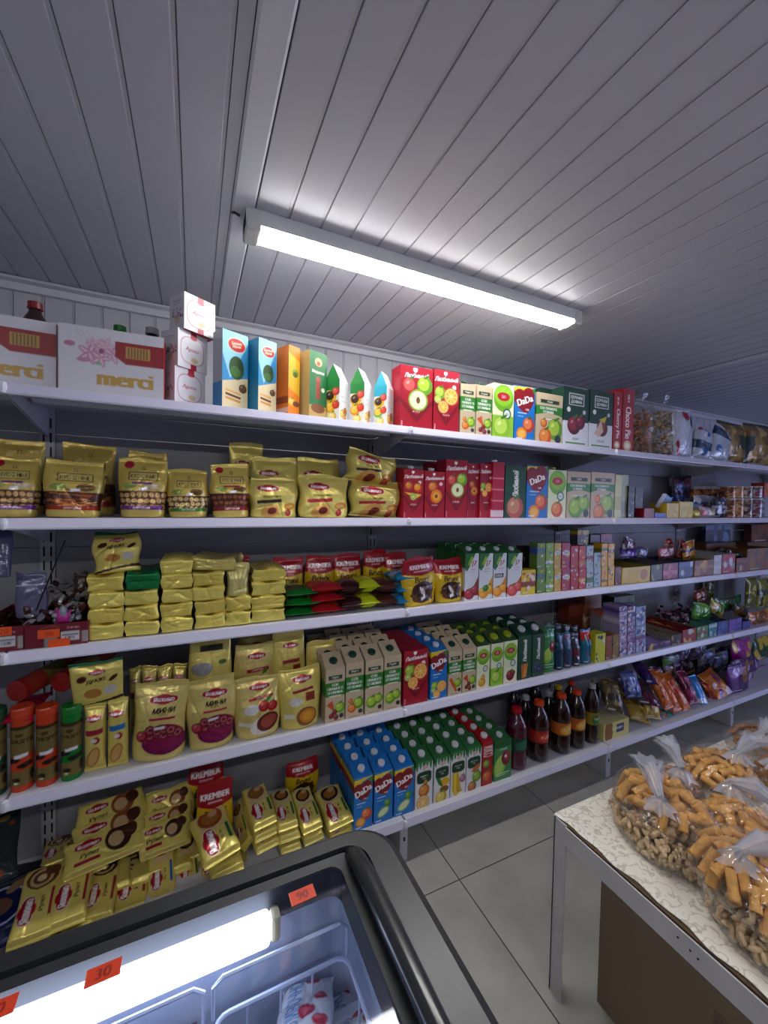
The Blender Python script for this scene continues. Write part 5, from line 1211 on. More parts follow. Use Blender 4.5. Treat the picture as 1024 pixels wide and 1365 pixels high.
lean('sweet_packet', 20, 963, 50, 925, 1.45, .075, .14, .03, lambda w, h: plain(w, h, '#a81434', [(.0, .2, '#b8183c'), (.35, .42, '#8a6a78'), (.6, .65, '#6a1428')]), 'shiny crimson packet lying on top of the orange tubes', m=FILM, seed=4)
for k, (xl, xr, yt, yb) in enumerate(((109, 140, 944, 1036), (141, 170, 937, 1028))):
    soft('biscuit_roll', 4, xl, xr, yt, yb, lambda w, h, k=k: yash(w, h, 'stand', .3+k*.01), 'upright gold biscuit roll with %s stripe' % ('red', 'blue')[k], d=.055, Y=1.447, seed=90+k, kind='pillow', wr=.7, cat='packet')
soft('dragee_bag', 4, 93, 167, 884, 944, lambda w, h: yash(w, h, 'draje'), 'gold dragee bag with green top edge propped on the rolls', d=.035, z=onY(130, 944, 1.46).z, Y=1.46, seed=93, kind='pillow', roll=-.06, wr=.7)
for k, (xl, xr, yt) in enumerate(((171, 187, 893), (187, 209, 891), (209, 229, 890), (229, 250, 888))):
    soft('biscuit_roll', 4, xl, xr, yt, 960, lambda w, h: yash(w, h, 'stand'), ('first', 'second', 'third', 'fourth')[k]+' gold roll from the left in the dark back row of the fourth shelf', d=.05, Y=1.62, seed=94+k, kind='pillow', cell=.004, cat='packet')
soft('mini_roll_bag', 4, 172, 246, 916, 1025, lambda w, h: yash(w, h, 'mini'), 'gold bag of mini rolls with purple bowl picture, left of the two', d=.075, Y=1.445, seed=100, roll=.05, rz=-.12, wr=1.1)
soft('mini_roll_bag', 4, 249, 315, 908, 1006, lambda w, h: yash(w, h, 'mini'), 'gold bag of mini rolls with purple bowl picture, right of the two', d=.075, Y=1.445, seed=101, wr=1.1)
soft('marshmallow_bag', 4, 315, 376, 908, 990, lambda w, h: yash(w, h, 'marsh'), 'gold sweets bag with cherry picture, front row of the fourth shelf', d=.075, Y=1.445, seed=102, wr=1.1, roll=-.03)
soft('marshmallow_bag', 4, 375, 431, 896, 976, lambda w, h: yash(w, h, 'marsh2'), 'gold sweets bag with orange filling picture beside the beige cartons', d=.075, Y=1.445, seed=103, wr=1.1, roll=-.02)
soft('marshmallow_bag', 4, 252, 309, 850, 990, lambda w, h: yash(w, h, 'zefir'), 'gold sweets bag with white marshmallow picture behind the right mini roll bag', d=.07, Y=1.56, seed=104, cell=.003)
soft('marshmallow_bag', 4, 313, 367, 862, 975, lambda w, h: yash(w, h, 'marsh'), 'gold sweets bag with cherry picture in the second row', d=.07, Y=1.56, seed=105, cell=.003)
soft('marshmallow_bag', 4, 317, 363, 846, 960, lambda w, h: yash(w, h, 'marsh'), 'gold sweets bag at the back, above the second row cherry one', d=.07, Y=1.67, seed=106, cell=.004)
soft('marshmallow_bag', 4, 364, 409, 845, 960, lambda w, h: yash(w, h, 'marsh2'), 'gold sweets bag in the second row behind the orange filling one', d=.07, Y=1.56, seed=107, cell=.003)
soft('marshmallow_bag', 4, 411, 448, 857, 950, lambda w, h: yash(w, h, 'marsh2'), 'gold sweets bag half hidden by the first beige carton', d=.07, Y=1.56, seed=108, cell=.003)
def row4(xl, xr, yt, yb, fn, label, cap, n, rl, d=.072, sl=.04, top=None, capr=.0145, caph=.008, cell=None, Y=1.445, lv=4, name='juice_carton', yc=None):
    x, Y, w, h = fit(lv, xl, xr, yt, yb, Y)
    # yt is the top of the slanted roof at its back edge seen from above
    xm = (xl+xr)/2; h = onY(xm, yt, Y+d).z-SURF[lv]
    o = carton(name, x, Y, SURF[lv], w*.975, d, h, fn(w, h-sl), cap, sl, top, label=label, capr=capr, caph=caph, cell=cell)
    if n: behind(o, n, d+.004, rl)
    return o
for i, (xl, xr, yt, yb, kd) in enumerate(((434, 460, 868, 972, 'cherry'), (461, 485, 860, 966, 'pear'), (487, 511, 857, 960, 'apple'), (512, 535, 852, 954, 'apple'))):
    row4(xl, xr, yt, yb, lambda w, h, kd=kd: organic(w, h, kd), ORD[i]+' beige juice carton with dark green cap, front row beside the gold bags', '#123c2c', 3, 'beige juice carton, {} row, in the '+ORD[i]+' column beside the gold bags', capr=.016)
o = row4(538, 571, 855, 944, 0 or (lambda w, h: lyub(w, h, 'orange')), 'large red juice carton with orange slices on the fourth shelf', None, 0, '', sl=0, d=.09)
x0 = o.location.x
for k in range(2):
    c = dup(o, (x0+.004*k, 1.445+.095*(k+1), z4)); tag(c, 'large dark red juice carton, {} row on the fourth shelf'.format(ORD[k+1]), 'carton')
row4(574, 596, 852, 936, lambda w, h: dada(w, h, 'orange'), 'blue juice carton with heart logo on the fourth shelf', '#cfd8e8', 3, 'blue juice carton, {} row on the fourth shelf', sl=.02, top='#1c72c0', caph=.014)
for i, (xl, xr, yt, yb, kd) in enumerate(((598, 616, 847, 928, 'carrot'), (617, 635, 844, 921, 'cherry'))):
    row4(xl, xr, yt, yb, lambda w, h, kd=kd: organic(w, h, kd), ('left', 'right')[i]+' beige juice carton with dark green cap, beside the lime green ones', '#123c2c', 3, 'beige juice carton, {} row, '+('left', 'right')[i]+' column beside the lime green ones', capr=.016)
for i, (xl, xr, yt, yb, kd) in enumerate(((636, 653, 841, 915, 'pear'), (655, 671, 838, 911, 'apple'), (672, 690, 835, 907, 'cherry'))):
    row4(xl, xr, yt, yb, lambda w, h, kd=kd: sady(w, h, kd), ORD[i]+' lime green juice carton with lime cap on the fourth shelf', '#93a51c', 2, 'lime green juice carton, {} row, in the '+ORD[i]+' column', top='#33502c', capr=.02, caph=.012)
for i, (xl, xr, yt, yb, kd) in enumerate(((691, 709, 829, 903, 'carrot'), (710, 726, 827, 898, 'plum'))):
    row4(xl, xr, yt, yb, lambda w, h, kd=kd: lyubgreen(w, h, kd), ('left', 'right')[i]+' dark green juice carton with vertical lettering on the fourth shelf', '#c4cbd0', 2, 'dark green juice carton, {} row, '+('left', 'right')[i]+' column', top='#14382a', capr=.019, caph=.016)
x, Y, w, h = fit(4, 727, 743, 838, 894, 1.45)
soft('juice_pouch', 4, 727, 743, 836, 893, lambda w, h: gr5(w, h), 'green soft juice pouch with pear picture', d=.05, Y=1.45, seed=110, m=FILM, cell=.003)
for k, (xl, xr, yt, yb, c, cc, nm) in enumerate(((744, 754, 845, 889, '#1c3a5a', ['#2a8a5a', '#b82a30', '#c8d0e0'], 'blue juice pouch with red fruit, left of four'), (755, 766, 845, 886, '#2a4a6a', ['#8a2a3a', '#c8ccd8'], 'blue and white juice pouch, second of four'), (767, 777, 846, 883, '#3a3a4a', ['#c8ccd8', '#6a2a3a'], 'slim grey juice pouch, third of four'), (779, 792, 841, 880, '#1f6a8a', ['#2a9a5a', '#b81c24', '#1c2a5a'], 'turquoise juice pouch with red fruit, right of four'))):
    soft('juice_pouch', 4, xl, xr, yt, yb, lambda w, h: junk(w, h, c, cc, k+2, n=6), nm, d=.05, Y=1.45, seed=111+k, m=FILM, cell=.0035)
for k, (xl, xr, yt) in enumerate(((730, 741, 832), (742, 752, 833), (753, 764, 834), (765, 775, 836))):
    soft('juice_pouch', 4, xl, xr, yt, 880, lambda w, h: junk(w, h, '#22302c', ['#3a5a4a', '#8a90a0'], k, n=5), ORD[k]+' dark pouch in the second row behind the small juices', d=.05, Y=1.54, seed=121+k, m=FILM, cell=.005)
def bx4(*a, **k): return bx(*a, **k)
bx('small_box', 4, 794, 807, 845, 880, .06, lambda w, h: junk(w, h, '#c8cc2c', ['#2a2a5a', '#d8d8c8'], 3, n=6), 'lime yellow small box at the right end of the juices', Y=1.445, cell=.003)
bx('small_box', 4, 808, 816, 848, 878, .06, lambda w, h: junk(w, h, '#8a4a24', ['#b82c1c', '#3a2414'], 3), 'red brown small box, front row at the shelf joint, left one', Y=1.45, cell=.004)
bx('small_box', 4, 817, 826, 846, 876, .06, lambda w, h: junk(w, h, '#8a6a30', ['#2a5a2c', '#b87a3c'], 6), 'green brown small box, front row at the shelf joint, right one', Y=1.45, cell=.004)
bx('upright_box', 4, 801, 812, 815, 870, .07, lambda w, h: plain(w, h, '#8a8a90', [(.9, 1, '#b84a1c')]), 'grey sided upright box with orange top behind the small boxes', Y=1.55, cell=.005)
bx('upright_box', 4, 812, 822, 820, 868, .07, lambda w, h: junk(w, h, '#9a2c24', ['#c8503a', '#b88a6a'], 3), 'red upright box beside the orange topped one', Y=1.53, cell=.005)
bx('upright_box', 4, 779, 801, 792, 866, .09, lambda w, h: junk(w, h, '#8a5a3c', ['#b87a5a', '#a83a20', '#d8b8a0'], 8), 'tall orange brown box at the back of the fourth shelf', Y=1.66, cell=.006)
bx('upright_box', 4, 758, 778, 805, 866, .08, lambda w, h: plain(w, h, '#5a2418', [(.7, 1, '#7a3020')]), 'dark red brown box at the back, left of the tall one', Y=1.67, cell=.008)
bx('upright_box', 4, 818, 845, 795, 860, .06, lambda w, h: junk(w, h, '#5a5a2c', ['#2a3a1c', '#8a8a4a', '#7a3a20'], 9, n=10), 'olive box at the back right of the shelf joint', Y=1.7, cell=.006)

# ---------------- bottom shelf: pile of gold packs
z5 = SURF[5]
rb = lambda k, c: (lambda w, h: yash(w, h, k, c))
for k, (xb, yb, xt, yt, w, L, kd, c, nm, Yb) in enumerate((
        (37, 1260, 62, 1156, .098, .21, 'roll', '#6a3a24', 'first gold swiss roll pack from the left in the front row', 1.40),
        (88, 1238, 106, 1140, .094, .21, 'roll', '#7a4a30', 'second gold swiss roll pack, overlapping the first, front row', 1.41),
        (126, 1234, 143, 1146, .092, .21, 'roll', '#3a1c14', 'third gold pack with chocolate roll picture, front row', 1.42),
        (172, 1222, 181, 1138, .092, .21, 'roll', '#3a1c14', 'fourth gold pack with chocolate roll picture, front row', 1.43),
        (216, 1206, 215, 1116, .082, .20, 'wafer', '#8a4a1c', 'fifth gold pack with wafer picture and blue stripe, front row', 1.44),
        (254, 1194, 247, 1110, .070, .20, 'wafer', '#2a2018', 'narrow gold wafer pack left of the big raised one', 1.45))):
    lean('roll_pack', xb, yb, xt, yt, Yb, w, L, .04, rb(kd, c), nm, 'tray', seed=130+k, wr=1.0)
lean('wafer_pack', 298, 1146, 275, 1083, 1.39, .118, .18, .045, rb('wafer', '#9a4a20'), 'largest gold wafer pack with blue stripe, raised on the pile', kind='tray', seed=140)
for k, (xb, yb, xt, yt, w, kd, c, nm) in enumerate(((355, 1102, 337, 1050, .088, 'wafer', '#8a5a40', 'gold wafer pack with pink picture, topmost right of the raised one'),
        (385, 1106, 372, 1054, .078, 'wafer', '#2a241c', 'gold wafer pack with nut picture, second right of the raised one'),
        (418, 1108, 399, 1052, .082, 'wafer', '#2a2218', 'gold wafer pack with dark chocolate picture'),
        (456, 1102, 434, 1050, .105, 'wafer', '#2c2424', 'gold wafer pack with green stripe next to the blue cartons'))):
    lean('wafer_pack', xb, yb, xt, yt, 1.42, w, .165, .035, rb(kd, c), nm, kind='tray', seed=141+k)
    for j in (1, 2):
        lean('wafer_pack', xb+2*j, yb+15*j, xt+2*j, yt+15*j, 1.425, w*1.02, .165, .035, rb('wafer', c), 'gold wafer pack, %s layer under the %s one right of the raised pack' % (ORD[j], ('topmost pink', 'nut pictured', 'dark chocolate', 'green striped')[k]), kind='tray', seed=151+k*3+j, cell=.004)
def across(xc, yc, w, h, Yb, label, k, tilt=-1.0, rz=0, lv=5):
    P = onY(xc, yc, Yb); a = Art(w, h, YEL); logo(a, .28, .72, .17, k=.36); a.text('Рулет', .3, .42, .17, '#2a241c', maxw=.3, bold=2, slant=.2); a.rect(.12, .2, .42, .3, '#9a1c30'); a.ell(.65, .6, .17, .17, '#3a1c14' if k % 2 else '#8a4a28'); a.ell(.62, .58, .1, .1, '#c8a878'); a.ell(.8, .72, .1, .1, '#4a2418'); a.rect(.08, .02, .9, .1, '#cdbb6c')
    o = mo('roll_pack', pack_mesh('roll_pack', w, h, .04, a, 'tray', FOIL, None, k, .9)); o.location = P; o.rotation_euler = (tilt, 0, rz); tag(o, label, 'packet')
across(143, 1152, .225, .10, 1.53, 'gold swiss roll pack lying crosswise, lower of the left pair', 161, -1.05, .2)
across(150, 1129, .22, .10, 1.59, 'gold swiss roll pack lying crosswise, middle of the left group', 162, -1.0, .2)
across(152, 1103, .205, .105, 1.65, 'gold swiss roll pack lying crosswise, uppermost of the left group', 164, -.95, .25)
across(222, 1136, .165, .10, 1.53, 'gold biscuit pack lying crosswise, lowest of the middle group', 165, -1.0, .12)
across(226, 1116, .16, .10, 1.58, 'gold biscuit pack lying crosswise, second of the middle group', 166, -1.0, .12)
across(228, 1098, .16, .12, 1.63, 'gold biscuit pack lying crosswise, uppermost of the middle group', 168, -.85, .12)
for k, (xb, yb, xt, yt, Yb) in enumerate(((95, 1196, 108, 1150, 1.5), (150, 1190, 156, 1140, 1.5), (196, 1176, 200, 1128, 1.5), (236, 1166, 236, 1112, 1.5), (262, 1150, 262, 1096, 1.52), (120, 1170, 126, 1130, 1.56))):
    lean('roll_pack', xb, yb, xt, yt, Yb, .1, .17, .04, lambda w, h: plain(w, h, YEL), 'plain backed gold pack filling the gold pile behind its front row', kind='tray', seed=260+k, group='gold packs buried in the pile', cell=.004)
lean('roll_pack', 72, 1158, 80, 1120, 1.62, .08, .16, .04, rb('roll', '#5a3424'), 'gold swiss roll pack in shade behind the first two', kind='tray', seed=170)
lean('roll_pack', 48, 1275, 66, 1200, 1.39, .09, .19, .04, lambda w, h: plain(w, h, YEL), 'gold pack under the first swiss roll pack', kind='tray', seed=171)
lean('roll_pack', 100, 1252, 112, 1190, 1.40, .08, .19, .04, lambda w, h: plain(w, h, YEL), 'gold pack under the second swiss roll pack', kind='tray', seed=172)
lean('wafer_pack', 262, 1200, 262, 1150, 1.43, .075, .18, .04, lambda w, h: plain(w, h, YEL), 'gold pack under the narrow wafer pack', kind='tray', seed=173)
lean('wafer_pack', 305, 1168, 290, 1105, 1.41, .105, .18, .04, lambda w, h: plain(w, h, YEL), 'gold pack right under the largest raised one', kind='tray', seed=174)
lean('wafer_pack', 332, 1128, 318, 1068, 1.46, .06, .18, .04, rb('wafer', '#2a241c'), 'gold wafer pack wedged on edge behind the raised one', kind='tray', seed=175, side=(.5, 0, .8))
lean('wafer_pack', 284, 1186, 278, 1112, 1.43, .07, .19, .04, rb('wafer', '#8a4a1c'), 'gold wafer pack squeezed between the narrow pack and the raised one', kind='tray', seed=176)
lean('wafer_pack', 318, 1172, 306, 1118, 1.43, .09, .17, .04, lambda w, h: plain(w, h, YEL), 'plain gold pack low on the right of the raised one', kind='tray', seed=177)
soft('cookie_bag', 5, 262, 311, 1044, 1120, lambda w, h: krember(w, h), 'yellow cookie bag with red top standing in the gold pile', d=.05, Y=1.55, m=FILM, seed=180)
soft('cookie_bag', 5, 251, 298, 1019, 1100, lambda w, h: krember(w, h), 'dark red topped cookie bag behind the one in the gold pile', d=.05, Y=1.68, m=FILM, seed=181, cell=.004)
soft('cookie_bag', 5, 383, 426, 1018, 1090, lambda w, h: krember(w, h), 'yellow cookie bag with red top at the back, left of the blue cartons', d=.05, Y=1.66, m=FILM, seed=182, cell=.003)
def navy(w, h):
    a = Art(w, h, '#161c46'); a.ell(.3, .5, .5, .4, '#a8b0d0'); a.ell(.3, .5, .46, .36, '#161c46'); a.ell(.25, .5, .3, .2, '#6a4a3a'); a.ell(.6, .75, .2, .1, '#8a6a50', .5); return a
lean('snack_bag', 5, 1262, 20, 1168, 1.42, .15, .21, .05, navy, 'navy blue snack bag in the bottom left corner of the shelf', seed=183, m=FILM)
lean('snack_bag', 12, 1200, 38, 1150, 1.62, .15, .15, .05, lambda w, h: plain(w, h, '#1c1c2a'), 'black snack bag lying behind the navy blue one', seed=184, m=FILM)
lean('snack_bag', -4, 1180, 5, 1085, 1.50, .09, .22, .05, lambda w, h: junk(w, h, '#2c3436', ['#8a3a1c', '#5a6a70', '#a88a50'], 3), 'grey snack bag standing at the left edge behind the navy one', seed=185, m=FILM)
# bottom shelf cartons
for i, (xl, xr, yt, yb, kd) in enumerate(((472, 497, 1010, 1108, 'peach'), (499, 524, 1003, 1101, 'guava'), (526, 552, 998, 1093, 'guava'))):
    row4(xl, xr, yt, yb, lambda w, h, kd=kd: dada(w, h, kd), ORD[i]+' blue juice carton from the left, front row of the bottom shelf', '#d8dce6', 3, 'blue juice carton, {} row of the bottom shelf, '+ORD[i]+' column', lv=5, sl=.03, top='#1c72c0', capr=.015, caph=.014, Y=1.43)
for i, (xl, xr, yt, yb, kd) in enumerate(((554, 577, 992, 1083, 'citrus'), (579, 600, 987, 1078, 'pine'), (601, 621, 980, 1071, 'banana'), (622, 642, 975, 1064, 'mango'))):
    row4(xl, xr, yt, yb, lambda w, h, kd=kd: fsad(w, h, kd), ORD[i]+' white juice carton with green leaf top, front row of the bottom shelf', '#dcdce2', 3, 'white juice carton with green leaf top, {} row, '+ORD[i]+' column', lv=5, sl=.025, top='#2e6a3a', capr=.016, caph=.014, Y=1.43)
row4(643, 657, 969, 1055, redjuice, 'slim red juice carton on the bottom shelf', '#e0dce0', 3, 'slim red juice carton, {} row', lv=5, sl=.02, top='#a8141e', capr=.016, caph=.014, Y=1.43)
row4(659, 682, 968, 1049, gr5, 'wide green juice carton next to the purple drink bottle', '#dcdce2', 3, 'wide dark green juice carton, {} row', lv=5, sl=.02, top='#2e6a3a', capr=.015, caph=.014, Y=1.43)
# bottles
def labart(c, c2, t, c3='#e8d8b0'):
    a = Art(.16, .09, c); a.ell(.5, .5, .28, .2, c2, .3); a.text(t, .5, .55, .22, c3, .2, maxw=.6, bold=2); a.rect(0, .0, 1, .06, '#1c1412'); return a
bl = [(697, 27, 950, 1037, '#4a0a26', '#b81424', 'purple grape drink bottle with red cap', '#123c30', '#2a6a50', '', True), (727, 25, 940, 1024, '#280b07', '#d8481c', 'dark cola bottle with orange cap and red label', '#a01c14', '#c83a24', 'Cola', False),
      (757, 23, 930, 1009, '#240a07', '#d8481c', 'dark cola bottle with orange cap and orange label, left of the pair', '#b8601c', '#e0a83c', 'Cola', False), (777, 20, 925, 1004, '#240a07', '#d8481c', 'dark cola bottle with orange cap and orange label, right of the pair', '#b8601c', '#e0a83c', 'Cola', False),
      (796, 16, 916, 998, '#2a160a', '#a8a8a8', 'slim brown drink bottle with grey cap at the shelf joint', '#8a7a1c', '#2a6a30', 'Чай', False)]
for k, (xc, wp, yt, yb, body, cap, lb, c1, c2, t, rid) in enumerate(bl):
    x, Y, w, h = bt(5, xc, wp, yt, yb, 1.44); bottle('drink_bottle', x, Y+w*.36, z5, h, w*.40, body, cap, lb, labart(c1, c2, t), lz=(.33, .55), ridges=rid)
x_ = 0
for k, (xc, wp, yt, Yy, body, cap, lb) in enumerate(((700, 24, 940, 1.6, '#1a0810', '#b0b4bc', 'dark bottle with white cap in the second row behind the purple drink'), (731, 24, 931, 1.58, '#120605', '#b0b4bc', 'dark bottle with white cap in the second row behind the red label cola'),
                                         (743, 22, 917, 1.62, '#170c05', '#b8a01c', 'dark bottle with yellow cap between the orange capped colas'), (760, 22, 914, 1.63, '#240a07', '#c03a20', 'dark bottle with red orange cap in the second row behind the pair'),
                                         (684, 24, 938, 1.70, '#200818', '#8a8e98', 'dark bottle with grey cap at the very back'), (791, 18, 908, 1.60, '#24180e', '#8a8a88', 'slim bottle behind the one at the shelf joint'), (712, 24, 925, 1.71, '#200818', '#7a1420', 'dark bottle with dull red cap at the very back'))):
    x, Y, w, h = bt(5, xc, wp, yt, 1000, Yy); bottle('drink_bottle', x, Yy, z5, max(.26, min(h, .36)), .04, body, cap, lb, labart('#3a1c14', '#6a3a1c', ''), lz=(.33, .55))

# ---------------- right hand bays, sweets and snacks
# second shelf
def S2(n, xl, xr, yt, yb, c, cc, lb, Y=1.45, z=None, d=.08, kind=None, t=None, seed=1, lv=2, cell=.005, cat='box', roll=0, tilt=0):
    if kind: return soft(n, lv, xl, xr, yt, yb, lambda w, h: junk(w, h, c, cc, seed, t, n=7), lb, d=d, Y=Y, z=z, kind=kind, m=FILM, seed=seed, cell=cell, cat=cat, roll=roll, tilt=tilt)
    return bx(n, lv, xl, xr, yt, yb, d, lambda w, h: junk(w, h, c, cc, seed, t, n=7), lb, Y=Y, z=z, cell=cell, cat=cat)
S2('sweets_box', 838, 846, 648, 690, '#1c1a18', ['#4a4a3a', '#6a6a50'], 'black sweets box left of the tilted blue card, second shelf', d=.2, seed=1)
S2('sweets_box', 847, 857, 650, 690, '#2a2416', ['#6a5a20', '#1a1a1a'], 'dark olive sweets box left of the tilted blue card', d=.2, seed=2, Y=1.5)
S2('sweets_box', 859, 872, 678, 690, '#8a1420', ['#b02c38', '#5a1020'], 'low red box below the tilted blue card', d=.1, seed=3)
S2('sweets_box', 873, 888, 684, 691, '#1c3aa0', ['#2a4ab8'], 'low bright blue box below the tilted card', d=.1, seed=4)
lean('leaflet_pack', 880, 678, 893, 657, 1.50, .13, .09, .012, lambda w, h: (lambda a: (a.rect(.0, 0, .35, 1, '#c8ccd8'), [a.rect(.45+i*.13, .1, .5+i*.13, .9, '#c8e0f0') for i in range(4)], a)[-1])(plain(w, h, '#1c7ab8')), 'tilted blue and white card pack on the second shelf', m=CARD, seed=2, cell=.005)
tray('sweets_tray', 2, 889, 905, 671, 691, .1, lambda w, h: junk(w, h, '#d8b01c', ['#e0c850', '#c89018'], 2), '#c8a020', 'yellow open sweets tray, left of the two on the second shelf', Y=1.45, cell=.005)
tray('sweets_tray', 2, 906, 924, 669, 691, .1, lambda w, h: junk(w, h, '#d4ac1c', ['#b8c048', '#e0c850'], 5), '#c8a020', 'yellow open sweets tray, right of the two on the second shelf', Y=1.45, cell=.005)
S2('sweets_bag', 900, 926, 634, 672, '#1f1a2c', ['#7a2a4a', '#2a3a7a', '#a8a0b0'], 'dark purple sweets bag standing at the back of the second shelf', kind='pillow', Y=1.68, d=.05, seed=4, cat='bag')
S2('sweets_bag', 918, 934, 664, 672, '#2a5a3c', ['#1c3a5a', '#6a8a4a'], 'green packet lying behind the yellow trays', kind='pillow', Y=1.55, z=1.45, d=.05, seed=6, cat='packet')
S2('sweets_bag', 926, 936, 680, 690, '#d8b820', ['#e0d060', '#b8a01c'], 'small yellow packet right of the yellow trays', kind='pillow', d=.03, seed=7, cat='packet')
S2('sweets_bag', 936, 958, 676, 690, '#b8b0b8', ['#b86a70', '#d8d0d0', '#a89a70'], 'pale pink packet in front of the jars', kind='pillow', d=.04, seed=8, cat='packet')
S2('sweets_bag', 929, 955, 661, 676, '#a8a8c0', ['#d0d0e0', '#8a2a60', '#3a6a9a'], 'pale packet with purple print lying behind the pale pink one', kind='pillow', Y=1.52, z=1.43, d=.05, seed=9, cat='packet')
S2('sweets_bag', 955, 974, 663, 690, '#2a2a3c', ['#9a9ab0', '#4a4a60', '#b8b8c8'], 'dark packet with silver print left of the nut jars', kind='pillow', d=.05, seed=10, cat='packet')
jarm = bpy.data.materials.new('jar_plastic')
def jar(xc, wp, yt, yb, z, c, cc, lb, Y=1.47, lidc='#b8b4b8'):
    x, Y, w, h = fit(2, xc-wp/2, xc+wp/2, yt, yb, Y)
    if z is not None: h = onY(xc, yt, Y).z-z
    else: z = SURF[2]
    r = w/2*.8; o = empty('nut_jar', (x, Y+r, z)); mo('jar_body', roll_mesh('jar_body', r, h*.9, junk(.12, h, c, cc, int(xc), n=40), n=20), o)
    MB().lathe([(r*1.02, 0), (r*1.02, h*.08), (r*.9, h*.1), (.001, h*.1)], 16, (0, 0, h*.9)).build('lid', plast(lidc), o); tag(o, lb, 'jar'); return z+h
for k, (xc, c, cc) in enumerate(((980, '#9a5a34', ['#c88a5a', '#6a3418', '#d8a880']), (991, '#8a5030', ['#c89060', '#6a3418', '#e0b890']), (1003, '#2a2230', ['#8a6a50', '#c8b8b8', '#4a3040']), (1016, '#3a2030', ['#b8b8c8', '#8a4a60', '#c8a070']))):
    zt = jar(xc, 11, 664, 690, None, c, cc, ORD[k]+' nut jar from the left, lower tier by the right photo edge')
    jar(xc, 11, 648, 664, zt+.001, c, cc, ORD[k]+' nut jar from the left, upper tier by the right photo edge')
for k, xc in enumerate((934, 946, 958, 969)):
    jar(xc, 11, 648, 690, None, '#7a4020', ['#b06a34', '#5a2c14', '#c8864a'], ORD[k]+' orange nut jar in the row behind the packets', Y=1.66)
S2('sweets_box', 1019, 1035, 644, 660, '#a8401c', ['#c8602c', '#8a2418'], 'orange box on the jars at the right photo edge', z=onY(1024, 662, 1.5).z, Y=1.5, seed=3)
# middle shelf, right
TR = [(829, 867, 756, 777, '#d2ac14', ['#d8b830', '#b87a14', '#a85a1c'], '#8a7a20', 'bright yellow open display box on the middle shelf', None), (868, 883, 753, 773, '#3a4230', ['#8a8a50', '#1c2a1c'], '#5a5a5a', 'dark green display box right of the yellow one', None),
      (884, 904, 751, 770, '#7a1c40', ['#a83a5a', '#c86a80'], '#5a5a6a', 'raspberry coloured display box on the middle shelf', None), (905, 924, 749, 767, '#1c2c6a', ['#b8c0d8', '#2a4a9a'], '#3a3a5a', 'navy blue display box with white motif', None),
      (926, 951, 747, 765, '#7a3c24', ['#c8981c', '#a86a40'], '#8a7a50', 'brown and yellow display box right of the navy one', None), (952, 962, 740, 762, '#c0bcc4', ['#d0d0d8'], '#a8a8a8', 'white display box left of the red and white one', None),
      (963, 980, 739, 761, '#a8142c', ['#d0d0d8', '#8a8a98'], '#a8a8a8', 'red and white display box on the middle shelf', None), (982, 996, 744, 760, '#8a3a24', ['#3a2a2a', '#c89a80'], '#6a4a2a', 'small brown sweets box right of the red and white one', None),
      (996, 1030, 731, 757, '#7a4418', ['#5a5048', '#8a5a24'], '#6a3c14', 'large brown cardboard box at the right photo edge, middle shelf', None)]
for k, (xl, xr, yt, yb, c, cc, inn, lb, _) in enumerate(TR):
    tray('display_box', 3, xl, xr, yt, yb, .24, lambda w, h: junk(w, h, c, cc, k+2, n=5), inn, lb, Y=1.447, cell=.005)
    x, Y, w, h = fit(3, xl, xr, yt, yb, 1.447)
    for j in range(3):
        if j == 2 and k % 2: continue
        o = mo('chocolate_bar', pack_mesh('chocolate_bar', w*.8, .12, .02, junk(w*.8, .12, cc[0], [c]+cc, k+j, n=3), 'pillow', FILM, .007, k*3+j)); o.location = (x, Y+.03+.07*j, z3+h*.3+.008*j); o.rotation_euler = (-1.25, 0, 0)
        tag(o, '%s wrapped bar in the %s' % (('front', 'middle', 'rear')[j], lb.replace(' on the middle shelf', '')), 'candy')
G3 = [('sweets_packet', 829, 848, 718, 738, '#26162a', ['#c8c0d0', '#5a2a4a'], 'dark packet with white lettering tilted above the yellow display box', 'Тоса', 1.5), ('sweets_packet', 829, 853, 733, 745, '#2a1f6a', ['#5a3a9a', '#8a7ab0'], 'violet packet under the tilted dark one', None, 1.48),
      ('sweets_packet', 851, 866, 730, 744, '#6a6a90', ['#a8a8c0', '#3a3a6a'], 'pale violet packet beside the violet one', None, 1.5), ('sweets_packet', 881, 903, 728, 745, '#9a4a50', ['#c87a7a', '#6a2a30'], 'pink packet on the display boxes', None, 1.52), ('sweets_packet', 888, 900, 719, 730, '#7a1c18', ['#b83a2a', '#c8c0b8'], 'dark red packet standing behind the pink one', None, 1.6),
      ('sweets_packet', 905, 916, 720, 745, '#8a2a18', ['#c8c8d0', '#2a2a5a'], 'red and white packet slanting left of the yellow one', None, 1.55), ('sweets_packet', 914, 931, 722, 746, '#c89a20', ['#b83a3a', '#d8a890', '#3a2a5a'], 'yellow packet with pink picture above the brown display box', None, 1.53)]
for k, (n, xl, xr, yt, yb, c, cc, lb, t, Yy) in enumerate(G3): S2(n, xl, xr, yt, yb, c, cc, lb, lv=3, kind='pillow', Y=Yy, z=onY((xl+xr)/2, yb, Yy).z, d=.03, t=t, seed=k+3, cat='packet', roll=(.35, 0, .2, -.1, .1, .3, -.15)[k], cell=.004)
S2('gift_box', 941, 974, 697, 724, '#141a44', ['#3a4a8a', '#6a7ab0', '#2a3060'], 'navy blue flat box standing at the back of the middle shelf', lv=3, Y=1.7, d=.03, z=onY(957, 726, 1.7).z, seed=5, cell=.006)
S2('gift_box', 941, 980, 724, 760, '#5a3418', ['#6a4424'], 'brown carton under the navy blue flat box', lv=3, Y=1.62, d=.15, seed=2, cell=.01)
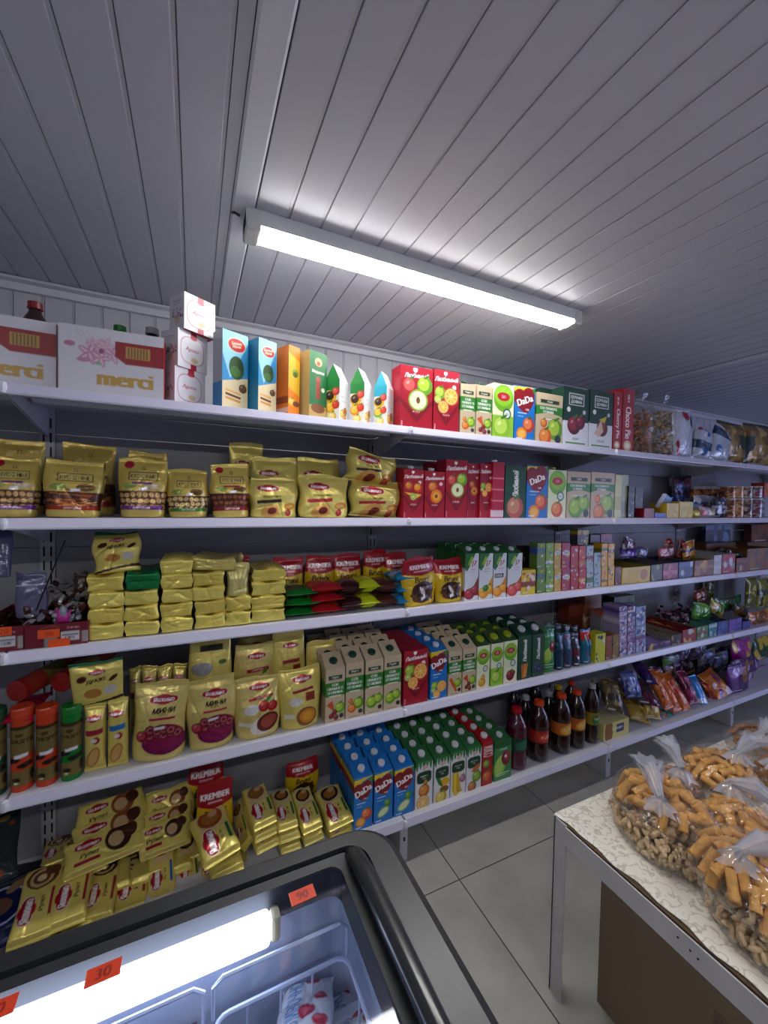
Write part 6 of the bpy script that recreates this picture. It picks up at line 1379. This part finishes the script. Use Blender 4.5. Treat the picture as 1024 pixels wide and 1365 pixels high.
S2('gift_box', 1002, 1040, 699, 720, '#5a2418', ['#7a3a24', '#4a1c14'], 'dark red box at the back, right photo edge, middle shelf', lv=3, Y=1.7, d=.05, z=onY(1020, 722, 1.7).z, seed=3, cell=.006)
S2('carton_box', 996, 1040, 722, 757, '#4a3018', ['#5a3c20'], 'brown carton under the dark red back box', lv=3, Y=1.68, d=.1, seed=3, cell=.01)
heap(onY(985, 730, 1.5).x-.15, onY(985, 730, 1.5).x+.2, 1.48, 1.6, z3+.10, z3+.14, 50, ['#5a5a60', '#3a3a44', '#8a8a90'], 'dark silver wrapped sweets heaped on the brown cardboard box', 1.6)
# fourth shelf, right: tower of purple and white boxes
cols = [(826, 836), (837, 847), (848, 861)]
zz = [None]*3
ts = [(877, 862), (862, 847), (847, 834), (834, 822), (822, 808)]
for r_, (yb, yt) in enumerate(ts):
    for c_, (xl, xr) in enumerate(cols):
        x, Y, w, h = fit(4, xl, xr, yt, yb, 1.447); z = zz[c_] or z4; h = onY((xl+xr)/2, yt, 1.447).z-z
        if h < .01: continue
        base = ['#a898c0', '#9a8ab8', '#8aa0c8'][c_] if (r_, c_) != (4, 1) else '#4a1c7a'
        o = mo('marshmallow_box', box_mesh('marshmallow_box', w*.97, .1, h*.96, junk(w, h, base, ['#d8d4e8', '#4a2a8a', '#8a2a6a', '#2a4a9a', '#e0e0ee'], r_*3+c_, n=9), cell=.004)); o.location = (x, 1.447, z+.0005); zz[c_] = z+h
        tag(o, 'purple and white sweets box, %s layer from the bottom, %s column' % (ORD[r_], ('left', 'middle', 'right')[c_]), 'box')
T4 = [(863, 894, 856, 869, '#5a2a8a', ['#a890d0', '#3a1c5a', '#c8a050'], '#8a8498', 'purple display box right of the purple and white tower'), (895, 909, 846, 861, '#2a1c1c', ['#a87a60', '#4a2a2a'], '#8a8470', 'black and brown display box beside the purple one'),
      (910, 928, 839, 857, '#9a1420', ['#d8b83a', '#c83a3c', '#d0d0d0'], '#7a1424', 'red display box on the fourth shelf'), (929, 944, 835, 853, '#4a8a3c', ['#c8d8c0', '#8a2a4a'], '#5a8a7a', 'light green display box on the fourth shelf'),
      (945, 956, 831, 849, '#2a7a8a', ['#a8d0d0'], '#3a7a7a', 'teal display box on the fourth shelf'), (957, 971, 828, 846, '#142c7a', ['#3a5ab8'], '#2a3a6a', 'deep blue display box on the fourth shelf'), (972, 989, 825, 843, '#4a2490', ['#6a44b0'], '#8a8490', 'violet display box with white inside'), (990, 1001, 828, 839, '#181c7a', ['#2a3aa0'], '#2a2a5a', 'small royal blue box right of the violet one')]
for k, (xl, xr, yt, yb, c, cc, inn, lb) in enumerate(T4):
    tray('display_box', 4, xl, xr, yt, yb, .28, lambda w, h: junk(w, h, c, cc, k+1, n=5), inn, lb, Y=1.447, cell=.005)
    x, Y, w, h = fit(4, xl, xr, yt, yb, 1.447)
    for j in range(2):
        o = mo('chocolate_bar', pack_mesh('chocolate_bar', w*.8, .13, .02, junk(w*.8, .12, cc[0], [c]+cc, k+j, n=3), 'pillow', FILM, .007, k*3+j)); o.location = (x, Y+.03+.1*j, z4+h*.25+.01*j); o.rotation_euler = (-1.3, 0, 0)
        tag(o, '%s wrapped bar in the %s' % (('front', 'rear')[j], lb), 'candy')
heap(onY(895, 815, 1.6).x, onY(930, 815, 1.6).x, 1.55, 1.72, z4+.06, z4+.15, 90, ['#5a2a4a', '#8a6a80', '#b8a8b8', '#3a1c2c'], 'heap of purple and silver round sweets behind the red display box', 1.7)
G4 = [(925, 952, 806, 828, '#3a7a1c', ['#6aa82c', '#2a5a14'], 'bright green packet lying across the display boxes', 1.52, .2), (948, 968, 803, 820, '#c8b020', ['#4a8a1c', '#d8c8c0'], 'yellow and green packet beside the bright green one', 1.52, .4), (957, 992, 796, 816, '#1c5a34', ['#2a7a44', '#3a3a2a'], 'dark green open box behind the yellow packet', 1.64, 0),
      (930, 946, 786, 806, '#7a3a24', ['#a85a3a', '#3a1c14'], 'brown packet with round top standing at the back', 1.66, -.1), (944, 956, 772, 800, '#3a3a18', ['#5a5a24'], 'olive packet at the back behind the brown one', 1.72, 0),
      (998, 1012, 770, 812, '#6a6a14', ['#3a3a1c', '#a89a20', '#c8b83a'], 'first hanging yellow and black snack bag by the right edge', 1.6, 0), (1013, 1030, 772, 812, '#7a7a18', ['#2a2a1c', '#a89a20'], 'second hanging yellow and black snack bag by the right edge', 1.6, 0),
      (1001, 1034, 815, 838, '#a8601c', ['#c8842c', '#7a4014'], 'orange snack packet lying at the right photo edge', 1.47, 0), (982, 1000, 808, 824, '#8a6a40', ['#c8a070', '#3a3a2c'], 'tan packet behind the violet display box', 1.58, .2)]
for k, (xl, xr, yt, yb, c, cc, lb, Yy, rl) in enumerate(G4): S2('sweets_packet', xl, xr, yt, yb, c, cc, lb, lv=4, kind='pillow', Y=Yy, z=onY((xl+xr)/2, yb, Yy).z, d=.04, seed=k+3, cat='packet', roll=rl, cell=.005)
# bottom shelf, right
def yb_(w, h):
    a = Art(w, h, '#d8cc7a'); a.ell(.2, .5, .16, .3, '#8a5a20'); a.rect(.5, .3, .8, .8, '#2a3a6a'); a.text('Бисквит', .55, .6, .2, '#e8e0c0', maxw=.5, bold=2); return a
bx('biscuit_box', 5, 805, 838, 962, 990, .13, yb_, 'yellow biscuit box at the front right of the cola bottles', Y=1.44, cell=.003, top='#cfc48a')
LN = [(855, 962, 838, 925, .075, .2, '#b89a4a', ['#8a6a30', '#d8c070', '#5a3a1c'], 'gold brown biscuit pack leaning right of the yellow box'), (872, 958, 862, 920, .07, .16, '#c8b060', ['#a8843c', '#8a5a2c', '#e0d0a0'], 'gold packet with white edge leaning on the bottom shelf'),
      (820, 950, 812, 905, .08, .18, '#5a4a2c', ['#8a7a3c', '#3a2a1c'], 'olive packet standing behind the yellow biscuit box'), (846, 930, 836, 895, .08, .14, '#2a3a7a', ['#a8b0d0', '#6a7ab0'], 'blue and white packet lying behind the gold one'),
      (866, 940, 850, 908, .09, .16, '#5a1430', ['#7a2440', '#3a3a3a'], 'dark crimson packet on the bottom shelf'), (890, 962, 880, 945, .1, .09, '#126a5a', ['#3aa88a', '#8a8a90', '#b87a60'], 'teal shiny packet at the shelf front'), (882, 968, 876, 950, .05, .08, '#5a2a6a', ['#8a90b0', '#a83a7a'], 'small violet packet beside the teal one'),
      (870, 912, 846, 880, .05, .2, '#2a1c5a', ['#4a2a6a', '#6a3a7a'], 'dark violet bar pack at the back left of the orange ones'),
      (893, 945, 858, 880, .05, .24, '#c8601c', ['#d8803c', '#8a3a24'], 'first long orange sweets bag from the left'), (904, 948, 866, 882, .05, .24, '#cc641c', ['#d8a890', '#b8401c'], 'second long orange sweets bag, beside the first'), (918, 950, 880, 886, .055, .25, '#d0681c', ['#d8c0c0', '#b82c2c', '#e0a080', '#c84a7a'], 'third long orange sweets bag with pink print'),
      (926, 938, 906, 892, .05, .2, '#8a2050', ['#b84a7a', '#5a1438'], 'raspberry sweets bag between the orange and blue ones'), (940, 948, 918, 893, .06, .22, '#2a80c0', ['#d8dce8', '#c83a5a', '#1c3a7a'], 'light blue sweets bag leaning at the shelf front'),
      (968, 928, 936, 892, .12, .18, '#c8701c', ['#d8c8d0', '#8a1c2c', '#e0902c', '#6a4a9a'], 'orange and red sweets bag right of the light blue one'), (962, 940, 940, 898, .1, .16, '#8a1c24', ['#c8541c', '#b8a0b0'], 'dark red sweets bag under the orange and red one')]
for k, (xb, yb, xt, yt, w, L, c, cc, lb) in enumerate(LN):
    lean('sweets_packet', xb, yb, xt, yt, 1.45 if yt > 879 else 1.6, w*1.6, L, .05, lambda w, h: junk(w, h, c, cc, k+2, n=8), lb, m=FILM, seed=k, cell=.004, side=(.9, -.1, 0))
for k, (xl, xr, yt, yb, Yy, c) in enumerate(((975, 1004, 885, 935, 1.45, '#4a1464'), (983, 1010, 880, 930, 1.52, '#42145c'), (991, 1016, 876, 925, 1.59, '#3c1454'))):
    S2('sweets_bag', xl, xr, yt, yb, c, ['#6a2a80', '#b89ac8', '#8a5a3a'], ('front', 'middle', 'rear')[k]+' dark purple bag of the row at the right end of the bottom shelf', lv=5, kind='gusset', Y=Yy, d=.06, seed=k, cat='bag')
for k, (xl, xr, yt, yb, c, cc, lb) in enumerate(((981, 1006, 854, 880, '#9a1c8a', ['#c8b030', '#c83aa0'], 'magenta sweets bag with yellow sun motif'), (1008, 1034, 850, 878, '#1c4a2c', ['#c8a830', '#2a6a3a'], 'green sweets bag with yellow sun motif'))):
    S2('sweets_bag', xl, xr, yt, yb, c, cc, lb, lv=5, kind='gusset', Y=1.6, z=onY((xl+xr)/2, yb, 1.6).z, d=.05, seed=k+2, cat='bag')
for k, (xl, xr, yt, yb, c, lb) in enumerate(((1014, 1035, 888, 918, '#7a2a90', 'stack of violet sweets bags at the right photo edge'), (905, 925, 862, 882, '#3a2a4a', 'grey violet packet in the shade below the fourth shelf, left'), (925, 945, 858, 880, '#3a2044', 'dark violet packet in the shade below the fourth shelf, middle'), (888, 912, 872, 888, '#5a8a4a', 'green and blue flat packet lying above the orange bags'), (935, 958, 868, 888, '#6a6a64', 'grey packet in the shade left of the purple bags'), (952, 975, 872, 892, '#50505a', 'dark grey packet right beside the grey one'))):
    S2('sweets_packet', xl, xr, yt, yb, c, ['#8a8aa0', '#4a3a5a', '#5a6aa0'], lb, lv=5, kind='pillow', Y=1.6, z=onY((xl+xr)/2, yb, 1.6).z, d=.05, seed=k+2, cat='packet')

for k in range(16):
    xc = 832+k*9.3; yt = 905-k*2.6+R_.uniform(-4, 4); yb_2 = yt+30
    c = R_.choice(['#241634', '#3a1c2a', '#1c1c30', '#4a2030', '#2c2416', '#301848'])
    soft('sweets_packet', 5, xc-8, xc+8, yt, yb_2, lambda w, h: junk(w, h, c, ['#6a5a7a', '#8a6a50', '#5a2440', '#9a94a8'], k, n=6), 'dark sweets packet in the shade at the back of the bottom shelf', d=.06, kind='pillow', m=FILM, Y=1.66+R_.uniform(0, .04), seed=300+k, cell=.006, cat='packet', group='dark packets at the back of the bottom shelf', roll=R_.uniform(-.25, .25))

# ================================================================== IN AND ON THE FREEZER
def icecream(w, h):
    a = Art(w, h, '#cfd0d6')
    a.text('СЛИВОЧНОЕ', .30, .52, .17, '#3a7ab0', pi/2*.98, maxw=.7, bold=2)
    for u, v, r in ((.62, .82, .15), (.78, .55, .12), (.55, .36, .17), (.8, .2, .14), (.35, .1, .12), (.12, .86, .1)): a.ell(u, v, r, r*.85, '#b01c3c', u*4); a.ell(u-.03, v+.02, r*.5, r*.4, '#d85a70')
    return a
def lay(name, xc, yc, z, w, L, th, fn, label, rz, tilt, cat='packet', seed=1):
    P = onZ(xc, yc, z); o = mo(name, pack_mesh(name, w, L, th, fn(w, L), 'pillow', FILM, .002, seed, .7)); o.location = P; o.rotation_euler = (tilt, 0, rz); tag(o, label, cat); return o
lean('ice_cream_pack', 402, 1400, 412, 1310, .50, .085, .14, .03, icecream, 'white ice cream pack with red berries, nearer and upper of the two', m=FILM, seed=3, cell=.002)
lean('ice_cream_pack', 480, 1395, 456, 1322, .50, .085, .14, .03, icecream, 'white ice cream pack with red berries leaning behind the first', m=FILM, seed=5, cell=.002)
def chocice(w, h):
    a = Art(w, h, '#4a3a3c'); a.rect(0, .93, 1, 1, '#7a6a6c'); a.text('ПЛОМБИР', .5, .6, .14, '#c8b8a8', maxw=.8, bold=2); return a
P = onY(440, 1398, .50); hb = P.z-.424-.035
o = mo('ice_cream_box', box_mesh('ice_cream_box', .15, .12, hb, plain(.15, hb, '#c4c8d4', [(.4, .6, '#b01c3c')]), cell=.005, m=PAPER)); o.location = (P.x, .44, .424); tag(o, 'white ice cream box standing in the basket under the white packs', 'box')
P = onZ(239, 1358, .70)
o = mo('ice_cream_box', box_mesh('ice_cream_box', .07, .11, .05, chocice(.07, .05), top='#3a2a28', cell=.002, m=PAPER)); o.location = (P.x, P.y-.10, .655); o.rotation_euler = (0, 0, .15); tag(o, 'dark brown ice cream box near the bottom edge of the photo', 'box')
o = mo('ice_cream_box', box_mesh('ice_cream_box', .09, .16, .22, plain(.09, .22, '#8a6a50'), cell=.004, m=PAPER)); o.location = (P.x, P.y-.13, .434); o.rotation_euler = (0, 0, .1); tag(o, 'tan ice cream box under the dark brown one', 'box')
for k, (xc, yc, txt, lb) in enumerate(((139, 1291, '30', 'orange price tag on the freezer glass, below the gold packs'), (403, 1189, '90', 'orange price tag on the freezer glass near the right corner'), (-4, 1341, '30', 'orange price tag on the freezer glass at the left photo edge'))):
    P = onZ(xc, yc, ZR-.008); w_, h_ = .038, .022; a = Art(w_, h_, '#dc4426'); a.text(txt, .5, .5, .6, '#7a1c10', maxw=.6, bold=1)
    a.rect(0, 0, .03, 1, '#e87a50')
    o = mo('price_tag', box_mesh('price_tag', w_, .0008, h_, a, cell=.0015)); o.location = (P.x, P.y-.014, ZR-.0092); o.rotation_euler = (-pi/2+.0, 0, .03); tag(o, lb, 'price tag')
# ================================================================== CARTON UNDER THE TABLE
bxw, bxd, bxh = .75, .62, .455
o = tag(empty('shipping_carton', (1.09+bxw/2, .762-bxd/2, 0)), 'large brown cardboard carton with red print under the table', 'box')
kraft = '#87745c'
def kside(w, h):
    a = Art(w, h, kraft)
    for i in range(6): a.rect(.46, .60+i*.018, .82-.03*(i % 3), .606+i*.018, '#4a1c1c')
    a.ell(.66, .44, .24, .04, '#5a2420'); a.text('ХАЛЯЛЬ', .66, .44, .05, '#c8a890', maxw=.3, bold=1); a.ell(.56, .33, .12, .05, '#a81426', -.2); a.rect(.4, .2, .9, .22, '#5a2420')
    return a
me = box_mesh('carton_body', bxw, bxd, bxh, plain(bxw, bxh, kraft), left=kside(bxd, bxh), top=kraft, cell=.004, m=PAPER)
mo('carton_body', me, o, (0, -bxd/2, 0))
MB().box((-bxw/2, -.002, bxh), (bxw/2, .002, bxh+.002)).build('flap_seam', mat('kraft_dark', '#4a3826', .8), o)
# ================================================================== BAGS OF SNACKS ON THE TABLE
TT = TZ+.001
peanutV, peanutF = proto(lambda t, p: ((.0055-.0016*math.cos(2*t+0)*-1*0+.0015*abs(math.cos(t)))*math.sin(t)*math.cos(p), (.0055+.0015*abs(math.cos(t)))*math.sin(t)*math.sin(p), .0125*math.cos(t)), 7, 7)
pnm = mat('peanut_shell', '#d8bd94', .7, noise=.28, nscale=90, bump=.2, bscale=300)
stm = mat('corn_stick', '#dba455', .6, noise=.2, nscale=45, bump=.25, bscale=160)
stm2 = mat('sesame_ring', '#a8794a', .6, noise=.3, nscale=60, bump=.2, bscale=160)
def stick_mesh(L, r, m):
    b = MB(); P = []; n = 14
    for i in range(15): z = L*(i/14-.5); P.append((r*(1+.09*(i % 2)), z))
    V = []; F = []
    for (q, z) in P:
        for k in range(n): a = 2*pi*k/n; rr = q*(1+.07*math.cos(a*7)); V.append((rr*math.cos(a), rr*math.sin(a), z+.003*math.sin(z*30)))
    for i in range(len(P)-1):
        for k in range(n): F.append((i*n+k, i*n+(k+1) % n, (i+1)*n+(k+1) % n, (i+1)*n+k))
    V += [(0, 0, -L/2+.006), (0, 0, L/2-.006)]; c0, c1 = len(V)-2, len(V)-1
    for k in range(n): F.append((c0, (k+1) % n, k)); F.append((c1, (len(P)-1)*n+k, (len(P)-1)*n+(k+1) % n))
    me = bpy.data.meshes.new('corn_stick'); me.from_pydata(V, [], F); me.materials.append(m); me.polygons.foreach_set('use_smooth', [True]*len(F)); me.update(); return me
SM = [stick_mesh(.066, .0095, stm), stick_mesh(.055, .0102, stm), stick_mesh(.042, .011, stm)]
def ring_mesh(R, r, m):
    b = MB(); b.tube([(R*math.cos(2*pi*k/18), R*math.sin(2*pi*k/18)*.8, .004*math.sin(3*k)) for k in range(18)], r, 8, True)
    me = bpy.data.meshes.new('bread_ring'); me.from_pydata(b.V, [], b.F); me.materials.append(m); me.polygons.foreach_set('use_smooth', [True]*len(b.F)); me.update(); return me
RM = ring_mesh(.019, .0062, stm2)
def pbag(c, ax, rz, label, n, z0=TT, film=True):
    """flat clear bag full of peanuts in the shell"""
    o = tag(empty('peanut_bag', (c[0], c[1], z0)), label, 'bag')
    def f_(i):
        while True:
            x, y, z = [R_.uniform(-1, 1) for _ in range(3)]
            q = x*x+y*y+z*z
            if .45 < q < 1 or (q < 1 and R_.random() < .15): break
        p = Matrix.Rotation(rz, 3, 'Z') @ Vector((x*ax[0]*.97, y*ax[1]*.97, 0)); return rndM((p.x, p.y, ax[2]*.5+max(z*ax[2]*.93, -ax[2]*.38)), 1.0, True)
    V, F = blobs(n, f_, peanutV, peanutF); stuffmesh('peanuts', V, F, pnm, o)
    hull('film', (0, 0, ax[2]*.5), (ax[0]*1.03, ax[1]*1.03, ax[2]*1.04), rz, filmm, o, seed=int(n), flat=.48, amp=.03)
def sbag(c, ax, rz, zb, label, n, grp, glabel, knot, tail, kind='stick', seed=0):
    """tied clear bag of corn sticks lying on what is below"""
    o = tag(empty('snack_bag', (c[0], c[1], zb)), label, 'bag')
    pts = []
    for i in range(n):
        best = None
        for _ in range(25):
            x, y = R_.uniform(-1, 1), R_.uniform(-1, 1)
            if x*x+y*y > .8: continue
            z = math.sqrt(max(0, 1-x*x-y*y))*R_.choice([.35, .65, .82, .85]); p = (x*ax[0], y*ax[1], z*ax[2])
            d = min([sum((a-b_)**2 for a, b_ in zip(p, q)) for q in pts], default=9)
            if best is None or d > best[0]: best = (d, p)
        p = best[1]; pts.append(p); q = Matrix.Rotation(rz, 3, 'Z') @ Vector(p)
        s = bpy.data.objects.new('corn_stick' if kind == 'stick' else 'bread_ring', R_.choice(SM) if kind == 'stick' else RM); C.objects.link(s)
        s.location = (c[0]+q.x, c[1]+q.y, zb+.014+q.z*.86)
        # lie along the dome's surface
        nrm = Vector((p[0]/ax[0]**2, p[1]/ax[1]**2, p[2]/ax[2]**2+1e-4)).normalized(); nrm = Matrix.Rotation(rz, 3, 'Z') @ nrm
        t = nrm.cross(Vector((math.cos(i*2.1), math.sin(i*2.1), .1))).normalized()
        s.rotation_euler = (t if kind == 'stick' else nrm).to_track_quat('Z', 'Y').to_euler()
        tag(s, glabel, 'snack', grp)
    k = Vector(knot)-Vector(c[:2]+(zb,)); kl = Matrix.Rotation(-rz, 3, 'Z') @ k
    hull('film', (0, 0, .012), (ax[0]*1.13, ax[1]*1.13, ax[2]*1.17), rz, filmm, o, seed=seed, flat=.1, amp=.035, pin=(kl.x, kl.y, kl.z))
    T_ = Vector(tail)-Vector(c[:2]+(zb,)); m_ = (k+T_)/2+Vector((0, 0, .012))
    neck('tied_neck', [k-Vector((0, 0, .03)), k-Vector((0, 0, .012)), k, k.lerp(m_, .5), m_, m_.lerp(T_, .5), T_], [.032, .017, .008, .013, .02, .027, .033], neckm, o, seed)
A0 = onZ(872, 1115, .60); B0 = onZ(975, 1205, .60); C0 = onZ(985, 1100, .62); D0 = onZ(965, 1022, .62); E0 = onZ(910, 1035, .62); F0 = onZ(1035, 1050, .62); G0 = onZ(1015, 975, .6)
def K(x, y, z): v = onZ(x, y, z); return (v.x, v.y, v.z)
pbag((1.20, .655), (.155, .125, .075), 1.3, 'clear bag of peanuts in shells under the corn stick bag at the table corner', 900)
pbag((1.165, .405), (.165, .135, .085), 1.1, 'clear bag of peanuts in shells nearest the camera, under a corn stick bag', 1100)
sbag((1.215, .675), (.125, .105, .065), 1.2, .605, 'tied clear bag of corn sticks nearest the table corner', 40, 'corn sticks in the bag at the table corner', 'yellow corn stick inside the tied bag nearest the table corner', K(880, 1062, .715), K(860, 1012, .73), seed=1)
sbag((1.15, .425), (.135, .11, .065), 1.1, .615, 'tied clear bag of corn sticks nearest the camera', 42, 'corn sticks in the bag nearest the camera', 'yellow corn stick inside the tied bag nearest the camera', K(985, 1132, .725), K(1040, 1128, .71), seed=2)
sbag((1.385, .565), (.125, .105, .075), .6, TT+.0, 'tied clear bag of corn sticks in the middle of the table, right', 42, 'corn sticks in the middle bag', 'yellow corn stick inside the tied bag in the middle of the table', K(975, 1042, .70), K(1035, 1068, .68), seed=3)
sbag((1.62, .72), (.13, .10, .08), .2, TT, 'tied clear bag of corn sticks at the back of the table', 40, 'corn sticks in the back bag', 'yellow corn stick inside the tied bag at the back of the table', K(985, 1000, .70), K(1010, 985, .70), seed=4)
sbag((1.40, .745), (.095, .075, .07), .3, TT, 'tied clear bag of bread rings behind the corner corn sticks', 22, 'bread rings in the bag behind the corner', 'pale brown bread ring in the bag behind the corner corn sticks', K(908, 1022, .68), K(884, 984, .73), kind='ring', seed=5)
sbag((1.80, .60), (.12, .10, .08), .2, TT, 'tied clear bag of dark bread rings at the right photo edge', 24, 'dark bread rings at the right edge', 'brown bread ring in the bag at the right photo edge', K(1035, 1010, .70), K(1060, 1000, .70), kind='ring', seed=6)
sbag((1.98, .76), (.12, .09, .07), .2, TT, 'tied clear bag of bread rings farthest back on the table', 20, 'bread rings farthest back', 'brown bread ring in the farthest bag on the table', K(1015, 975, .66), K(1030, 965, .66), kind='ring', seed=7)
